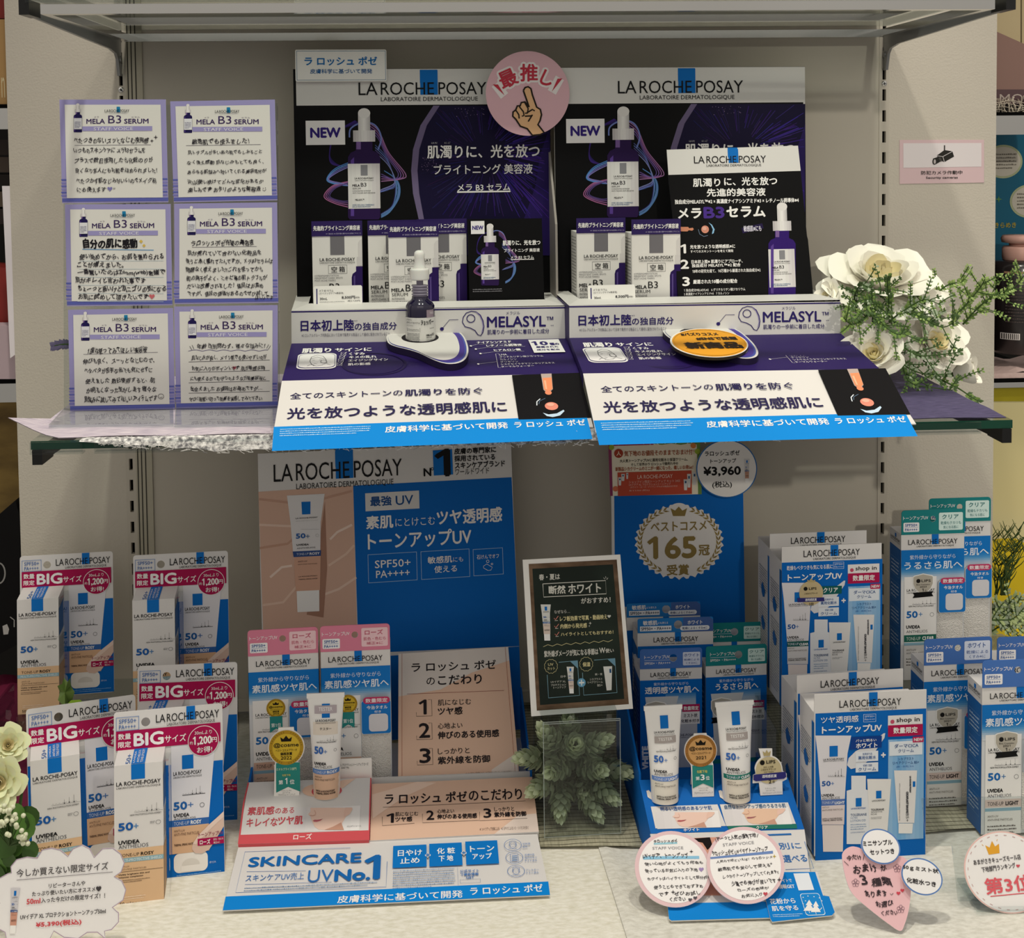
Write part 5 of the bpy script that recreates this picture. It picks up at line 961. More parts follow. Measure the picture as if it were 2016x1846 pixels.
def cosme22(m, t):
    ribbon(m, t, 635, 1440, 880, 1738, (('ミドルプライス部門', 640, 1488, 842, 1515, 'd8ecc8', .01), ('化粧下地', 698, 1552, 782, 1574, 'd8d070', .01), ('第', 662, 1612, 705, 1655, 'eef4f2', .02), ('1', 728, 1592, 748, 1652, 'f4f6f6', .03), ('位', 775, 1608, 822, 1655, 'eef4f2', .02)))
    medal(m, t, 742, 1285, 176, '2022', 3); m.T(t, 'ラ ロッシュ ポゼ', 690, 1712, 790, 1728, '444444', 0, 4); m.T(t, 'UVイデア XL', 700, 1733, 778, 1748, '444444', 0, 4); m.T(t, 'プロテクショントーンアップ', 655, 1752, 828, 1770, '444444', 0, 4)
o = f.w(740, 1775)
standee(o, U3, 'gold medal standee of 2022 with a green ribbon on the rose tester holder', cosme22, [(612, 1775), (868, 1775), (882, 1450)]+arc(742, 1285, 186, 52, -64)+[(820, 1082), (662, 1082)]+arc(742, 1285, 186, -116, -232)+[(622, 1450)], (o.y-CAM.y)/2600/5.129*1.0, (740, 1775))
# ---- price card behind the rose tester
at('e1'); p = f.w(1450, 1600)+B3*.006; fq = Face(p, U3, 4); m = MB(); u0, v0, u1, v1 = fq.box(1180, 1410, 1602, 1610); m.slab(fq, rrpts((u0, v0, u1, v1), .06), .001, 'card_white')
m.T(fq, 'UVイデア XL プロテクショントーンアップ ローズ', 1200, 1445, 1565, 1475, '333338', 0, 2); m.T(fq, '(化粧下地)', 1290, 1482, 1370, 1502, '333338', 0, 2)
single(m, 'price_card', 'small white card with black print behind the rose tester tube', 'price tag', p)

# ---- display with the white and clear products
at('px'); U4 = udir(-.2); o = on_z(1314, 1812, ZD+.004)
E4 = {}
for k, a, b_, Y in (('fold', (1281, 1640.5), (1583.5, 1632), -.345), ('top', (1258, 1535), (1551, 1530), -.297)):
    p = on_y(*a, Y); E4[k] = (p, side_pt(p, U4, *b_))
R4 = thing('sunscreen_display', 'blue sunscreen display with white and clear tester tubes, on the right of the bottom deck', 'display', o, U4)
B4 = UP.cross(U4); W4 = (E4['fold'][1]-E4['fold'][0]).length
fF = Face.by(E4['fold'][0], U4, E4['fold'][0]-side_pt(o, U4, 1281, 1812)+UP*.0); fS = Face.by(E4['fold'][0], E4['fold'][1]-E4['fold'][0], E4['top'][0]-E4['fold'][0])
fF = Face.by(E4['fold'][0], U4, UP*(E4['fold'][0].z-o.z)+B4*((E4['fold'][0]-o).dot(B4)))
at('e7'); m = MB(); T = lambda t, *a, **k: m.T(fF, t, *a, **k)
m.slab(fF, [fF.uv(*q) for q in ((336, 425), (480, 1010), (492, 1128), (512, 1142), (1335, 1118), (1700, 1060), (1612, 388))], .0012, 'pack_white', 'board_core')
m.poly(fF, [(478, 1000), (492, 1128), (512, 1142), (1335, 1118), (1320, 985)], '0c86dc', 1)
m.poly(fF, [(470, 470), (800, 455), (1000, 450), (1000, 935), (640, 935)], 'd9a08c', 1); m.poly(fF, [(640, 470), (830, 455), (850, 520), (810, 560), (770, 500)], '191314', 2); m.poly(fF, [(800, 640), (860, 740), (960, 930), (800, 930)], 'c98a78', 2)
m.rect(fF, 1285, 430, 1505, 436, '2a6cb4', 2); T('仕上がり別に', 1010, 505, 1580, 560, '2a6cb4', .01, L=2); T('選べる', 1435, 600, 1630, 660, '2a6cb4', .015, L=2, res=3); m.line(fF, [(1612, 490), (1688, 712), (1455, 722)], '2a6cb4', 4, 2)
m.build('front_flap', R4)
m = MB(); f2 = Face.by(fF.o+fF.N*.002, fF.U, fF.V); T = lambda t, *a, **k: m.T(f2, t, *a, **k)
m.slab(f2, [f2.uv(*q) for q in ((1400, 740), (1720, 738), (1765, 905), (1770, 940), (1815, 942), (1862, 1072), (1840, 1098), (1345, 1152), (1330, 1125), (1290, 960))], .0011, 'pack_white', 'board_core')
m.poly(f2, [(1400, 742), (1700, 740), (1765, 935), (1815, 942), (1862, 1072), (1840, 1098), (1345, 1152), (1330, 1125), (1290, 960)], '0c80d4', 1)
T('サイトで', 1400, 800, 1505, 828, PW, .015, L=2); T('最新情報GET', 1330, 845, 1528, 880, PW, .02, L=2); T('花粉から', 1325, 960, 1535, 1005, PW, .02, L=2); T('肌を守る', 1342, 1020, 1558, 1062, PW, .02, L=2)
m.rect(f2, 1520, 755, 1692, 890, 'e8eef6', 2); m.fine(f2, 1350, 1085, 1600, 1115, 2, 'bcdcf2', 2)
m.uvpoly(f2, rrpts(f2.box(1570, 922, 1790, 1098), .15), 'dff0fa', 2); m.uvpoly(f2, rrpts(f2.box(1576, 927, 1784, 1093), .15), '1c8ad8', 3)
for cx, y0, w in ((1650, 975, 48), (1705, 985, 42)): m.poly(f2, [(cx, y0), (cx-w*.6, y0+45), (cx-w*.3, y0+45), (cx-w, y0+92), (cx+w, y0+92), (cx+w*.3, y0+45), (cx+w*.6, y0+45)], PW, 4); m.rect(f2, cx-4, y0+90, cx+6, y0+110, PW, 4)
for x, y in ((1600, 955), (1620, 985), (1690, 950), (1735, 960), (1755, 985), (1600, 1010), (1640, 945)): m.ell(f2, x, y, 5, 4, PW, 4, 10)
m.line(f2, [(1720, 1040), (1740, 1060), (1755, 1040)], PW, 6, 4)
m.build('pollen_flap', R4)
m = MB(); q = [fS.o, E4['fold'][1], E4['top'][1], E4['top'][0]]; plate(m, q, fS.N, .0015, 'pack_blue', 'pack_blue'); T = lambda t, *a, **k: m.T(fS, t, *a, **k)
for (x0, y0, x1, y1), tx, sk, lp, nm in (((345, 200, 962, 380), '明るい透明感のあるツヤ肌', 'ecccbe', 'c85a62', 'ホワイト'), ((912, 170, 1540, 360), '自然なトーンアップ感のうるさら肌', 'e6c2a8', 'b9747a', 'クリア')):
    w = x1-x0; m.poly(fS, [(x0-4, y0), (x1-70, y0-18 if x0 < 900 else y0-4), (x1, y1-20), (x0+35, y1)] if x0 < 900 else [(x0, y0+12), (x1-65, y0-4), (x1, y1-18), (x0+52, y1)], 'pack_white', 1)
    half_face(m, fS, x0+(30 if x0 < 900 else 30), y0+48, x1-(40 if x0 < 900 else 30), y1-8 if x0 < 900 else y1-12, sk, lp, 3)
    T(tx, *((420, 200, 845, 232) if x0 < 900 else (950, 182, 1455, 218)), '24589c' if x0 < 900 else '2a5f8c', .015, L=3)
m.poly(fS, [(972, 362), (1545, 345), (1552, 382), (985, 392)], '1d7264', 2); T('ホワイト', 612, 382, 740, 405, PW, .03, L=3); T('クリア', 1213, 362, 1308, 388, PW, .02, L=3)
at('e6')
for cx, cy, c in ((480, 1698, '2c3c60'), (1098, 1688, '1d7264')): m.ell(fS, cx, cy, 122, 62, c, 2, 36); m.ell(fS, cx, cy, 114, 55, '101418', 3, 36)
for x in (310, 935): m.poly(fS, [(x+8, 1655), (x+30, 1650), (x+70, 1700), (x+130, 1755), (x+80, 1750), (x+20, 1710)], 'e3ddd6', 2)
m.build('sloped_panel', R4)
m = MB(); a, b_ = E4['top']; a0, b0 = E4['fold']; zb = ZD+.004; D_ = .175
for p, s, p0 in ((a, 1, a0), (b_, -1, b0)):
    q = p+U4*.002*s; g = lambda t, z: V3((t.x, t.y, z)); zr = a.z+.006 if s > 0 else zb+.02
    m.hexa([g(p, zb), g(q, zb), g(q+B4*D_, zb), g(p+B4*D_, zb), g(p, zr), g(q, zr), g(q+B4*D_, zr+.055*(s > 0)), g(p+B4*D_, zr+.055*(s > 0))], 'pack_blue')
    m.add([g(p0, zb), g(p, zb), p, p0], [(0, 1, 2, 3) if s < 0 else (3, 2, 1, 0)], 'pack_blue')
m.hexa([V3((t.x, t.y, z)) for z in (zb, zb+.01) for t in (a, b_, b_+B4*D_, a+B4*D_)], 'pack_blue'); m.build('tray', R4)
at('d5'); fB = Face(on_y(780, 900, -.058), udir(1.2), 3); m = MB(); u0, v1 = fB.uv(776, 330); u1, v0 = fB.uv(1742, 1400)
m.slab(fB, [(u0, v0-.12), (u1, v0-.12), (u1, v1), (u0, v1)], .003, 'pack_blue', 'board_core'); T = lambda t, *a, **k: m.T(fB, t, *a, **k)
m.poly(fB, [(756, 250), (778, 250), (790, 1570), (770, 1570)], 'pack_white', 1)
cx, cy = 1258, 840
pts = []
for i in range(120):
    a = 6.2832*i/120; rx, ry = 318+12*math.cos(a*34), 268+12*math.cos(a*34); pts.append((cx+rx*math.sin(a), cy+4-ry*math.cos(a)))
m.poly(fB, pts, 'e9e6e4', 1); m.ell(fB, 1255, 625, 78, 66, 'e9e6e4', 1)
G1, G2 = '8f7a45', '9c8648'
for s in (-1, 1):
    for i in range(17):
        a = math.radians(24+i*8.1); px, py = cx+s*288*math.sin(a), cy-242*math.cos(a)
        tx, ty = s*math.cos(a), math.sin(a)*.84; l = math.hypot(tx, ty); tx, ty = tx/l, ty/l
        for w_ in (1, -1):
            nx, ny = -ty*w_, tx*w_; q = [(px, py), (px-tx*14+nx*14, py-ty*14+ny*14), (px-tx*44+nx*20, py-ty*44+ny*20), (px-tx*20+nx*2, py-ty*20+ny*2)]
            m.poly(fB, q, G2 if i % 2 else G1, 2)
m.poly(fB, [(1213, 655), (1194, 597), (1228, 615), (1255, 585), (1282, 615), (1316, 597), (1300, 655)], G1, 2)
T('ベストコスメ', 1050, 695, 1458, 762, G1, .025, L=3, res=3); T('165', 1030, 808, 1378, 962, G1, .05, L=3, res=4); T('冠', 1402, 868, 1480, 942, G1, .03, L=3, res=3); T('受賞', 1168, 1012, 1328, 1088, G1, .03, L=3, res=3)
m.build('backboard', R4)
# ---- hanging sunscreen boxes in it
def tab_card(m, p, f, w, h, col, k, split=None):
    hf = Face.by(p, f.U, f.V); hx, hy, r_ = .535*w, .52*h, .062*min(w, .075)
    hole = [(hx+r_*math.cos(-6.2832*i/16), hy+r_*math.sin(-6.2832*i/16)) for i in range(16)]; out = [(0, 0), (w, 0)]+[q for q in rrpts((0, h*.4, w, h), .22) if q[1] > h*.5]
    tri = geometry.tessellate_polygon([[V3((*q, 0)) for q in out], [V3((*q, 0)) for q in hole]]); al = out+hole
    m.add([hf.p3(*q) for q in al], tri, col); m.add([hf.p3(*q, -.0008) for q in al], [tuple(reversed(q)) for q in tri], 'pack_white'); n = len(out)
    m.add([hf.p3(*q) for q in out]+[hf.p3(*q, -.0008) for q in out], [(i, i+n, (i+1) % n+n, (i+1) % n) for i in range(n)], col)
    if split: m.uvpoly(hf, [q for q in rrpts((w*.5, 0, w, h), .2) if 1] if 0 else [(.6*w, 0), (w, 0), (w, h*.8), (w*.95, h), (.6*w, h)], split, .5)
    return Flat(hf.o, hf.U, hf.V, k, (0, h/k))
MW = .0672
def mist_box(o, U, label, kind, group):       # units 100 wide; tab 0-32, white 32-51, blue below
    r = thing('sunscreen_box', label, 'box', o, U, group); k = MW/100; Hh = 236; m = MB(); bh = (Hh-32)*k; d = .042; f = m.obx(o, U, MW, d, bh, 'pack_white'); t = Flat(f.o, f.U, f.V, k, (0, Hh))
    m.rect(t, 0, 51, 100, Hh, 'pack_blue', 1); logo(m, t, 17, 38.5, 83, 45.5); m.rect(t, 49, 33, 58, 40, BLUE, 2)
    m.T(t, '紫外線から守りながら', 22, 55, 78, 60, 'dfeaf5', 0, 2); m.T(t, '透明感ツヤ肌へ' if kind == 'white' else 'うるさら肌へ', 8 if kind == 'white' else 16, 62, 95 if kind == 'white' else 86, 73, PW, .025, 2)
    m.grad(t, 41, 73, 90, 96, ['2f7fc8', '9fb8d2', 'b9c4d0'], 2, 8); m.poly(t, [(8, 78), (62, 78), (58, 92), (54, 180), (14, 180), (10, 92)], 'cfd2d4', 2); m.rect(t, 41, 96, 92, 206, 'b7bac4', 2)
    m.rect(t, 68, 92, 96, 104, 'b8245c', 3); m.T(t, '数量限定', 70, 95, 94, 101.5, PW, .03, 4); m.rect(t, 62, 104, 96, 124, 'e6e4e6', 3); m.T(t, 'ミスト状', 70, 107, 92, 113, '24243a', .02, 4); m.T(t, '化粧水付き', 66, 116, 95, 121.5, '24243a', .02, 4)
    shield(m, t, 8, 84, 42, 126, '2021'); blogo(m, t, 48, 140, 88, 144, '4a4a60', 3)
    if kind == 'white': m.T(t, 'WHITE', 3, 158, 12, 202, 'dfe6f0', .02, 4, rot=1)
    else: m.rect(t, 0, 186, 100, 206, 'teal_tab', 3); m.T(t, 'CLEAR', 3, 150, 11, 184, 'dfe6f0', .02, 4, rot=1)
    sf = Flat(f.o-f.N*d, f.N, f.V, k, (0, Hh)); q = d/k; m.rect(sf, 0, 51, q, Hh, '0d5fa6', 1); m.frame(sf, 8, 70, q-8, 150, '7fb0da', 1, 2); m.fine(sf, 12, 76, q-12, 144, 8, 'a9c8e4', 2); m.poly(sf, [(20, 170), (32, 162), (44, 172), (40, 190), (26, 192)], 'e8e6e4', 2)
    m.build('carton', r)
    m = MB(); c = 'blue_tab' if kind == 'white' else 'teal_tab'; t = tab_card(m, f.p3(0, bh, .0008), f, MW, 32*k, c, k)
    m.T(t, 'トーンアップUV', 7, 10, 48, 16, PW, .01, 1); m.rect(t, 7, 18, 48, 18.6, 'cfd8ea', 1); m.T(t, 'SPF50+・PA++++', 7, 21, 49, 25, PW, .01, 1); m.rr(t, 69, 6.5, 97, 28, 'd0d8ec' if kind == 'white' else 'cfe8e2', .08, 1)
    cc = '34549a' if kind == 'white' else '1a6a6c'; m.T(t, 'ホワイト' if kind == 'white' else 'クリア', 71, 9, 95, 14, cc, .015, 2); m.T(t, '乾燥による' if kind == 'white' else '乾燥もテカリも', 71, 17, 95, 20.5, cc, 0, 2); m.T(t, 'くすみ※に' if kind == 'white' else '気になる肌に', 74, 22.5, 92, 26, cc, 0, 2); m.build('hang_tab', r)
    return r
at('e6'); fz = lambda x, y, Y, Hh, w: (lambda p: V3((p.x, p.y, p.z-Hh*w/100)))(on_y(x, y, Y))
SB = 'sunscreen boxes in the right sunscreen display'
mist_box(fz(262, 430, -.178, 236, MW), udir(.5), 'blue-tabbed white sunscreen box standing behind the left tester tube', 'white', SB)
cb = mist_box(fz(832, 405, -.172, 236, MW), udir(2.5), 'teal-tabbed clear sunscreen box standing behind the right tester tube', 'clear', SB)
dup(cb, fz(803, 205, -.126, 236, MW), udir(0), 'teal-tabbed clear sunscreen box at the back, behind the other teal-tabbed one')
def sens_box(o, U, label):
    w = .0835; k = w/100; Hh = 210; r = thing('sunscreen_box', label, 'box', o, U, 'wide sensitive-skin boxes in the right sunscreen display'); m = MB(); bh = (Hh-19)*k; d = .034; f = m.obx(o, U, w, d, bh, 'pack_white'); t = Flat(f.o, f.U, f.V, k, (0, Hh))
    m.rect(t, 0, 37, 100, Hh, 'pack_blue', 1); logo(m, t, 21, 25.5, 80, 32); m.rect(t, 49.3, 20.5, 57.4, 27, BLUE, 2); m.fine(t, 10, 60, 90, 120, 6, 'cfe0f0', 2)
    sf = Flat(f.o-f.N*d, f.N, f.V, k, (0, Hh)); q = d/k; m.rect(sf, 0, 40, q, Hh, '0d5fa6', 1); m.rect(sf, 0, 60, q, 110, 'd8dce2', 2); m.fine(sf, 3, 64, q-4, 106, 8, '44444a', 3); m.build('carton', r)
    m = MB(); t = tab_card(m, f.p3(0, bh, .0008), f, w, 19*k, '2477be', k, '45629e')
    m.T(t, '敏感肌', 7, 2.5, 26, 8.5, PW, .02, 2); m.T(t, 'にも使える', 27, 4.5, 40, 7.5, PW, 0, 2); m.rect(t, 3, 10, 44.5, 16.5, 'e6e9ee', 2); m.T(t, 'SPF50+・PA++++', 4.5, 11.3, 43.5, 15.3, '1f2f50', .02, 3); m.T(t, 'ホワイト', 66, 4, 85.5, 9, PW, .02, 2); m.rr(t, 56, 11, 95, 17, 'e6e9ee', .5, 2); m.T(t, '乾燥によるくすみ※に', 59, 12.3, 92, 15.8, '2a3f70', .01, 3); m.build('hang_tab', r)
    return r
sb = sens_box(fz(242, 166, -.148, 210, .0835), udir(.5), 'wide blue-topped sunscreen box directly behind the blue-tabbed white one')
dup(sb, fz(148, 34, -.108, 210, .0835), udir(.5), 'wide blue-topped sunscreen box at the very back against the laurel board')
at('e6'); f = fS
o = f.w(478, 1712); k6 = (o.y-CAM.y)/2600/4.3944; tester(o-UP*.002, udir(3), (1750-928)*k6*1.02, .0132, 'white tester tube with a blue band, left one in the blue display', '6a8fd0', 'e6e2d6', 'LIGHT', None, False, 4)
o2 = f.w(1098, 1702); tester(o2-UP*.002, udir(5), (1742-900)*k6*1.03, .0135, 'white tester tube with a green band in the green-rimmed holder', '1f7a6c', 'e6dfd0', 'CLEAR', None, False, 4)
def cosme21(m, t):
    ribbon(m, t, 717, 1440, 903, 1640, (('化粧下地', 757, 1480, 850, 1506, 'd8d070', .02), ('第', 745, 1536, 780, 1568, 'eef4f2', .02), ('3', 790, 1520, 824, 1568, 'f4f6f6', .04), ('位', 836, 1534, 870, 1568, 'eef4f2', .02)))
    medal(m, t, 795, 1310, 141, '2021', 3, 'd2a368', ('ベストコスメアワード',)); m.T(t, 'ラ ロッシュ ポゼ', 768, 1632, 858, 1645, '444444', 0, 4); m.T(t, 'UVイデア XL', 775, 1652, 850, 1664, '444444', 0, 4); m.T(t, 'プロテクショントーンアップ', 728, 1672, 898, 1690, '444444', 0, 4)
o = f.w(810, 1705); standee(o, udir(0), 'bronze medal standee of 2021 with a green ribbon between two tester tubes', cosme21, [(714, 1718), (908, 1718), (908, 1440)]+arc(795, 1310, 148, 44, -66)+[(852, 1158), (738, 1158)]+arc(795, 1310, 148, -114, -224)+[(706, 1440)], k6, (810, 1718))
def lips(m, t):
    m.ell(t, 1380, 1480, 118, 118, 'cdbf96', 2, 40); m.poly(t, [(1240, 1512), (1535, 1500), (1540, 1545), (1518, 1562), (1262, 1572), (1238, 1560)], '34337a', 3); m.T(t, '透明感肌賞', 1318, 1518, 1450, 1545, 'eeeef4', .02, 4)
    m.ell(t, 1323, 1410, 22, 22, '1a1816', 3, 20); m.T(t, 'LIPS', 1360, 1392, 1442, 1420, '1a1816', .04, 4); m.T(t, '2023 上半期', 1332, 1442, 1422, 1458, '3a3020', .01, 4); m.T(t, 'こだわりアワード', 1308, 1464, 1445, 1482, '3a3020', .02, 4); m.T(t, '化粧下地部門', 1335, 1488, 1425, 1502, '3a3020', 0, 4)
    m.T(t, '2', 1378, 1565, 1400, 1596, '1a1816', .03, 4); m.T(t, '位', 1412, 1572, 1432, 1592, '1a1816', .02, 4)
    m.poly(t, [(1338, 1352), (1328, 1308), (1352, 1326), (1366, 1298), (1380, 1326), (1404, 1308), (1394, 1352)], 'b9a878', 3)
    m.T(t, 'ラ ロッシュ ポゼ', 1342, 1632, 1440, 1646, '444444', 0, 4); m.T(t, 'UVイデア XL', 1352, 1652, 1430, 1664, '444444', 0, 4); m.T(t, 'プロテクショントーンアップ クリア', 1318, 1672, 1494, 1688, '444444', 0, 4)
o = f.w(1400, 1690); standee(o, udir(2), 'gold LIPS medal standee with a purple band at the right edge of the blue display'.replace('LIPS ', ''), lips, [(1300, 1702), (1504, 1702), (1504, 1588), (1545, 1570), (1545, 1520), (1510, 1495)]+arc(1380, 1480, 128, -2, -62, 12)+[(1418, 1360), (1418, 1292), (1296, 1288), (1312, 1362)]+arc(1380, 1480, 128, -122, -172, 12)+[(1262, 1510), (1238, 1520), (1232, 1590), (1290, 1588)], k6, (1400, 1702))
# ---- handwritten round cards lying on the flap
SH = '3a363a'
def heart(m, f, cx, cy, s, c, L=3): m.poly(f, [(cx+s*16*math.sin(t)**3/16, cy-s*(13*math.cos(t)-5*math.cos(2*t)-2*math.cos(3*t)-math.cos(4*t))/16) for t in [6.2832*i/26 for i in range(26)]], c, L)
def star4(m, f, cx, cy, s, c, L=3): m.poly(f, [(cx+(s if i % 2 == 0 else s*.28)*math.sin(.7854*i), cy-(s if i % 2 == 0 else s*.28)*math.cos(.7854*i)) for i in range(8)], c, L)
at('e7')
def round_card(h, out, label, fn, lean, U, base, edge='e2c3c8'):
    f = Face(base, U, lean); m = MB(); m.slab(f, [f.uv(*q) for q in out], .0012, edge, 'f0eae8'); fn(m, f); return single(m, 'message_card', label, 'card', f.o)
def rp(cx, cy, rx, ry, rot, n=60): a = math.radians(rot); return [(cx+rx*math.cos(6.2832*i/n)*math.cos(a)-ry*math.sin(6.2832*i/n)*math.sin(a), cy+rx*math.cos(6.2832*i/n)*math.sin(a)+ry*math.sin(6.2832*i/n)*math.cos(a)) for i in range(n)]
def lines(m, f, rows, b=.0, hand=1, c=SH, slope=-.03):
    for t, x0, y0, x1, y1 in rows:
        h = max(16, (y1-y0)-abs(slope)*(x1-x0)); m.TS(f, t, x0, y1, x1, y1+slope*(x1-x0), h, c, b, 3, hand)
def cardA(m, f):
    m.poly(f, rp(530, 715, 296, 276, 40), 'f4f2f2', 1); m.poly(f, [(275, 612), (740, 608), (742, 632), (278, 638)], '8cc4e4', 2); m.rect(f, 365, 500, 560, 508, '9fd0e0', 2)
    lines(m, f, (('ラロッシュポゼ', 365, 470, 562, 502), ('UVイデア、トーンアップ', 275, 580, 652, 632), ('使い心地がよくてもう何本も', 292, 648, 772, 688), ('使っているお気に入りの下地', 295, 706, 728, 748), ('ホワイトはハイライトとして部分的に', 315, 770, 838, 812), ('使うこともできておすすめ', 368, 840, 772, 882), ('です　ぜひお試し', 408, 898, 752, 940), ('ください', 502, 946, 632, 982)), .018)
    m.TS(f, 'STAFF VOICE', 355, 556, 610, 552, 22, '9a9a9e', .01, 3); star4(m, f, 676, 572, 18, SH); star4(m, f, 525, 908, 20, SH); heart(m, f, 758, 720, 20, 'a08ac0'); heart(m, f, 666, 970, 16, '55525a'); heart(m, f, 708, 955, 16, '55525a')
def cardB(m, f):
    m.poly(f, rp(1124, 685, 300, 284, 40), 'f4f2f2', 1); m.poly(f, [(832, 618), (1350, 565), (1352, 588), (834, 634)], '6f8cc4', 2)
    lines(m, f, (('ずーっと人気の優秀下地', 888, 420, 1212, 485), ('ラロッシュポゼ UVイデアトーンアップ', 850, 530, 1310, 610), ('人気の下地といえば！のラロッシュ', 885, 605, 1345, 668), ('敏感肌でも安心して使える', 898, 668, 1330, 735), ('しっかりトーンアップしてくれます!!', 940, 725, 1400, 795), ('少量でも伸びが良いです', 1010, 790, 1378, 860), ('ローズの色味が', 1062, 858, 1318, 905), ('お気に入り', 1095, 912, 1265, 955)), .018, slope=-.09)
    m.TS(f, 'STAFF VOICE', 938, 530, 1195, 508, 23, '9a9a9e', .01, 3); m.line(f, [(872, 465), (884, 492)], SH, 4, 3); m.line(f, [(1228, 425), (1218, 455)], SH, 4, 3); heart(m, f, 1288, 922, 18, 'c24a58'); star4(m, f, 1362, 612, 18, 'b9a23c'); star4(m, f, 1402, 805, 20, SH); star4(m, f, 1335, 672, 12, SH)
p = fF.w(530, 1020); round_card(0, rp(528, 716, 328, 306, 40), 'pink-rimmed round staff card on the left, lying on the blue display flap', cardA, 48, udir(0), p+fF.N*.006)
p = fF.w(1150, 990); round_card(0, rp(1125, 684, 328, 312, 40), 'pink-rimmed round staff card on the right, over the edge of its neighbour', cardB, 48, udir(0), p+fF.N*.012)
# ---- promotion cards on the laurel board and against the shelf
at('d5'); fP = Face(fB.o+fB.N*.004, fB.U, 4); m = MB(); m.slab(fP, [fP.uv(*q) for q in ((750, 508), (1424, 495), (1412, 102), (1068, 108), (1066, -40), (733, -30))], .001, 'efe6d0', 'e8e4dc'); T = lambda t, *a, **k: m.T(fP, t, *a, **k)
m.poly(fP, [(733, -30), (1066, -40), (1070, 132), (737, 142)], '9c3a5c', 1); T('限定発売', 752, 40, 1042, 98, 'c8b4b4', .02, L=2)
m.poly(fP, [(737, 142), (760, 140), (770, 507), (750, 508)], '8c3a60', 2); m.poly(fP, [(1070, 106), (1412, 102), (1424, 495), (1398, 496), (1388, 130), (1330, 122), (1270, 132), (1200, 122), (1130, 132), (1070, 124)], '6c8f4c', 2)
m.ell(fP, 813, 195, 33, 33, 'a8402c', 2); T('人', 797, 178, 830, 212, 'efe0c8', .02, L=3); T('気下地のお値段そのままでおまけ付！', 855, 170, 1368, 210, 'a0502c', .02, L=2)
T('大人気トーンアップUVに薬用化粧水と保湿クリーム、', 822, 232, 1322, 256, '4a4438', .02, L=2); T('そして世界のラ ロッシュで爆売れ中の', 905, 262, 1250, 284, '4a4438', .02, L=2); T('新製品シカクリームのミニが一緒になった、嬉しいお得Set！', 790, 288, 1360, 318, 'a0502c', .02, L=2)
m.rect(fP, 805, 335, 1352, 492, 'c04e38', 2); T('LA ROCHE-POSAY', 952, 350, 1210, 378, 'f0d8c8', .0, L=3); T('ショップイン限定トーンアップ キット 24SS', 888, 390, 1265, 410, 'e8c4b4', 0, L=3); T('UVイデア XL プロテクショントーンアップ', 888, 413, 1195, 430, 'e8c4b4', 0, L=3); T('各￥3,960 (税込)', 890, 460, 1040, 474, 'e8c4b4', 0, L=3); T('(ホワイト・ローズ・クリア) いずれかの商品おまけ付き', 898, 432, 1245, 448, 'e8c4b4', 0, L=3)
for cx, y0, w, h in ((822, 370, 24, 60), (845, 345, 26, 52), (876, 338, 16, 44), (1305, 385, 30, 80), (1330, 345, 28, 100), (1370, 330, 30, 96)): m.poly(fP, [(cx-w/2, y0), (cx+w/2, y0), (cx+w*.35, y0+h), (cx-w*.35, y0+h)], 'dcd9d6', 3); m.rect(fP, cx-w*.2, y0+h*.15, cx+w*.2, y0+h*.35, '28507c', 4)
for x, y, c in ((760, 150, '9cb03c'), (1362, 138, 'd88848'), (1392, 180, '9cb03c'), (790, 455, 'd87858')): m.ell(fP, x, y, 20, 20, c, 3, 20)
single(m, 'promotion_card', 'red and cream promotion card hanging above the laurel wreath board', 'card')
fP = Face(fB.o+fB.N*.009, fB.U, 4); m = MB(); m.slab(fP, [fP.uv(*q) for q in rp(1608, 308, 224, 214, 0)], .001, '2a6cae', 'e8e6e4'); m.poly(fP, rp(1608, 308, 216, 206, 0), 'ece9e6', 1); T = lambda t, *a, **k: m.T(fP, t, *a, **k)
T('ラロッシュポゼ', 1447, 175, 1702, 212, INKB, .025, L=2); T('トーンアップ', 1488, 234, 1676, 266, INKB, .025, L=2); T('¥3,960', 1438, 292, 1708, 362, INKB, .045, L=2, res=3); T('(税込)', 1502, 400, 1645, 452, INKB, .02, L=2)
sun_tube(m, fP, lambda x, y: (1735+42*x/100, 235+y*.70), 'd6d4d4', '33508c', 'c99a84', 'ROSY', 2)
single(m, 'price_sign', 'round white price sign with a blue rim at the laurel board corner', 'sign')
# ---- chalkboard sign on a clear acrylic block
at('e4'); ob = on_z(320, 1500, .455); 
at('px'); ob = on_y(1132, 1418, -.264); Uc = udir(2.5); fK = Face(ob, Uc, 14); at('e4'); m = MB()
m.slab(fK, [fK.uv(*q) for q in ((213, 1522), (1136, 1452), (1020, 52), (134, 100))], .0022, 'card_white'); T = lambda t, *a, **k: m.T(fK, t, *a, **k)
mat('wood_brown', '6b5442', .6); mottle(MATS['wood_brown'], '58422f', '7c634d', 40, (1, 8, 1)); m_ = mat('chalkboard', '1e2a22', .7); mottle(m_, '19231d', '2c3a30', 12, (1, 1, 1), .4, .75)
m.poly(fK, [(262, 1470), (1098, 1410), (988, 98), (188, 138)], 'wood_brown', 1); m.poly(fK, [(292, 1418), (1056, 1362), (952, 142), (222, 182)], 'chalkboard', 2)
CH = 'd9d8cf'
T('春・夏は', 282, 228, 470, 282, CH, .02, L=3); m.line(fK, [(316, 318), (886, 288), (892, 408), (324, 438), (316, 318)], CH, 6, 3); T('断然', 372, 335, 520, 408, CH, .04, L=3, res=3); T('ホワイト', 548, 318, 842, 400, CH, .03, L=3, res=3); T('がおすすめ！', 664, 440, 930, 492, CH, .02, L=3)
for q in (([(868, 262), (880, 275)]), ([(886, 250), (890, 268)]), ([(908, 262), (896, 280)])): m.line(fK, q, CH, 4, 3)
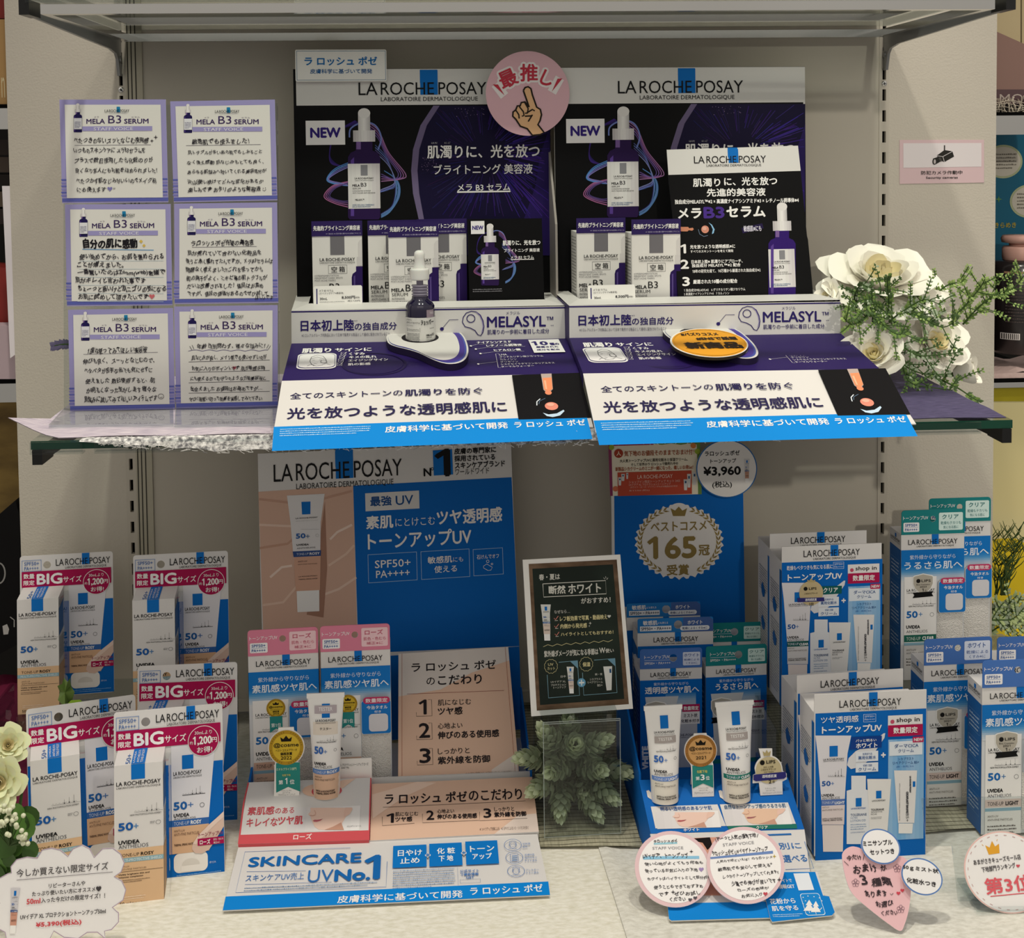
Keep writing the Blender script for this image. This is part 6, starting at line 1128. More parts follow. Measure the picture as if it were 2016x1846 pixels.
sun_tube(m, fK, lambda x, y: (296+92*x/100+y*.06, 505+y*1.31), 'dfe0dc', '5b7cb0', 'e0cfc4', 'LIGHT', 3)
T('なぜなら…', 420, 555, 562, 585, CH, .0, L=3)
for i, (t, x1) in enumerate((('レフ板効果で写真・動画映え', 900), ('内側から発光感', 716), ('ハイライトとしてもおすすめ！', 956))):
    y = 600+i*72; T(t, 472+i*4, y+6-(i == 0)*2, x1, y+48-(i == 2)*10, 'd9cf9c', .025, L=3); m.line(fK, [(418+i*4, y+28), (430+i*4, y+45), (456+i*4, y+10)], 'd98a7c', 6, 4); m.line(fK, [(424+i*4, y+52), (452+i*4, y+50)], CH, 4, 3)
heart(m, fK, 918, 612, 16, CH); star4(m, fK, 746, 675, 15, CH); star4(m, fK, 738, 700, 9, CH)
m.line(fK, [(320+i*42, 885-i*3.2-(12 if i % 2 else -4)) for i in range(16)], 'd9cf9c', 4, 3)
T('紫外線ダメージが気になる季節は', 328, 915, 818, 972, CH, .02, L=3); T('W', 830, 898, 882, 945, CH, .03, L=3); T('使い', 884, 905, 960, 942, CH, .02, L=3)
for cx, cy, a, b_, x1, y1 in ((390, 1066, 'UV', 'カット', 650, 1345), (710, 1046, '保湿', None, 990, 1320)):
    m.line(fK, [(cx+(56+6*(i % 2))*math.cos(6.2832*i/24), cy+(60+6*(i % 2))*math.sin(6.2832*i/24)) for i in range(25)], 'd9cf9c', 3, 3)
    if b_: T(a, cx-26, cy-28, cx+22, cy-4, 'd9cf9c', .01, L=3); T(b_, cx-32, cy+6, cx+36, cy+34, 'd9cf9c', .01, L=3)
    else: T(a, cx-32, cy-16, cx+36, cy+22, 'd9cf9c', .03, L=3)
    x0 = cx-30; m.line(fK, [(cx+72, cy-36), (x1-20, cy-52), (x1, y1-15), (x0+8, y1+8), (x0-4, cy+78)], '7fa8b8', 5, 3)
    m.poly(fK, [(x1-90, cy-48), (x1-22, cy-52), (x1-16, cy+20)], '6f9ab0', 3)
sun_tube(m, fK, lambda x, y: (532+66*x/100+y*.05, 1070+y*.97), 'dfe0dc', '5b7cb0', 'e0cfc4', 'ROSY', 3); m.poly(fK, [(865, 1068), (945, 1065), (940, 1282), (896, 1286)], 'dfe0dc', 3); m.rect(fK, 920, 1090, 938, 1125, '28507c', 4)
for t, x0, y0, x1 in (('日中', 478, 1148, 524), ('UVイデア XL', 388, 1195, 524), ('プロテクション', 390, 1224, 526), ('トーンアップ', 412, 1248, 526), ('朝・夜', 790, 1128, 856), ('シカプラスト', 742, 1172, 856), ('リペアクリーム', 722, 1200, 860), ('B5+', 812, 1228, 858)): T(t, x0, y0, x1, y0+20, CH, .0, L=3)
m.ell(fK, 667, 1214, 38, 40, '6aa5c8', 4); m.rect(fK, 642, 1208, 692, 1220, 'e8ecec', 5); m.rect(fK, 661, 1188, 673, 1240, 'e8ecec', 5)
single(m, 'chalkboard_sign', 'small chalkboard sign with a white border standing on a clear acrylic block', 'sign', fK.o)
at('px'); p = on_z(1071, 1649, ZD+.006); q = on_z(1224, 1644, ZD+.006); bw = (q-p).length; zt = on_y(1071, 1421, p.y).z
r = thing('acrylic_block', 'clear acrylic stand in front of the artificial hops', 'stand', p, Uc); t = .0025; f = Face(p, Uc); D_ = .085; h = zt-p.z; mat('acrylic_edge', 'b9c4c2', .2, 0, .5, 0, .45)
def pb(u0, u1, v0, v1, w0, w1): return [f.p3(u, v, -w) for v in (v0, v1) for u, w in ((u0, w0), (u1, w0), (u1, w1), (u0, w1))]
m = MB(); m.hexa(pb(0, bw, h-t, h, 0, D_), 'clear_acrylic'); m.build('top', r)
m = MB(); m.hexa(pb(0, bw, 0, h-t, 0, t), 'clear_acrylic'); e = .0007
for q in ((0, e, 0, h), (bw-e, bw, 0, h), (e, bw-e, 0, e), (e, bw-e, h-t, h-t+e), (e, bw-e, h-e, h)): m.hexa(pb(*q, -.0003, 0), 'acrylic_edge')
m.build('front_panel', r)
m = MB(); m.hexa(pb(0, bw, 0, h-t, D_-t, D_), 'clear_acrylic'); m.build('back_panel', r)

# ================================================================== packs on the left of the deck
class Flat2(Flat):
    def __init__(s, o, U, V, k, k2, off): Flat.__init__(s, o, U, V, k, off); s.k2 = k2
    def uv(s, x, y): return (x-s.off[0])*s.k, (s.off[1]-y)*s.k2
MAG = 'a8124e'
def big_pack(o, U, label, lean):
    r = thing('big_size_pack', label, 'gift pack', o, U, 'big-size packs', lean); w, h = .101, .157; k = w/100; f = Face(o, U, lean); m = MB()
    hx, hy, hr = 29*k, h-11*k, 4.1*k; hole = [(hx+hr*math.cos(-6.2832*i/20), hy+hr*math.sin(-6.2832*i/20)) for i in range(20)]; out = rrpts((0, 0, w, h), .03)
    tri = geometry.tessellate_polygon([[V3((*q, 0)) for q in out], [V3((*q, 0)) for q in hole]]); al = out+hole; n = len(out)
    m.add([f.p3(*q) for q in al], tri, 'pack_white'); m.add([f.p3(*q, -.001) for q in al], [tuple(reversed(q)) for q in tri], 'board_core'); m.add([f.p3(*q) for q in out]+[f.p3(*q, -.001) for q in out], [(i, i+n, (i+1) % n+n, (i+1) % n) for i in range(n)], 'pack_white')
    t = Flat2(f.o, f.U, f.V, k, h/162, (0, 162)); T = lambda s_, *a, **q: m.T(t, s_, *a, **q)
    m.rect(t, .3, 54, 99.7, 161.5, 'pack_blue', 1)
    m.poly(t, [(48, 36), (93, 36), (89, 75), (86, 106), (86, 137), (52, 137), (52, 36)], 'e4e3e9', 2); m.poly(t, [(52, 112), (86, 112), (86, 137), (52, 137)], 'dcb491', 3); m.poly(t, [(52, 106), (86, 106), (86, 112), (52, 112)], '3568b0', 3)
    m.uvpoly(t, rrpts(t.box(53.5, 137, 84.5, 155), .3), 'efece8', 2); m.ell(t, 69, 148, 8, 5.5, 'dedad4', 3); m.rect(t, 60, 148.5, 78, 154, 'efece8', 4)
    m.rect(t, 62, 46, 72.5, 59, BLUE, 3); blogo(m, t, 54, 61, 80, 64.5, L=3); arrows(m, t, 62, 76, 83, 84); T('50', 54, 89.5, 66, 96.5, '2464ac', .06, L=3); T('+', 67, 90.5, 72, 95, '4a78b8', 0, L=3); m.ring(t, 80, 94, 2, 2, '66666a', .4, 3, 14)
    T('UVIDEA', 54, 101-.8, 68, 103.3, INKB, .05, L=3); T('ANTHELIOS', 54, 104, 74, 106-.2, '55565a', 0, L=3); T('TONE-UP', 54, 107.5, 68, 110.8, 'c6d2e6', 0, L=4); T('ROSY', 69.5, 107.5, 79, 110.8, 'f2f4f6', .05, L=4); T('ANTI-UV', 54, 115, 64, 117, '7a5c4c', 0, L=4); T('ANTI-FINE PARTICLES', 54, 118, 77, 120.5, '7a5c4c', 0, L=4); T('THERMAL SPRING WATER', 54, 128, 72, 130, '5a4034', .02, L=4)
    m.poly(t, [(99.7, 102), (95, 106), (86, 113), (76, 122), (71, 129), (70, 134), (73, 138), (79, 139), (86, 136), (93, 126), (99.7, 116)], 'dcbfb0', 5); m.poly(t, [(99.7, 102), (95, 106), (86, 113), (76, 122), (71, 129), (74, 130), (84, 120), (99.7, 107)], 'ead3c6', 6)
    T('トーンアップUV', 76.5, 119.5, 99, 123.5, '8c2c50', .01, L=7); m.rect(t, 75.5, 125, 99.7, 131.5, MAG, 7); T('ローズ', 77.5, 126.2, 87, 130.5, PW, .03, L=8); T('肌色・色むら', 90, 126, 99, 128, PW, 0, L=8); T('補正※に', 90, 129, 96, 131, PW, 0, L=8)
    T('原寸大', 86, 147, 92, 149, 'cfe0f0', 0, L=3); m.fine(t, 56, 156, 98, 160, 2, '7fb0dc', 2)
    m.frame(t, 2, 5, 23, 18, '6f8fc0', .5, 2); T('SPF50+', 4.8, 7, 20.5, 11, '3a66a8', .01, L=3); T('PA++++', 4.8, 12.5, 20, 16.3, '3a66a8', .01, L=3); logo(m, t, 38.5, 5.5, 97, 13, vmax=h)
    m.rect(t, 2, 18, 98, 36, MAG, 4); T('数量', 4, 20.5, 15.5, 26, PW, .02, L=5); T('限定', 4, 28, 15.5, 33.5, PW, .02, L=5); T('BIG', 18.5, 21.5, 45, 33, PW, .05, L=5, res=3); T('サイズ', 46.5, 25.5, 66, 32.5, PW, .015, L=5)
    m.ell(t, 82, 34, 14.4, 14.4*1.0, PW, 5, 44); m.ell(t, 82, 34, 13.8, 13.8, MAG, 6, 44); m.rect(t, 67, 18.2, 67.2, 18.3, MAG, 5); T('30mLより', 74, 24, 90, 27.8, PW, .0, L=7); T('約', 69.3, 33.5, 72.3, 36.5, PW, 0, L=7); T('1,200', 72.5, 29.5, 89.5, 38, PW, .035, L=7); T('円', 90, 31.5, 94.5, 36, PW, .02, L=7); T('お得!', 76, 39.5, 90, 45, PW, .015, L=7)
    m.build('backing_card', r)
    bw, bh, bd = .0437, .1235, .034; bo = f.p3(3.6*k, -math.tan(math.radians(lean))*bd, bd+.0006); m = MB(); fb = Face.by(bo, f.U, f.V)
    S = [(0, 0), (0, bh), (bw, 0), (bw, bh)]; B = -f.N
    m.hexa([fb.p3(0, 0), fb.p3(bw, 0), fb.p3(bw, 0)+B*bd, fb.p3(0, 0)+B*bd, fb.p3(0, bh), fb.p3(bw, bh), fb.p3(bw, bh+.006)+B*bd, fb.p3(0, bh+.006)+B*bd], 'pack_white')
    t = Flat2(fb.o, fb.U, fb.V, bw/372, bh/1175, (915, 1680)); T = lambda s_, *a, **q: m.T(t, s_, *a, **q)
    m.rect(t, 915, 1205, 1287, 1680, 'dcb892', 1); m.rect(t, 1045, 505, 1150, 632, BLUE, 1); T('LA ROCHE-POSAY', 932, 645, 1268, 678, '1e1c1e', .02, L=2, res=3); T('LABORATOIRE DERMATOLOGIQUE', 932, 688, 1268, 706, '1e1c1e', 0, L=2)
    arrows(m, t, 1068, 840, 1284, 912); T('NEW PHOTOPOLLUTION EXPERT', 1035, 922, 1272, 934, '3a3a3c', .015, L=2); T('50', 947, 988, 1055, 1048, '1d5ca8', .06, L=2, res=3); T('+', 1062, 1000, 1098, 1040, '3d7cb8', 0, L=2); m.ring(t, 1248, 1005, 18, 16, '55565a', 2.5, 2, 20); m.fine(t, 1186, 990, 1225, 1014, 2, '66666a', 2)
    T('UVIDEA', 947, 1132, 1105, 1162, INKB, .06, L=2); T('ANTHELIOS', 947, 1168, 1172, 1198, '55565a', 0, L=2); T('TONE-UP', 952, 1240, 1102, 1266, '4a3c30', 0, L=2); T('ROSY', 1115, 1240, 1212, 1266, '1f1a18', .05, L=2); m.rect(t, 915, 1276, 1287, 1312, '8fb4c0', 2); T('MULTI-PROTECTIVE SHIELD', 945, 1284, 1272, 1306, 'dfe9ec', .01, L=3)
    T('ANTI-UV', 952, 1340, 1028, 1354, '7a6450', 0, L=2); T('ANTI-FINE PARTICLES', 952, 1362, 1155, 1376, '7a6450', 0, L=2); m.rect(t, 945, 1386, 1280, 1389, '4a3c30', 2); T('Visibly brightens skin and', 945, 1404, 1178, 1420, '3a2e26', .03, L=2); T('enhances complexion', 945, 1426, 1130, 1442, '3a2e26', .03, L=2); m.fine(t, 945, 1450, 1190, 1480, 2, '7a6450', 2); m.fine(t, 960, 1585, 1150, 1620, 2, 'f0dcc6', 2); T('50 ml', 955, 1635, 1035, 1662, '4a3c30', .01, L=2); T('Made in France', 1045, 1640, 1165, 1655, '6a5644', 0, L=2)
    sf = Flat2(fb.p3(bw, 0), B, fb.V, bd/100, bh/1175, (0, 1680)); sf.N = f.U; m.fine(sf, 8, 530, 92, 600, 8, '44444a', 1); m.poly(sf, [(4, 620), (96, 560), (96, 860), (4, 900)], '1c66ae', 1); m.fine(sf, 10, 920, 90, 1150, 20, '44444a', 1); m.rect(sf, 0, 1205, 100, 1680, 'd4ae88', 1)
    tf = Face.by(fb.p3(0, bh), f.U, (B*bd+f.V*.006)); tl = math.hypot(bd, .006); g = Flat2(tf.o, tf.U, tf.V, bw/372, tl/160, (915, 505)); m.rect(g, 1045, 345, 1150, 505, BLUE, 1)
    m.T(g, '50+', 1000, 400, 1036, 500, '2464ac', .0, L=2, rot=1); m.T(g, 'UVIDEA', 1056, 375, 1070, 495, PW, .0, L=2, rot=1); m.T(g, 'ANTHELIOS', 1084, 365, 1102, 495, PW, 0, L=2, rot=1); m.T(g, 'TONE-UP ROSY', 1112, 358, 1132, 495, PW, 0, L=2, rot=1)
    m.build('product_box', r)
    m = MB(); e = .0004; m.hexa([fb.p3(bw+e, 0), fb.p3(bw+.005, 0), fb.p3(bw+.005, 0)+B*bd, fb.p3(bw+e, 0)+B*bd]+[p+f.V*bh for p in (fb.p3(bw+e, 0), fb.p3(bw+.005, 0), fb.p3(bw+.005, 0)+B*bd, fb.p3(bw+e, 0)+B*bd)], 'clear_film'); m.build('clear_cover', r)
    return r
def pack_at(tl, tr, yaw, lean):        # origin of a pack whose card top edge runs from tl to tr
    at('px'); U = udir(yaw); P = edge3(tl, tr, .101, U); f = Face(P, U, lean); return P-f.V*.157, U
o, U = pack_at((224, 1402), (437.5, 1384), 8, 12)
bp = big_pack(o, U, 'front right big-size pack standing whole beside the beige sunscreen display', 12)
for (a, b_, yw, ln, lab) in (((51, 1396), (266, 1367), 16, 12, 'front left big-size pack, its box above the cloud-shaped sign'), ((271, 1311), (467, 1303), 2, 9, 'big-size pack half hidden behind the front right one'), ((262, 1093), (448.5, 1084), 5, 6, 'rear big-size pack on the riser, next to the rose towel boxes'), ((39, 1095), (222, 1085), 6, 6, 'rear big-size pack at the far left, a green leaf before its box')):
    o, U = pack_at(a, b_, yw, ln); dup(bp, o, U, lab, ln)
# ---- cloud sign
at('d8'); p = on_z(500, 1846, ZD+.004); p = on_y(500, 1900, -.455); fQ = Face(V3((p.x, p.y, ZD+.004)), udir(4), 10); m = MB()
cl = [(290, 1225), (330, 1160), (400, 1145), (470, 1160), (530, 1210), (570, 1150), (640, 1120), (700, 1150), (735, 1218), (800, 1150), (880, 1145), (940, 1190), (970, 1260), (945, 1330), (890, 1368), (950, 1400), (982, 1470), (960, 1550), (875, 1608), (925, 1650), (925, 1720), (870, 1780), (815, 1792), (822, 1850), (760, 1800), (680, 1802), (610, 1850), (500, 1840), (420, 1790), (390, 1850), (250, 1900), (60, 1900), (40, 1800), (-40, 1760), (-80, 1640), (0, 1575), (-70, 1500), (-40, 1400), (60, 1345), (90, 1340), (85, 1290), (130, 1235), (210, 1215)]
def smooth_px(p, n=3): return smooth_closed(p, n)
m.slab(fQ, [fQ.uv(*q) for q in cl], .0012, 'f1eff0'); m.line(fQ, cl+[cl[0]], 'b7a3b8', 7, 1); T = lambda t, *a, **k: m.T(fQ, t, *a, **k)
m.TS(fQ, '今しか買えない限定サイズ', 130, 1372, 845, 1312, 62, '4a4648', .01); m.line(fQ, [(130, 1394), (880, 1330)], '7a767a', 4, 2)
m.TS(fQ, 'リピーターさんや', 382, 1456, 665, 1432, 34, '4a4648', .02); m.TS(fQ, 'たっぷり使いたい方にオススメ♥', 252, 1524, 790, 1480, 40, '4a4648', .02); m.TS(fQ, '50ml', 210, 1582, 315, 1573, 40, 'd25058', .04); m.TS(fQ, '入った今だけの限定サイズ！！', 322, 1572, 820, 1532, 40, '4a4648', .02)
m.TS(fQ, 'UVイデア XL プロテクショントーンアップ50ml', 160, 1702, 825, 1652, 40, '4a4648', .02); m.TS(fQ, '¥5,390(税込)', 282, 1768, 635, 1742, 48, 'd25058', .04)
sun_tube(m, fQ, lambda x, y: (85+75*x/100-y*.09, 1455+y*1.42), 'd4d2d8', '2c4a8c', 'd29a86', 'ROSY', 2)
single(m, 'cloud_sign', 'white cloud-shaped price sign at the bottom left corner', 'sign', fQ.o)
# ================================================================== set cartons and towel boxes on the right
def carton_art(m, f, V_, X, Y, kind):  # (X, Y) map the e8 crop of the front carton to the crop in use
    P = lambda x, y: (X(x), Y(y)); R = lambda x0, y0, x1, y1, c, L=1: m.rect(f, *P(x0, y0), *P(x1, y1), c, L)
    T = lambda t, x0, y0, x1, y1, c=PW, b=0, L=3, **k: m.T(f, t, *P(x0, y0), *P(x1, y1), c, b, L, **k)
    poly = lambda q, c, L=2: m.poly(f, [P(*i) for i in q], c, L)
    R(213, 405, 918, 1315, 'pack_blue'); 
    T('ツヤ透明感' if kind == 'white' else '乾燥もベタつきも気になる肌に', 248, 420, 488 if kind == 'white' else 570, 462 if kind == 'white' else 452, PW, .01); m.frame(f, *P(520, 408), *P(600, 455), 'cfe0f2', 2.2, 3) if kind == 'white' else m.frame(f, *P(575, 400), *P(650, 445), 'cfe0f2', 2.2, 3)
    dx = 0 if kind == 'white' else 55; T('SPF50+', 528+dx, 415-(dx > 0)*8, 592+dx, 428-(dx > 0)*8, 'cfe0f2', 0); T('PA++++', 528+dx, 434-(dx > 0)*8, 592+dx, 447-(dx > 0)*8, 'cfe0f2', 0)
    T('トーンアップUV', 255, 478, 636, 525, PW, .035, res=3); R(678, 418, 900, 486, 'e8e6e6', 2); T('shop in', 732, 428, 880, 464, '2a2626', .02, 3); m.ell(f, *P(706, 456), abs(X(13)-X(0)), abs(Y(13)-Y(0)), 'c4506c', 3, 16); R(678, 480, 900, 542, 'b0184e', 3); T('数量限定', 712, 490, 866, 528, PW, .025, 4)
    tube = lambda x, y: P(212+230*x/100, 545+y*3.0)
    poly([(212, 545), (442, 545), (418, 660), (400, 960), (395, 1115), (252, 1115), (250, 960), (226, 660)], 'e3e1e6'); poly([(256, 1118), (392, 1118), (388, 1290), (262, 1290)], 'e6dcda', 2); poly([(250, 985), (400, 985), (396, 1115), (252, 1115)], 'e2d6d6' if kind == 'white' else 'd9d8da', 3); R(250, 958, 400, 988, '5b78b8' if kind == 'white' else '1f5e58', 3)
    R(302, 612, 355, 678, BLUE, 3); mm = (P(262, 690), P(396, 702)); blogo(m, f, *mm[0], *mm[1], L=3); q0, q1 = P(292, 755), P(402, 812); arrows(m, f, *q0, *q1)
    T('50', 254, 838, 308, 868, '2a5ca4', .06); T('+', 312, 842, 332, 862, '4a78b8', 0); T('UVIDEA', 252, 920, 332, 936, INKB, .05); T('ANTHELIOS', 254, 938, 368, 954, '55565a', 0); T('TONE-UP', 254, 966, 330, 982, 'd0dae8', 0, 4); T('LIGHT' if kind == 'white' else 'CLEAR', 336, 966, 398, 982, 'f2f4f6', .05, 4); T('ANTI-UV', 255, 1000, 300, 1010, '77706c', 0, 4); T('ANTI-FINE PARTICLES', 255, 1015, 388, 1025, '77706c', 0, 4); T('WITH LA ROCHE-POSAY', 256, 1072, 384, 1081, '3a302e', .02, 4); T('THERMAL SPRING WATER', 256, 1083, 384, 1092, '3a302e', .02, 4)
    poly([(650, 530), (660, 530), (655, 560), (600, 640), (560, 700), (500, 745), (440, 760), (415, 735), (425, 690), (470, 645), (560, 600)], 'dfe0e4', 2)
    if kind == 'white': poly([(445, 555), (638, 545), (636, 620), (430, 636)], '123f8c', 3); T('パッと明るい', 470, 566, 602, 584, PW, .02, 4); T('ホワイト', 472, 592, 608, 622, PW, .04, 4)
    else: poly([(480, 570), (636, 565), (634, 620), (470, 630)], '155f5c', 3); T('クリア', 505, 578, 606, 612, PW, .03, 4)
    for y, h, a, b_ in ((648, 58, '医薬部外品', '薬用化粧水'), (722, 52, '保湿', 'クリーム')): R(470, y, 614, y+h, 'e6ebf2', 3); T(a, 515, y+6, 575, y+20, '2c5c9c', .0, 4); T(b_, 486, y+26, 600, y+48, '2c5c9c', .015, 4)
    R(632, 664, 662, 672, PW, 4); R(643, 653, 651, 684, PW, 4)
    m.grad(f, *P(680, 572), *P(905, 1205), ['9cc3e6', '74aee0', '9cc3e6', '86b6de'], 2, 8, False); R(686, 585, 898, 665, 'e4ebf3', 3); T('ダーマCICA', 718, 596, 872, 622, '24508c', .015, 4); T('クリーム', 742, 630, 842, 652, '24508c', .015, 4); R(836, 552, 905, 585, 'c02458', 4); T('NEW', 844, 559, 900, 578, PW, .04, 5)
    T('シカプラスト', 742, 684, 842, 702, '24508c', .01, 3); T('リペアクリーム B5+', 708, 708, 876, 728, '24508c', .01, 3); T('[顔・体用] 3mL', 732, 736, 845, 750, '3a6cb0', 0, 3)
    poly([(716, 768), (864, 768), (846, 1105), (742, 1105)], 'ebe9e8', 3); poly([(745, 1108), (838, 1108), (832, 1172), (745, 1172)], 'f2f1ef', 3); R(836, 838, 852, 872, BLUE, 4); T('CICAPLAST BAUME', 795, 905, 806, 1040, '4a4a50', .02, 4, rot=-1); T('B5+', 792, 1045, 810, 1095, '4a4a50', .0, 4, rot=-1); T('LA ROCHE-POSAY', 816, 805, 824, 910, '4a4a50', .02, 4, rot=-1); T('WITH LA ROCHE-POSAY THERMAL SPRING WATER', 748, 850, 754, 1090, '77777c', 0, 4, rot=-1)
    poly([(442, 890), (442, 802), (535, 802), (535, 890), (562, 898), (562, 1240), (412, 1240), (412, 898)], 'e6e9ee', 3); R(470, 945, 507, 998, BLUE, 4); T('LA ROCHE-POSAY', 440, 1006, 535, 1016, '3a6cb0', .02, 4); T('TOLERIANE', 437, 1044, 540, 1060, '2a4a7c', .02, 4); T('ULTRA', 437, 1066, 482, 1078, '5a7aa8', 0, 4); T('LOTION OD', 437, 1082, 534, 1096, '5a7aa8', 0, 4); m.fine(f, *P(437, 1106), *P(540, 1150), 3, '8ca4c4', 4); T('LOTION HYDRATANTE', 437, 1160, 530, 1168, '5a7aa8', 0, 4)
    poly([(543, 822), (697, 822), (668, 1240), (564, 1240)], 'ebeae8', 4); R(600, 898, 634, 945, BLUE, 5); T('LA ROCHE-POSAY', 574, 955, 660, 965, '2a2a2c', .02, 5); T('TOLERIANE', 567, 1012, 650, 1024, '3a3a40', .03, 5); T('SENSITIVE', 567, 1028, 640, 1038, '55565a', 0, 5); T('RICHE', 567, 1043, 605, 1053, '55565a', 0, 5); m.fine(f, *P(567, 1062), *P(640, 1080), 2, '8a8a8e', 5)
    if kind != 'white':                                                # medal sticker
        m.ell(f, *P(418, 615), abs(X(84)-X(0)), abs(Y(86)-Y(0)), 'c9b78e', 6, 40); poly([(320, 650), (508, 645), (512, 672), (322, 680)], '34337a', 7); T('透明感肌賞', 375, 652, 455, 670, 'eeeef4', .02, 8); T('LIPS', 402, 575, 455, 592, '1a1816', .04, 7); m.ell(f, *P(378, 585), abs(X(14)-X(0)), abs(Y(14)-Y(0)), '1a1816', 7, 16); T('こだわりアワード', 370, 612, 462, 624, '3a3020', .02, 7); T('2位', 402, 682, 436, 702, '1a1816', .02, 7); poly([(396, 540), (388, 520), (404, 528), (418, 512), (432, 528), (448, 520), (440, 540)], 'b9a878', 6)
def set_carton(name_label, crop, o, U, w, fh, h, d, X, Y, kind, hdr, low):
    r = thing('set_carton', name_label, 'carton', o, U, 'sunscreen set cartons on the right'); m = MB(); f = m.obx(o, U, w, d, fh, 'pack_white'); at(crop); carton_art(m, f, None, X, Y, kind)
    B = -f.N; sf = Flat(f.o+B*d, f.N, f.V, d/100, (0, fh/(d/100))); H_ = fh/(d/100); m.rect(sf, 84, 20, 100, H_, '1566ae', 1); m.fine(sf, 12, 60, 80, 120, 10, '6a7080', 1); m.fine(sf, 12, 150, 80, H_-20, 26, '8a8e98', 1)
    for y in (110, 190): m.poly(sf, [(30, y), (42, y-12), (50, y-4), (62, y+4), (57, y+20), (44, y+24), (34, y+16)], '2464ac', 2)
    m.build('carton', r)
    m = MB(); t = .001; p = f.p3(0, fh, 0); m.hexa([p, p+U*w, p+U*w+B*t, p+B*t, p+UP*(h-fh), p+U*w+UP*(h-fh), p+U*w+UP*(h-fh)+B*t, p+UP*(h-fh)+B*t], 'pack_white')
    m2 = m; o_ = m.build('header_panel', r); return r, f
at('e8'); o = on_z(205, 1320, ZD+.005); o2 = on_z(920, 1280, ZD+.005); U = (o2-o); U.z = 0; w = U.length; U.normalize(); f = Face(o, U); hh = f.uv(560, 268)[1]; fh = f.uv(208, 405)[1]
c1, f1 = set_carton('front white-print set carton behind the pink heart sign', 'e8', o, U, w, fh, hh, .046, lambda x: x, lambda y: y, 'white', None, None)
hm = [c for c in c1.children if c.name.startswith('header')][0]
def header_logo(root, crop, f, X, Y, vm):
    m = MB(); at(crop); logo(m, f, X(366), Y(312), X(762), Y(358), vmax=vm); m.build('header_print', [c for c in root.children if c.name.startswith('header')][0])
header_logo(c1, 'e8', f1, lambda x: x, lambda y: y, hh)
at('e8'); Ua = udir(4.5); pt = edge3((93, 110), (778, 100), w, Ua); dup(c1, V3((pt.x, pt.y, ZD+.005)), Ua, 'second white-print set carton close behind the front one')
at('d6'); X6 = lambda x: 218+(x-213)*(945-218)/705; Y6 = lambda y: 420+(y-285)*(1.035)
Ub = udir(2.2); pt = edge3((218, 422), (945, 408), w*.985, Ub); fr = Face(pt, Ub); zb = on_y(195, 1445, pt.y).z
o = V3((pt.x, pt.y, .4055)); hh2 = pt.z-o.z; f = Face(o, Ub); fh2 = f.uv(220, 540)[1]
c3, f3 = set_carton('rear clear-print set carton with a round medal, on the riser', 'd6', o, Ub, w*.985, fh2, hh2, .046, X6, Y6, 'clear', None, None); header_logo(c3, 'd6', f3, X6, Y6, hh2)
at('d6'); pt = edge3((148, 330), (857, 316), w*.985, Ub); dup(c3, V3((pt.x, pt.y+.010, .4055)), Ub, 'rearmost set carton, only its top and left side showing')
at('d6')
def tower(xl, yl, xr, yr, yaw, zb):
    U = udir(yaw); P = edge3((xl, yl), (xr, yr), TW, U); return P, U
P, U = tower(1087, 170, 1552, 160, 1.5, 0); P.y = -.170
q = on_y(1087, 165, -.150); Hc = (q.z-.4055)/TW*100
cl_ = towel_box(V3((q.x, q.y, .4055)), udir(1.5), 'clear towel gift box with a silver shield sticker, on the right riser', 'clear', 'clear towel gift boxes', Hc)
q = on_y(1287, 78, -.118); dup(cl_, V3((q.x, q.y, q.z-Hc*TW/100)), udir(1), 'teal-tabbed towel gift box at the rear right, behind the shield-stickered one')
q = on_y(1252, 1100, -.262); Hw = (q.z-ZD-.005)/TW*100
wt = towel_box(V3((q.x, q.y, ZD+.005)), udir(2), 'white towel gift box between the front set carton and the one at the right edge', 'white', 'white towel gift boxes', Hw)
q = on_y(1676, 1255, -.318); dup(wt, V3((q.x, q.y, q.z-Hw*TW/100)), udir(1), 'white towel gift box cut off by the right edge, behind the crown sign')
q = on_y(1782, 1085, -.235); dup(wt, V3((q.x, q.y, q.z-Hw*TW/100)), udir(1), 'white towel gift box behind the one cut off by the right edge')
# ---- heart, ovals and crown sign
at('e8'); Uh = udir(-2); p = on_z(760, 1800, ZD+.004); fH = Face(p, Uh, 32); m = MB(); T = lambda t, *a, **k: m.T(fH, t, *a, **k)
hp = smooth_closed([(385, 1330), (395, 1290), (425, 1265), (460, 1258), (510, 1275), (560, 1330), (620, 1350), (700, 1330), (760, 1320), (800, 1345), (822, 1400), (828, 1500), (815, 1650), (785, 1760), (758, 1800), (690, 1760), (560, 1660), (450, 1560), (405, 1450)], 4)
m.slab(fH, [fH.uv(*q) for q in hp], .0012, 'ebc0c6', 'f4e6e6')
lines(m, fH, (('今だけ', 415, 1310, 510, 1348), ('おまけ', 462, 1370, 608, 1430), ('が', 632, 1380, 672, 1420), ('3', 508, 1450, 550, 1515), ('種類', 575, 1458, 705, 1518), ('あります', 535, 1538, 672, 1585), ('お選び', 605, 1605, 712, 1648), ('ください', 640, 1665, 742, 1700)), .03, 1, '3a3036', -.06)
m.line(fH, [(395, 1352), (425, 1380)], SH, 3, 3); m.line(fH, [(528, 1300), (518, 1345)], SH, 3, 3)
for x, y in ((737, 1398), (470, 1492), (760, 1660)):
    for i in range(5): m.ring(fH, x+14*math.sin(i*1.2566), y-15*math.cos(i*1.2566), 10, 11, '6a5060', 2, 2, 14)
heart(m, fH, 745, 1558, 13, 'd24a5a'); heart(m, fH, 770, 1540, 13, 'd24a5a'); m.line(fH, [(692, 1560), (700, 1570), (712, 1558)], SH, 3, 3)
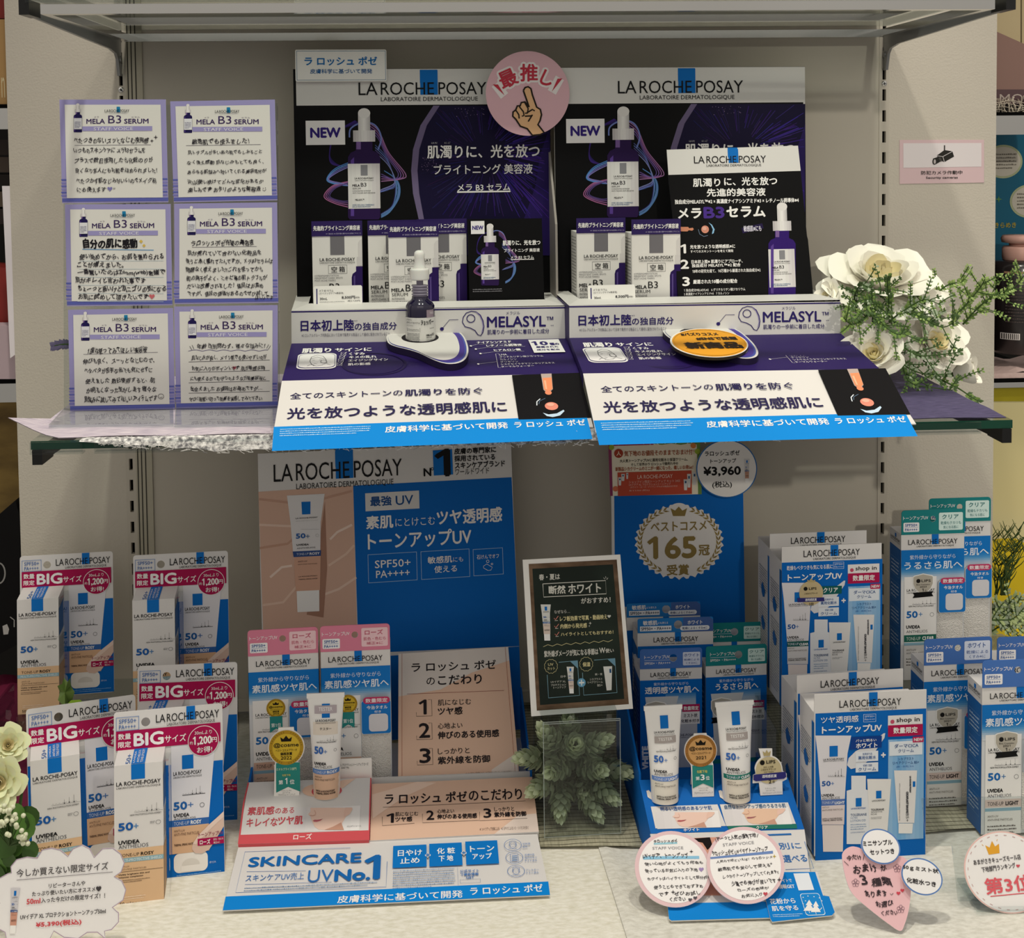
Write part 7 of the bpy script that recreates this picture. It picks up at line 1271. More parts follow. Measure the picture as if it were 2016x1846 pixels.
single(m, 'heart_sign', 'pink heart-shaped handwritten sign standing before the front set carton', 'sign', p)
for (cx, cy, rx, ry, rot), dd, rows, lab in (((632, 1258, 132, 108, 30), .004, (('ミニサンプル', 520, 1212, 708, 1258), ('セットつき', 565, 1270, 720, 1314)), 'white oval sign with a blue rim at the top of the pink heart'), ((897, 1452, 140, 112, 32), .0065, (('50ｇミスト状', 775, 1385, 1002, 1440), ('化粧水つき', 798, 1455, 985, 1522)), 'white oval sign with a blue rim at the right of the pink heart')):
    fO = Face(fH.o+fH.N*dd, Uh, 32); m = MB(); m.slab(fO, [fO.uv(*q) for q in rp(cx, cy, rx, ry, rot)], .001, '5f84c0', 'e8e6e6'); m.poly(fO, rp(cx, cy, rx-9, ry-9, rot), 'f2f1f2', 1)
    for t, x0, y0, x1, y1 in rows: s_ = -.10 if rot == 30 else .13; m.TS(fO, t, x0, y1-2 if s_ < 0 else y1-34, x1, (y0+34 if s_ < 0 else y1-4), 32, '2a2628', .03)
    single(m, 'oval_sign', lab, 'sign')
at('e8'); p = on_z(1330, 1665, ZD+.004); fW = Face(p, udir(-2), 22); m = MB(); m.slab(fW, [fW.uv(*q) for q in rp(1440, 1425, 286, 250, 38, 80)], .0012, 'f0c9c2', 'f4e6e4'); m.poly(fW, rp(1440, 1425, 278, 242, 38, 80), 'f4f2f2', 1)
pts = rp(1440, 1425, 262, 226, 38, 84)
for i in range(0, 84, 3): m.line(fW, pts[i:i+2], 'c9a8a8', 4, 2)
m.poly(fW, [(1325, 1310), (1302, 1250), (1330, 1265), (1345, 1222), (1365, 1258), (1390, 1240), (1394, 1300)], 'e8aa3a', 2); m.line(fW, [(1280, 1245), (1290, 1252)], 'e8aa3a', 3, 2); m.line(fW, [(1375, 1222), (1380, 1212)], 'e8aa3a', 3, 2)
m.TS(fW, 'あまがさきキューズモール店', 1230, 1378, 1532, 1340, 34, '4a4648', .02); m.TS(fW, '下地部門ランキング', 1282, 1425, 1498, 1394, 34, '4a4648', .02); heart(m, fW, 1512, 1382, 12, 'd25a68'); m.TS(fW, '第3位', 1310, 1566, 1610, 1536, 100, 'e0646e', .03); m.line(fW, [(1335, 1578), (1630, 1550)], 'de5a64', 5, 2)
single(m, 'crown_sign', 'round white sign with a gold crown at the bottom right corner', 'sign', p)
at('e8'); r = thing('acrylic_holder', 'small clear acrylic holder behind the crown sign', 'holder', p, udir(-2)); U = udir(-2); B = UP.cross(U); f = Face(on_z(1250, 1680, ZD+.004), U, 22)
m = MB(); m.hexa([f.o, f.o+U*.09, f.o+U*.09+B*.05, f.o+B*.05, f.o+UP*.0025, f.o+U*.09+UP*.0025, f.o+U*.09+B*.05+UP*.0025, f.o+B*.05+UP*.0025], 'clear_acrylic'); m.build('base_plate', r)
fh_ = Face(f.o+B*.012+UP*.003, U, 22); m = MB(); m.slab(fh_, [(-.012, 0), (.09, 0), (.09, .085), (-.035, .085), (-.035, .045), (-.012, .045)], .0025, 'clear_acrylic'); m.build('back_plate', r)

# ================================================================== staff message cards on clear stands
at('px'); pS = on_z(130, 806, ZG+.004); fA = Face(pS, udir(-1), 5)
LV, LVD = '9b95c6', '5c62ad'
for (x0, x1, yt, lab, bx0, bx1) in ((124, 341, 208, 'clear acrylic stand holding the three left message cards', 96, 342), (343.5, 550, 205, 'clear acrylic stand holding the three right message cards', 343, 541)):
    r = thing('acrylic_stand', lab, 'stand', fA.w(x0, 806), fA.U); m = MB(); ul, vt = fA.uv(x0, yt); ur, vb = fA.uv(x1, 806)
    m.slab(Face.by(fA.o-fA.N*.001, fA.U, fA.V), [(ul, 0), (ur, 0), (ur, vt), (ul, vt)], .0025, 'clear_acrylic'); m.build('upright_panel', r)
    a, b_ = on_z(bx0, 838, ZG+.004), on_z(bx1, 835.5, ZG+.004); c, d = fA.p3(ul, 0), fA.p3(ur, 0); z = UP*.0025
    m = MB(); m.hexa([a-z*.6, b_-z*.6, d-z*.6, c-z*.6, a+z*.4, b_+z*.4, d+z*.4, c+z*.4], 'clear_acrylic'); m.build('base_plate', r)
def message_card(crop, out, dx, dy, rows, label, slope, extra=None, b=.016):
    at('px'); f = Face(fA.o+fA.N*.0008, fA.U, 5); m = MB(); at(crop); q = [f.uv(*p) for p in out]; m.slab(f, q, .0006, LV, 'd9d9e4')
    oy = 0 if crop == 'c5' else -1152
    x0, y0, x1, y1 = out[0][0], out[0][1], out[2][0], out[2][1]
    H_ = y1-y0
    for k in range(6): y = out[3][1]-H_*(.235-.028*k*1.1); m.poly(f, [(out[3][0]-8, y), (out[2][0]-8, y-(out[3][1]-out[2][1])), (out[2][0]-5, y+12-(out[3][1]-out[2][1])), (out[3][0]-5, y+12)], (LVD, '8480bd', '6a6cb4', '8a86c0', LVD, '7a78ba')[k], 1)
    m.poly(f, [(out[3][0], out[3][1]-34), (out[2][0], out[2][1]-34), (out[2][0], out[2][1]-10), (out[3][0], out[3][1]-10)], LVD, 1)
    m.poly(f, [(out[0][0]+38, out[0][1]+36), (out[1][0]-36, out[1][1]+38), (out[2][0]-38, out[2][1]-34), (out[3][0]+34, out[3][1]-36)], 'dfddd8', 2)
    S = lambda x, y: (x+dx, y+dy+oy); T = lambda t, xa, ya, xb, yb, c='3c2a5c', bb=.0, L=3, **k: m.T(f, t, *S(xa, ya), *S(xb, yb), c, bb, L, **k)
    picture_bottle(m, f, *S(553, 290), 205, False, '201a50', 3); m.rect(f, *S(526, 190), *S(582, 268), 'dfdfe4', 5); m.fine(f, *S(532, 212), *S(576, 260), 5, '66668a', 6)
    logo(m, f, *S(745, 128), *S(918, 148), sub=False, blue='1f7fae', L=5); m.rect(f, *S(832, 112), *S(853, 146), '1f7fae', 4); m.fine(f, *S(775, 150), *S(908, 156), 1, '55556a', 5)
    T('MELA', 614, 195, 744, 228, bb=.03); T('B3', 768, 170, 860, 226, res=3); T('SERUM', 882, 194, 1053, 227, bb=.03); T('メラ', 668, 176, 702, 187, '6a6078'); T('セラム', 932, 177, 992, 187, '6a6078')
    m.poly(f, [S(585, 248), S(1080, 246), S(1080, 279), S(585, 281)], LV, 3); T('STAFF VOICE', 665, 254, 945, 276, 'e6e4ee', .0, 4)
    for t, xa, ya, xb, yb in rows:
        h = max(26, (yb-ya)-abs(slope)*(xb-xa)); m.TS(f, t, xa, yb, xb, yb+slope*(xb-xa), h, '2a2730', b, 4, 1)
    if extra: extra(m, f)
    single(m, 'message_card', label, 'card')
def ex1(m, f): m.line(f, [(530, 382), (1070, 378)], '77747c', 3, 3); star4(m, f, 1078, 350, 15, SH, 4); star4(m, f, 1105, 325, 17, SH, 4); heart(m, f, 780, 690, 18, '7f7ab4', 4); m.line(f, [(808, 682), (806, 694)], SH, 3, 4); m.line(f, [(816, 682), (814, 694)], SH, 3, 4)
message_card('c5', [(421, 58), (1175, 56), (1193, 785), (441, 792)], 0, 0, (('べたつきのないスッとなじむ使用感', 525, 325, 1055, 368), ('いつものスキンケアに メラB3セラムを', 525, 398, 1032, 436), ('プラスで数日使用したら化粧のりが', 530, 468, 1085, 508), ('良くなり友人にもお肌をほめられました！', 538, 540, 1116, 578), ('べたつかず肌なじみがいいのでメイク前', 542, 612, 1108, 652), ('にも使えます', 550, 678, 752, 714)), 'upper left handwritten message card with a small heart in its last line', -.006, ex1)
def ex2(m, f): m.line(f, [(1320, 384), (1848, 376)], '77747c', 3, 3); star4(m, f, 1492, 690, 14, SH, 4); m.ring(f, 1406, 642, 16, 16, SH, 3, 4, 16); m.ring(f, 1406, 642, 7, 7, SH, 3, 4, 12); m.ell(f, 1866, 686, 3, 3, SH, 4, 8); m.ell(f, 1882, 684, 3, 3, SH, 4, 8); m.line(f, [(1862, 697), (1874, 705), (1886, 695)], SH, 3, 4)
message_card('c5', [(1206, 70), (1948, 57), (1966, 771), (1232, 786)], 780, 4, (('敏感肌でも使えました！', 1360, 332, 1765, 376), ('肌トラブルが多い私の肌でもしみること', 1332, 412, 1856, 448), ('なく使え感動 肌なじみもとても良く、', 1328, 482, 1868, 518), ('あらゆる肌悩みへ効いてくれる美容成分が', 1332, 548, 1888, 586), ('沢山 使い続けてどんな変化があるか', 1330, 620, 1868, 658), ('楽しみです おタリのような美容液', 1335, 672, 1846, 714)), 'upper right handwritten message card with a smiling face in its last line', -.015, ex2)
def ex3(m, f): m.poly(f, [(1000, 1050), (1014, 1062), (1002, 1076), (988, 1062)], 'd8b858', 4); m.poly(f, [(1022, 1080), (1034, 1092), (1022, 1104), (1010, 1092)], 'd8b858', 4); m.line(f, [(585, 1118), (1090, 1124)], '6f9cc4', 6, 3); [m.line(f, [(565+i*-3, 1202+i*57), (1160, 1200+i*58)], 'b9c8d0', 3, 3) for i in range(6)]; m.T(f, '自分の肌に感動', 592, 1045, 975, 1110, '1c1a20', .045, 4, 2, .5); heart(m, f, 1078, 1452, 20, 'c86a70', 4)
message_card('c5', [(460, 800), (1209, 797), (1222, 1514), (475, 1522)], 40, 740, (('使い始めてから、お肌を褒められる', 565, 1148, 1158, 1190), ('ことが増えました。', 548, 1205, 880, 1246), ('一番驚いたのはZoom(web)会議で', 548, 1260, 1172, 1304), ('肌がキレイと言われた事です', 535, 1316, 1030, 1358), ('ちょーっと高いけど肌ニゴリの気になる', 552, 1374, 1176, 1418), ('お肌に試めして頂きたいです', 555, 1434, 1052, 1474)), 'middle left message card with a bold underlined heading', .002, ex3, .02)
message_card('c5', [(1234, 795), (1964, 785), (1972, 1497), (1238, 1506)], 805, 727, (('ラロッシュポゼ待望の美容液', 1360, 1050, 1800, 1094), ('肌が荒れていて合わない化粧品を', 1330, 1125, 1852, 1164), ('使うと赤く腫れてたんですが、メラB3セラムは', 1318, 1182, 1932, 1222), ('問題なく使えました!!これを使ってから', 1320, 1240, 1862, 1280), ('肌の調子がよく、ニキビ等の肌トラブルが', 1325, 1300, 1895, 1340), ('だいぶ改善されました！値段はお高め', 1328, 1356, 1868, 1396), ('ですが、値段の価値があるのでぜひ試して', 1332, 1412, 1902, 1450), ('ほしいです', 1810, 1444, 1935, 1474)), 'middle right message card, the one most densely written', -.008, lambda m, f: m.line(f, [(1362, 1104), (1820, 1098)], '77747c', 3, 3))
def ex5(m, f): m.line(f, [(592, 710), (1120, 695)], '77747c', 3, 3); m.ring(f, 1142, 1008, 20, 18, SH, 3, 4, 18); m.line(f, [(1132, 1012), (1142, 1018), (1152, 1010)], SH, 3, 4)
message_card('c6', [(482, 395), (1226, 382), (1240, 1096), (497, 1112)], 53, 1475, (('1度は使ってみてほしい美容液', 622, 655, 1045, 706), ('伸びも良く、スーッとなじむので、', 592, 730, 1095, 778), ('ベタベタが苦手な私でも気にせずに', 598, 800, 1082, 846), ('使えました 数日使用すると、肌', 608, 872, 1100, 918), ('が明るくなった気がします 様々な', 616, 936, 1106, 986), ('肌悩みに試してみてほしいアイテムです', 598, 1000, 1112, 1052)), 'lower left message card with a tiny face at its end', -.02, ex5)
def ex6(m, f):
    m.line(f, [(1335+i*9.6, 688-6*abs(math.sin(i*.30))*1.5) for i in range(60)], '6f6a8c', 4, 3); m.line(f, [(1345, 652), (1362, 680)], SH, 3, 4); m.line(f, [(1362, 645), (1376, 672)], SH, 3, 4); m.line(f, [(1905, 640), (1890, 668)], SH, 3, 4); m.line(f, [(1918, 648), (1902, 676)], SH, 3, 4)
    for i in range(4): m.line(f, [(1338, 764+i*74), (1912, 750+i*74)], '3a3840', 3, 3)
    heart(m, f, 1662, 805, 14, 'a8505c', 4)
message_card('c6', [(1234, 372), (1968, 361), (1969, 1078), (1249, 1093)], 810, 1458, (('年齢 性別問わず、様々な悩みに！', 1400, 630, 1880, 670), ('肌なじみが良く、メイク前でも使いやすいのが', 1358, 712, 1892, 752), ('お気に入りのポイントです 肌が敏感な時', 1360, 790, 1878, 828), ('にも使えるのでお守りのような万能美容液に', 1350, 862, 1884, 898), ('出会えました お値段はお高めですが…', 1352, 934, 1856, 972), ('ぜひ1度使い切って効果を実感してみて下さい', 1345, 1005, 1856, 1042)), 'lower right message card with ruled lines under the writing', -.012, ex6)
# ---- security camera notice on the wall
at('c4'); fZ = Face(on_y(1300, 1400, -.0012), (1, 0, 0)); m = MB(); m.slab(fZ, [fZ.uv(*q) for q in ((933, 1218), (1668, 1216), (1668, 1588), (934, 1600))], .0007, 'd3b9bd', 'c9b4b8'); m.poly(fZ, [(965, 1246), (1645, 1244), (1645, 1450), (966, 1460)], 'dcd6d8', 1)
K = '2b2a28'; m.poly(fZ, [(1254, 1355), (1322, 1305), (1392, 1316), (1406, 1362), (1322, 1410), (1290, 1398)], K, 2); m.line(fZ, [(1254, 1355), (1308, 1362), (1322, 1410)], 'dcd6d8', 4, 3); m.line(fZ, [(1308, 1362), (1390, 1318)], 'dcd6d8', 4, 3); m.rect(fZ, 1318, 1264, 1328, 1312, K, 2)
m.poly(fZ, [(1222, 1380), (1262, 1366), (1296, 1395), (1278, 1412), (1240, 1432)], K, 2); m.ell(fZ, 1235, 1405, 18, 28, K, 3, 20); m.ell(fZ, 1237, 1406, 10, 20, 'b9b2b2', 4, 18); m.poly(fZ, [(1268, 1372), (1286, 1368), (1302, 1400), (1288, 1408)], '4a4846', 3)
m.T(fZ, '防犯カメラ作動中', 1120, 1485, 1478, 1518, K, .015, 2); m.T(fZ, 'Security cameras', 1162, 1535, 1438, 1560, '3a3838', .03, 2)
single(m, 'notice_sticker', 'pink security camera notice stuck on the wall right of the upright', 'sticker')
# ================================================================== artificial flowers
mat('petal_white', 'f7f4e9', .65, 0, .2); mat('petal_cream', 'f3e9c0', .65, 0, .2); mat('stem_green', '3f5a2a', .6); mat('leaf_dark', '4a6238', .6); mat('leaf_mid', '6f8a45', .6); mat('leaf_light', '9db56c', .6); mat('leaf_frost', '9dab90', .7); mat('leaf_bright', '8fb52e', .55)
def petal(m, c, ax, az, R, b0, L, e0, e1, half, sp, mt, rnd, n=9):     # part of a cup: base radius b0, length L, elevation e0 at the foot to e1 at the rim
    a0 = ax.orthogonal().normalized(); a1 = ax.cross(a0); P = []; ph = rnd.random()*6.28; tip = rnd.uniform(-.05, .08)
    pr = [(b0*R, 0.)]
    for k in range(40): e = math.radians(e0+(e1-e0)*((k+.5)/40)**1.3); pr.append((pr[-1][0]+math.cos(e)*L*R/40, pr[-1][1]+math.sin(e)*L*R/40))
    for j in range(n+1):
        for i in range(n+1):
            u = i/n*2-1; top = (1-.42*abs(u)**2.6+tip*math.cos(2.2*u)+.025*math.sin(6*u+ph)); t = min(39.99, 40*(j/n)*min(1, top)); k = int(t); q = t-k
            r = pr[k][0]*(1-q)+pr[k+1][0]*q; z = pr[k][1]*(1-q)+pr[k+1][1]*q; v = j/n
            r *= 1+sp*u+.03*v*v*math.sin(4*u+ph); z += .03*R*v*v*math.sin(3*u+ph); an = az+u*half
            P.append(c+(a0*math.cos(an)+a1*math.sin(an))*r+ax*z)
    m.add(P, [(j*(n+1)+i, j*(n+1)+i+1, (j+1)*(n+1)+i+1, (j+1)*(n+1)+i) for j in range(n) for i in range(n)], mt, True)
def rose(c, ax, R, label, rings, seed=1, stem=None, group='white artificial roses', mt='petal_white'):
    ax = V3(ax).normalized(); rnd = random.Random(seed); c = V3(c); r = thing('artificial_rose', label, 'flower', c-ax*R*.35, (1, 0, 0), group)
    m = MB()
    for n, b0, L, e0, e1 in rings:
        o_ = rnd.random()*6.28
        for k in range(n): petal(m, c-ax*R*.30, ax, o_+6.2832*k/n+rnd.uniform(-.1, .1), R, b0, L*rnd.uniform(.94, 1.06), e0+rnd.uniform(-4, 4), e1+rnd.uniform(-8, 8), math.pi/n*1.38, .07, mt, rnd)
    m.build('petals', r); m = MB()
    for n, b0, L, e0, e1 in ((4, .10, .46, 48, 88), (3, .07, .44, 66, 98), (3, .04, .40, 78, 104), (2, .02, .36, 84, 100)):
        o_ = rnd.random()*6.28
        for k in range(n): petal(m, c-ax*R*.26, ax, o_+6.2832*k/n, R, b0, L, e0, e1, math.pi/n*1.35, .09, 'petal_cream', rnd)
    m.build('flower_center', r); m = MB(); b_ = c-ax*R*.25
    pts = [b_, b_-ax*R*.35]+([V3(p) for p in stem] if stem else [b_-ax*R*.5-UP*R*.2]); m.tube(pts, [R*.10, R*.05]+[R*.04]*(len(pts)-2), 'stem_green', 8); m.build('stem', r); return r
OPEN = ((5, .10, 1.02, 20, -12), (5, .12, .84, 34, 8), (5, .12, .66, 46, 40), (4, .11, .54, 50, 70)); HALF = ((5, .14, .92, 42, 20), (5, .13, .80, 52, 56), (4, .12, .64, 60, 80)); BUD = ((4, .14, .92, 52, 88), (4, .12, .84, 58, 96))
at('c7'); P7 = lambda x, y, Y: on_y(x, y, Y)
rose(P7(650, 500, -.115), (.02, -.45, .9), .068, 'largest white rose, wide open on top of the arrangement right of the displays', OPEN, 3)
rose(P7(590, 1090, -.20), (-.35, -.75, .55), .037, 'white rose lowest on the left, against the edge of the right purple display', HALF, 5)
rose(P7(1050, 1010, -.16), (.15, -.8, .55), .040, 'middle white rose under the fern sprays right of the displays', HALF, 8)
rose(P7(1235, 1230, -.15), (.75, -.45, .25), .030, 'half-closed white rose lowest on the right of the arrangement', BUD, 9)
rose(P7(1010, 790, -.10), (.5, -.2, .8), .036, 'white rose mostly hidden behind the fern sprays', HALF, 12)
rose(P7(260, 690, -.13), (-.8, -.3, .4), .026, 'white rose peeking out behind the right purple display tray', HALF, 14)
def leaf(m, p, d, up, l, w, mt):
    d = d.normalized(); s = d.cross(up); s = s.normalized() if s.length > 1e-4 else d.orthogonal().normalized(); n = s.cross(d)
    m.add([p, p+d*l*.45+s*w-n*w*.2, p+d*l-n*l*.06, p+d*l*.45-s*w-n*w*.2, p+d*l*.5+n*w*.25], [(0, 1, 4), (1, 2, 4), (2, 3, 4), (3, 0, 4)], mt, True)
def spray(pts, label, seed, mt=('leaf_mid', 'leaf_light'), n=26, l=.0062, side=5, group='fern sprays', name='fern_spray', cat='foliage', w=.30):
    rnd = random.Random(seed); pts = [V3(p) for p in pts]; r = thing(name, label, cat, pts[0], (1, 0, 0), group); m = MB(); lf = MB(); Q = []
    for i in range(len(pts)-1):
        p0, p1, p2, p3 = pts[max(i-1, 0)], pts[i], pts[i+1], pts[min(i+2, len(pts)-1)]
        for k in range(8): s = k/8; Q.append((p1*2+(p2-p0)*s+(p0*2-p1*5+p2*4-p3)*s*s+(p1*3-p0-p2*3+p3)*s**3)*.5)
    Q.append(pts[-1]); m.tube(Q, [.0011*(1-.6*i/len(Q)) for i in range(len(Q))], 'stem_green', 6)
    def branch(Q, L, k0):
        for i in range(1, len(Q)):
            if rnd.random() < .25: continue
            t = (Q[i]-Q[i-1]).normalized(); sd = t.cross(V3((0, -1, .3))).normalized()
            for s in (-1, 1):
                d = t*.75+sd*s*.9+V3((rnd.uniform(-.25, .25), rnd.uniform(-.35, .1), rnd.uniform(-.2, .2))); leaf(lf, Q[i], d, V3((0, -1, .4)), L*rnd.uniform(.7, 1.1), L*w, mt[0] if rnd.random() < .55 else mt[1])
    branch(Q, l, 0)
    for k in range(side):
        i = int((k+.8)/(side+.6)*len(Q)); b_ = Q[i]; t = (Q[min(i+1, len(Q)-1)]-Q[i-1]).normalized(); sd = t.cross(V3((0, -1, .2))).normalized()*(1 if k % 2 else -1); L = .030*(1-.4*k/side)*rnd.uniform(.8, 1.2)
        B = [b_+(t*.55+sd*.8+V3((0, -.15, 0)))*L*q+UP*(.10*L*math.sin(q*2.5+k)) for q in [j/7 for j in range(8)]]; m.tube(B, .0006, 'stem_green', 5); branch(B, l*.72, 1)
    m.build('stem', r); lf.build('leaves', r); return r
sp = lambda *q: [P7(x, y, Y) for x, y, Y in q]
spray(sp((1000, 700, -.12), (1120, 600, -.13), (1230, 570, -.14), (1235, 560, -.14)), 'fern spray arching up right of the largest rose', 1, side=4)
spray(sp((1240, 880, -.13), (1350, 760, -.14), (1480, 660, -.15), (1600, 620, -.16), (1690, 520, -.17)), 'longest fern spray reaching out to the right edge', 2, ('leaf_light', 'leaf_mid'), side=7)
spray(sp((1150, 850, -.13), (1260, 740, -.14), (1360, 620, -.15), (1400, 550, -.16)), 'fern spray right of the roses, between two others', 3, side=6)
spray(sp((1260, 860, -.12), (1380, 760, -.13), (1460, 640, -.14), (1500, 530, -.15)), 'fern spray with an upright tip near the black pump bottle', 4, side=6)
spray(sp((480, 800, -.16), (450, 690, -.17), (490, 600, -.18), (560, 610, -.19)), 'fern spray under the left petals of the largest rose', 5, ('leaf_dark', 'leaf_frost'), side=6)
spray(sp((700, 820, -.16), (700, 700, -.18), (690, 590, -.20), (695, 530, -.21)), 'short upright fern tip in front of the largest rose', 6, ('leaf_dark', 'leaf_mid'), side=3)
spray(sp((760, 880, -.16), (640, 760, -.18), (520, 700, -.19), (390, 790, -.20)), 'dark fern spray drooping left below the largest rose', 7, ('leaf_dark', 'leaf_mid'), side=7)
spray(sp((700, 860, -.17), (840, 760, -.18), (960, 700, -.19), (1080, 740, -.20)), 'grey-green fern spray in the centre of the arrangement', 8, ('leaf_frost', 'leaf_mid'), side=7)
spray(sp((820, 780, -.17), (940, 830, -.19), (1090, 900, -.20), (1200, 850, -.21)), 'fern spray crossing the top of the middle rose', 9, ('leaf_dark', 'leaf_light'), side=5)
spray(sp((600, 760, -.17), (500, 850, -.19), (430, 880, -.20), (370, 830, -.21)), 'fern spray touching the right purple display tray', 10, ('leaf_mid', 'leaf_light'), side=6)
spray(sp((620, 800, -.18), (660, 880, -.20), (760, 950, -.21), (840, 930, -.21)), 'fern spray hanging above the left low rose', 11, ('leaf_dark', 'leaf_mid'), side=6)
spray(sp((760, 1000, -.17), (860, 1080, -.19), (960, 1110, -.20), (1220, 1080, -.21)), 'fern spray across the front of the middle rose', 12, ('leaf_dark', 'leaf_frost'), side=5)
spray(sp((740, 1060, -.17), (820, 1180, -.19), (960, 1240, -.20), (1140, 1240, -.20)), 'grey fern spray between the two lowest roses', 13, ('leaf_frost', 'leaf_dark'), side=7)
spray(sp((800, 1120, -.18), (820, 1240, -.20), (900, 1320, -.21), (1200, 1360, -.21)), 'fern spray lying on the purple cloth', 14, ('leaf_dark', 'leaf_mid'), side=7)
spray(sp((720, 700, -.15), (600, 660, -.17), (540, 760, -.19), (660, 900, -.20)), 'bushy fern spray in the left half of the arrangement', 15, ('leaf_mid', 'leaf_dark'), side=8)
spray(sp((1000, 1250, -.16), (1180, 1330, -.19), (1290, 1400, -.20), (1350, 1440, -.21)), 'thin fern tip hanging over the cloth at the right', 16, ('leaf_mid', 'leaf_dark'), side=2)
spray(sp((900, 640, -.14), (860, 720, -.16), (900, 800, -.18), (1020, 860, -.19)), 'fern spray below the right petals of the largest rose', 17, ('leaf_mid', 'leaf_frost'), side=7)
at('c6'); mat('purple_leaf', '6b6585', .7); p = [on_y(x, y, -.19) for x, y in ((500, 640), (450, 640), (410, 645), (385, 650))]
spray(p, 'small purple sprig sticking out left of the message cards', 21, ('purple_leaf', 'purple_leaf'), l=.0065, side=0, group=None, name='purple_sprig', cat='sprig', w=.4)
# ---- hops-like plant behind the clear block
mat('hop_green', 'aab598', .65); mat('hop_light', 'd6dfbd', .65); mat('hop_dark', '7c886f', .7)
at('e5'); base = on_y(540, 620, -.235); r = thing('artificial_hops', 'artificial grey-green hops plant behind the clear acrylic stand', 'plant', V3((base.x, -.235, ZD+.006)))
cones = ((480, 215, (-.1, -.3, .9)), (515, 345, (.05, -.85, .5)), (670, 335, (.8, -.35, .45)), (195, 440, (-.9, -.3, .15)), (380, 520, (-.5, -.8, .1)), (665, 515, (.45, -.8, .15)), (830, 535, (.9, -.35, -.05)), (280, 650, (-.8, -.5, -.15)), (410, 770, (-.1, -.75, -.55)), (560, 650, (.25, -.9, -.3)), (740, 690, (.65, -.6, -.35)), (640, 790, (.45, -.75, -.5)), (395, 890, (-.05, -.7, -.7)), (330, 300, (-.5, -.2, .8)))
st = MB()
for i, (x, y, a) in enumerate(cones):
    rnd = random.Random(i); m = MB(); a = V3(a).normalized(); tip = on_y(x, y, -.265 if i % 3 else -.25); L = .034; R = .0135; a0 = a.orthogonal().normalized(); a1 = a.cross(a0); c0 = tip-a*L*.55
    if c0.z < ZD+.018: c0.z = ZD+.018
    for k in range(46):
        t = k/46; az = k*2.39996; rad = a0*math.cos(az)+a1*math.sin(az); rr_ = R*math.sin(math.pi*(.18+.74*t))**.8; p = c0+a*L*t+rad*rr_*.35; d = (rad*(1.05-.75*t)+a*(.35+.9*t)).normalized(); tn = a.cross(rad); l = .0125*(1-.35*t); w = l*.42; up = d.cross(tn)
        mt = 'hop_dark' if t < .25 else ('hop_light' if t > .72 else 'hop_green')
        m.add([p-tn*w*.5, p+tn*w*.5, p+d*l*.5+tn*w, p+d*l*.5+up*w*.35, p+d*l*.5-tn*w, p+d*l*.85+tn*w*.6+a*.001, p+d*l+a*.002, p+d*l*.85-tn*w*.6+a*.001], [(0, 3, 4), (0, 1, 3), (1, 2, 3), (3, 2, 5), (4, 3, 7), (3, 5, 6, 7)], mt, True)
    m.build('flower_cone', r); st.tube([c0, c0.lerp(base, .5)+UP*.004, base], .0016, 'hop_dark', 6)
st.build('stems', r)

# ================================================================== neighbouring displays past the wall edges
def block(name, label, cat, pts, Y, d, m, art=None, group=None, lean=0):   # an upright board or box whose front outline is seen at pts
    f = Face(on_y(*pts[0], Y), (1, 0, 0), lean); b = MB(); b.slab(f, [f.uv(*q) for q in pts], d, m)
    if art: art(b, f)
    return single(b, name, label, cat, None, group)
at('px')
mat('store_dark', '1a1816', .9); mat('cream_board', 'cdbb93', .6); mat('rose_board', '8f7168', .6); mat('mauve_board', '5d474a', .5); mat('teal_board', '0f5c78', .4); mat('pale_yellow', 'efe3ab', .7); mat('mustard', '9c9022', .35, .3); mat('pink_cloth', 'cbb2ad', .85); bump(MATS['pink_cloth'], 90, .6, .003)
pbox('wall_far', -1.1, .62, -.4, 1.2, .64, 1.8, 'store_dark'); at('px')
block('backing_board', 'beige board at the top right edge, behind the neighbouring shelf', 'board', [(1930, 118), (2009, 118), (2009, -30), (1930, -30)], .12, .01, 'cream_board')
block('backing_board', 'second beige board, at the very right edge of the top', 'board', [(2012, 118), (2080, 118), (2080, -30), (2012, -30)], .14, .01, 'cream_board')
def mo(b, f): b.poly(f, [(1930, 176), (2080, 176), (2080, 205), (1930, 205)], 'mauve_board', 1); b.T(f, 'MO', 1968, 185, 2014, 204, 'b9aca4', 0, 2, 3)
block('display_sign', 'slanted dusty pink sign with pale letters at the upper right edge', 'sign', [(1930, 205), (2080, 205), (2080, 122), (2020, 88), (1964, 63), (1930, 48)], .06, .004, 'rose_board', mo)
b = MB(); rnd = random.Random(4)
mat('silver_net', 'c9bfae', .4, .5, .5)
for i in range(46):
    x = 1950+i*2.4; p = on_y(x, 221, .03+.02*rnd.random()); q = on_y(x+rnd.uniform(-14, 14), 196-8*rnd.random()*(i/46+.3), .03+.03*rnd.random()); b.tube([p, p.lerp(q, .5)+V3((0, rnd.uniform(-.01, .01), 0)), q], .0005, 'silver_net', 5)
for k in range(4): b.tube([on_y(1946+j*12, 200+6*k+3*math.sin(j*1.3+k), .035) for j in range(12)], .0005, 'silver_net', 5)
single(b, 'net_ribbon', 'silver net ribbon lying on the neighbouring shelf at the upper right', 'ribbon')
def shelf_piece(x0, x1, ytop, ymid, ybot, Y, label):
    r = thing('neighbour_shelf', label, 'shelf', on_y((x0+x1)/2, ybot, Y)); a, c = on_y(x0, ytop, Y), on_y(x1, ymid, Y)
    m = MB(); m.bx(a.x, Y, c.z, c.x, Y+.35, a.z, 'black_void'); m.build('shelf_board', r)
    a, c = on_y(x0, ymid, Y), on_y(x1, ybot, Y); m = MB(); m.bx(a.x, Y-.003, c.z, c.x, Y+.004, a.z, 'chrome'); m.build('front_rail', r)
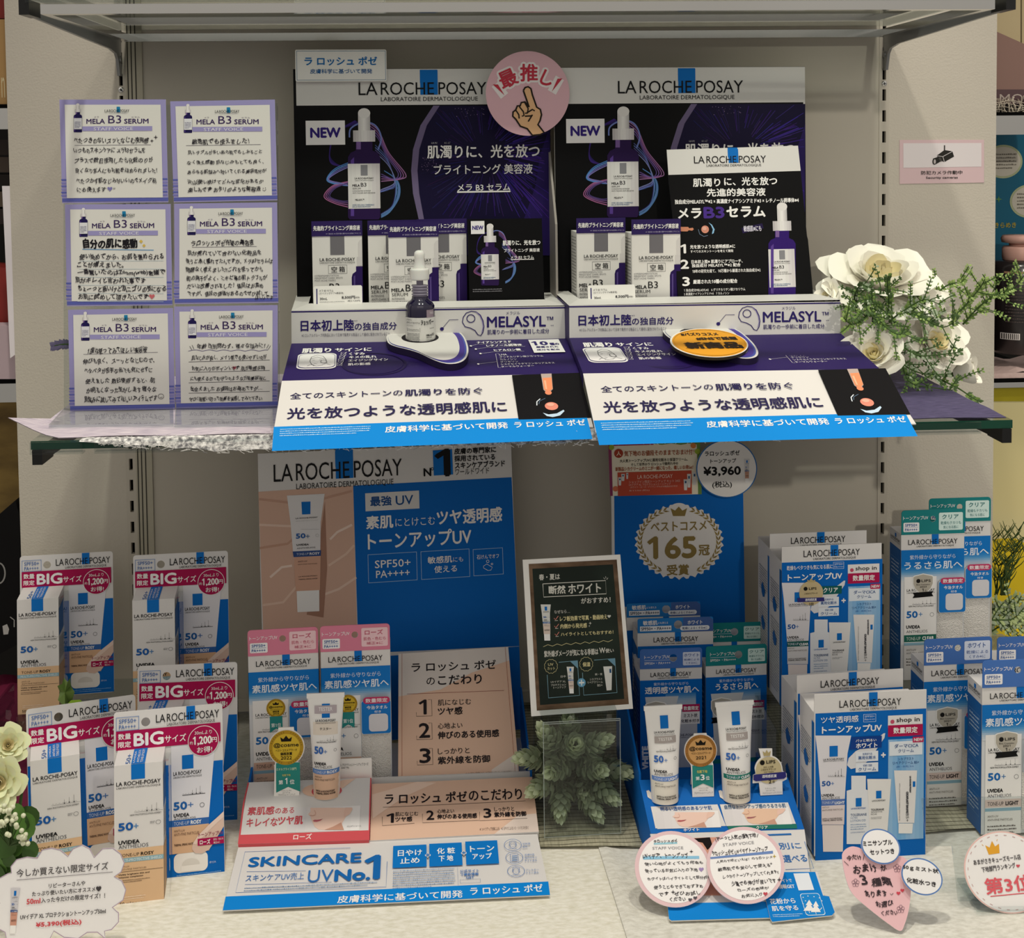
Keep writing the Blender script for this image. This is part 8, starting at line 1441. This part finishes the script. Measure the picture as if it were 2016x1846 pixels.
at('px'); shelf_piece(1930, 2090, 221, 228, 264, .02, 'chrome edged neighbouring shelf at the upper right edge')
def circ(b, f):
    for cx, cy in ((1975, 318), (2026, 396)): b.ell(f, cx, cy, 38, 33, 'a8b08c', 1); b.ell(f, cx, cy, 34, 29, 'c2bdb0', 2); b.fine(f, cx-24, cy-18, cx+26, cy+16, 5, '6f6a60', 3)
    b.T(f, 'きらめき', 1958, 438, 2000, 448, 'b09a30', .02, 2); star4(b, f, 1966, 392, 7, '5f8c50', 2)
block('teal_card', 'teal card with two pale discs hanging at the right edge', 'card', [(1930, 520), (2090, 520), (2090, 262), (1930, 262)], .16, .004, 'teal_board', circ)
at('px'); mat('pump_black', '241f20', .3, 0, .5, coat=.4); mat('pump_pink', 'c49a8e', .4)
p = on_y(2004, 692, .08); r = thing('pump_bottle', 'black pump bottle with a dusty pink pump at the right edge', 'bottle', p); s = 1.64/2600; z = lambda y: (692-y)*s
m = MB(); m.lathe(p, [(0, 0), (.030, 0), (.034, .004), (.034, z(520)), (.031, z(509)), (.015, z(504)), (.0, z(504))], 'pump_black', 40)
t = Bent(p, (1, 0, 0), UP, s, (2004, 692), lambda v: .0342, lambda v: .0342); m.rect(t, 1960, 525, 2006, 529, '9c7a60', 1, 6); m.fine(t, 1962, 540, 2012, 628, 14, '4f4644', 1); m.rect(t, 1956, 648, 1985, 661, 'cfc9c6', 1, 4)
for i in range(9): m.rect(t, 1957+i*3, 649, 1958.4+i*3, 660, '2a2626', 2)
m.build('bottle_body', r); m = MB(); m.lathe(p, [(.0195, z(505)), (.0205, z(500)), (.0205, z(482)), (.019, z(478)), (.012, z(477)), (.012, z(472)), (.021, z(470)), (.022, z(462)), (.020, z(456)), (0, z(455))], 'pump_pink', 32); m.bx(p.x+.006, p.y-.045, z(470)+p.z, p.x+.018, p.y, z(458)+p.z, 'pump_pink'); m.build('pump_head', r)
b = MB(); P = []
for j in range(7):
    for i in range(13): P.append(on_y(1930+i*13, 0, .02+.02*j)); P[-1].z = on_y(1960, 742, .02).z+.004+.0025*math.sin(i*1.1+j)
b.add(P, [(j*13+i, j*13+i+1, (j+1)*13+i+1, (j+1)*13+i) for j in range(6) for i in range(12)], 'pink_cloth', True); b.add([P[0], P[12], P[12]-UP*.011, P[0]-UP*.011], [(0, 3, 2, 1)], 'pink_cloth')
single(b, 'shelf_cloth', 'pale pink cloth under the black pump bottle', 'cloth')
shelf_piece(1930, 2090, 746, 753, 760, .018, 'thin neighbouring shelf under the pale pink cloth'); at('px')
block('edge_strip', 'mustard strip along the neighbouring shelf at the right edge', 'strip', [(1930, 790), (2090, 790), (2090, 761), (1930, 761)], .02, .006, 'mustard')
block('backing_board', 'pale yellow board filling the lower right edge', 'board', [(1930, 1460), (2120, 1460), (2120, 792), (1930, 792)], .30, .01, 'pale_yellow')
mat('yellow_cloth', 'e6c81c', .6); b = MB(); P = []
for j in range(9):
    for i in range(9): P.append(on_y(1920+i*26, 1085+j*24-(8-i)*4+6*math.sin(i*1.7+j), .27-.02*j))
b.add(P, [(j*9+i, j*9+i+1, (j+1)*9+i+1, (j+1)*9+i) for j in range(8) for i in range(8)], 'yellow_cloth', True); single(b, 'yellow_cloth', 'bright yellow cloth behind the greenery at the right edge', 'cloth')
at('d6'); mat('twig_green', '4c6132', .6); r = thing('artificial_twig', 'dark needle twig at the right edge above the pale fern', 'twig', on_y(1860, 760, .10)); m = MB(); rnd = random.Random(8)
for k in range(16):
    x, y = 1800+rnd.uniform(-40, 60), 780; a = [on_y(x+(rnd.uniform(-.4, .9))*q*60, y-q*rnd.uniform(95, 118), .10+.01*q*rnd.uniform(-1, 1)) for q in range(5)]; m.tube(a, [.0010, .0009, .0007, .0006, .0003], 'twig_green', 5)
    for i in range(1, 5):
        for s in (-1, 1): d = V3((s*rnd.uniform(.3, .8), -.2, rnd.uniform(.4, .9))).normalized()*.018*rnd.uniform(.6, 1.1); m.tube([a[i], a[i]+d*.6+UP*.001, a[i]+d+UP*.004], [.0007, .0006, .0003], 'twig_green', 4)
m.build('twigs', r)
sp6 = lambda *q: [on_y(x, y, Y) for x, y, Y in q]; mat('leaf_pale', 'b4c48a', .65)
for i, q in enumerate((((1730, 1000, .09), (1790, 930, .085), (1860, 850, .08), (1930, 780, .075)), ((1720, 900, .09), (1760, 880, .085), (1850, 900, .08), (1960, 900, .07)), ((1720, 1060, .09), (1800, 1010, .085), (1880, 990, .08), (1980, 1000, .07)), ((1720, 960, .08), (1800, 960, .075), (1900, 950, .07), (1990, 860, .065)))):
    spray(sp6(*q), ('highest pale fern spray at the right edge beside the towel gift boxes', 'second pale fern spray from the top at the right edge', 'lowest pale fern spray at the right edge', 'pale fern spray at the right edge with an upward tip')[i], 40+i, ('leaf_pale', 'leaf_frost'), l=.009, side=6, group='pale fern sprays at the right edge')
# ---- left edge
at('px'); mat('tan_board', 'b08c5a', .6); mat('lilac_box', 'b9a6ad', .6); mat('red_pack', '8c2f2a', .35); mat('gold_front', '8a6f3c', .5, .2); mottle(MATS['gold_front'], '5c4827', 'a08449', 8, (1, 1, 2.5))
block('tan_board', 'tan board with a thin pale letter at the top left edge', 'board', [(-60, 205), (30, 205), (30, 38), (-60, 38)], .03, .01, 'tan_board', lambda b, f: b.T(f, 'n', 3, 152, 10, 192, 'd8c8a0', 0, 2))
block('red_pack', 'red package at the extreme top left corner', 'package', [(-60, 36), (30, 36), (30, -40), (-60, -40)], .05, .05, 'red_pack')
shelf_piece(-80, 50, 206, 214, 254, .02, 'chrome edged neighbouring shelf at the upper left edge'); at('px')
rnd = random.Random(6)
for i in range(5):
    y = 275+i*34; block('stored_jar', ('topmost dim jar at the left edge below the chrome rail', 'second dim jar from the top at the left edge', 'middle dim jar of the left edge', 'fourth dim jar from the top at the left edge', 'lowest dim jar at the left edge beside the white side panel')[i], 'jar', [(-40, y+30), (26, y+30), (26, y+8), (20, y), (-40, y)], .10, .05, ('3c3430', '564a42', '2a2422', '64564a', '3a3030')[i], None, 'dim jars at the left edge')
block('side_panel', 'white side panel of the neighbouring display at the left edge', 'panel', [(20, 705), (34, 695), (30, 366), (4, 366)], -.0, .002, 'e4dee2')
block('red_pack', 'dark red package at the left edge above the lilac box', 'package', [(-60, 640), (30, 640), (30, 545), (20, 528), (-60, 520)], .06, .05, 'red_pack')
block('lilac_box', 'pale lilac box front at the left edge', 'box', [(-60, 746), (45, 746), (45, 641), (-60, 641)], .02, .03, 'lilac_box')
shelf_piece(-80, 60, 747, 756, 790, .02, 'chrome edged neighbouring shelf at the left edge under the lilac box'); at('px')
block('gold_board', 'dim golden board at the left edge level with the middle shelf', 'board', [(-60, 1060), (60, 1060), (60, 792), (-60, 792)], .20, .01, 'gold_front')
def logos(b, f):
    b.ring(f, -2, 1128, 12, 20, '8a8886', 3, 1, 24); b.poly(f, [(5, 1232), (14, 1228), (18, 1238), (16, 1248), (7, 1249)], 'b0aeac', 1); b.line(f, [(20, 1214), (28, 1220), (28, 1234)], 'a09e9c', 2, 1)
block('black_case', 'black case with small grey marks at the left edge', 'case', [(-80, 1330), (46, 1262), (46, 1040), (30, 985), (-80, 1080)], -.0, .08, '0b0a0b', logos)
mat('magenta_cloth', '6b1738', .7); bump(MATS['magenta_cloth'], 60, .5, .003); b = MB(); P = []
for j in range(9):
    for i in range(9): P.append(on_y(-90+i*18, 0, -.28+.04*j)); P[-1].z = .352+.004*math.sin(i*.9+j*1.4)+.012*j/8
b.add(P, [(j*9+i, j*9+i+1, (j+1)*9+i+1, (j+1)*9+i) for j in range(8) for i in range(8)], 'magenta_cloth', True); single(b, 'magenta_cloth', 'dark magenta cloth at the left edge beside the big-size packs', 'cloth')
m = MB(); m.hexa([on_y(-60, 1545, -.30), on_y(12, 1540, -.30), on_y(50, 1425, -.10), on_y(-60, 1425, -.10)]+[q+UP*.003 for q in (on_y(-60, 1545, -.30), on_y(12, 1540, -.30), on_y(50, 1425, -.10), on_y(-60, 1425, -.10))], 'clear_acrylic'); single(m, 'acrylic_sheet', 'clear acrylic sheet over the magenta cloth at the left edge', 'sheet')
# ---- flowers in the lower left corner
mat('petal_lemon', 'ecebc0', .6, 0, .25, sub=.2)
at('px'); LO = ((6, .12, 1.0, 30, 10), (6, .12, .84, 42, 34), (5, .12, .68, 52, 60))
rose(on_y(-4, 1542, -.40), (.25, -.9, .3), .0235, 'pale lemon artificial ranunculus at the left edge, larger of the two', LO, 31, None, 'pale lemon artificial flowers', 'petal_lemon')
rose(on_y(16, 1466, -.36), (.3, -.8, .5), .018, 'pale lemon artificial ranunculus tucked behind the larger one', LO, 33, None, 'pale lemon artificial flowers', 'petal_lemon')
rnd = random.Random(12); mat('dark_round_leaf', '3d5a2a', .5); mat('round_leaf', '567d38', .5)
def round_leaf(m, p, d, R, mt):
    d = V3(d).normalized(); a = d.orthogonal().normalized(); b_ = d.cross(a); m.add([p]+[p+(a*math.cos(.4488*i)+b_*math.sin(.4488*i))*R+d*R*.18*math.cos(.8976*i) for i in range(14)], [(0, i+1, (i+1) % 14+1) for i in range(14)], mt, True)
r = thing('eucalyptus_branch', 'green round-leaved branch below the lemon flowers at the left edge', 'foliage', on_y(20, 1700, -.40)); m = MB(); b = MB()
b.tube([on_y(5, 1790, -.38), on_y(20, 1690, -.39), on_y(38, 1600, -.395), on_y(45, 1540, -.39)], .0015, 'stem_green', 6); b.tube([on_y(5, 1790, -.38), on_y(-5, 1690, -.39), on_y(-15, 1590, -.395)], .0015, 'stem_green', 6); b.build('stem', r)
for i in range(40):
    x, y = rnd.uniform(-20, 62), rnd.uniform(1585, 1745); round_leaf(m, on_y(x, y, -.385-.03*rnd.random()), (rnd.uniform(-.6, .6), -1, rnd.uniform(0, .9)), rnd.uniform(.006, .011), 'dark_round_leaf' if rnd.random() < .6 else 'round_leaf')
m.build('leaves', r)
r = thing('baby_breath', 'small cream blossom spray under the lemon flowers at the left edge', 'flower', on_y(20, 1640, -.42)); m = MB(); b = MB(); mat('cream_bud', 'dfe2c4', .7)
for i in range(48):
    x, y = (rnd.gauss(14, 15), rnd.gauss(1612, 16)) if i < 36 else (rnd.gauss(45, 5), rnd.gauss(1650, 10)); p = on_y(x, y, -.425-.012*rnd.random()); m.lathe(p, [(0, -.0022), (.0018, -.001), (.0022, .0006), (.0012, .0022), (0, .0024)], 'cream_bud', 8, V3((rnd.uniform(-1, 1), -1, rnd.uniform(-.2, 1)))); b.tube([p, on_y(18, 1665, -.415)], .0004, 'stem_green', 4)
m.build('buds', r); b.build('stem', r)
r = thing('artificial_leaf', 'green lobed leaf standing before the rear pack at the far left', 'leaf', on_y(128, 1392, -.20)); m = MB(); q = [on_y(x, y, -.205+.006*((i % 3)-1)) for i, (x, y) in enumerate(((128, 1392), (114, 1378), (118, 1362), (113, 1350), (122, 1346), (126, 1334), (133, 1342), (138, 1334), (140, 1350), (147, 1362), (143, 1376), (138, 1390)))]
m.add([sum(q, V3())/len(q)+V3((0, -.004, 0))]+q, [(0, i+1, (i+1) % 12+1) for i in range(12)], 'leaf_mid'); m.add([q[0], q[-1], q[-1]-UP*.035+V3((0, .01, 0)), q[0]-UP*.035+V3((0, .01, 0))], [(0, 1, 2, 3)], 'stem_green'); m.build('blade', r)
m = MB(); q = [on_y(x, y, -.21) for x, y in ((130, 1388), (140, 1378), (158, 1377), (166, 1384), (164, 1396), (140, 1402))]; m.add([sum(q, V3())/6+V3((0, -.006, 0))]+q, [(0, i+1, (i+1) % 6+1) for i in range(6)], 'leaf_bright'); m.add([q[0], q[5], q[5]-UP*.03, q[0]-UP*.03], [(0, 1, 2, 3)], 'stem_green')
single(m, 'artificial_leaf', 'bright green leaf just right of the lobed leaf at the far left pack', 'leaf')
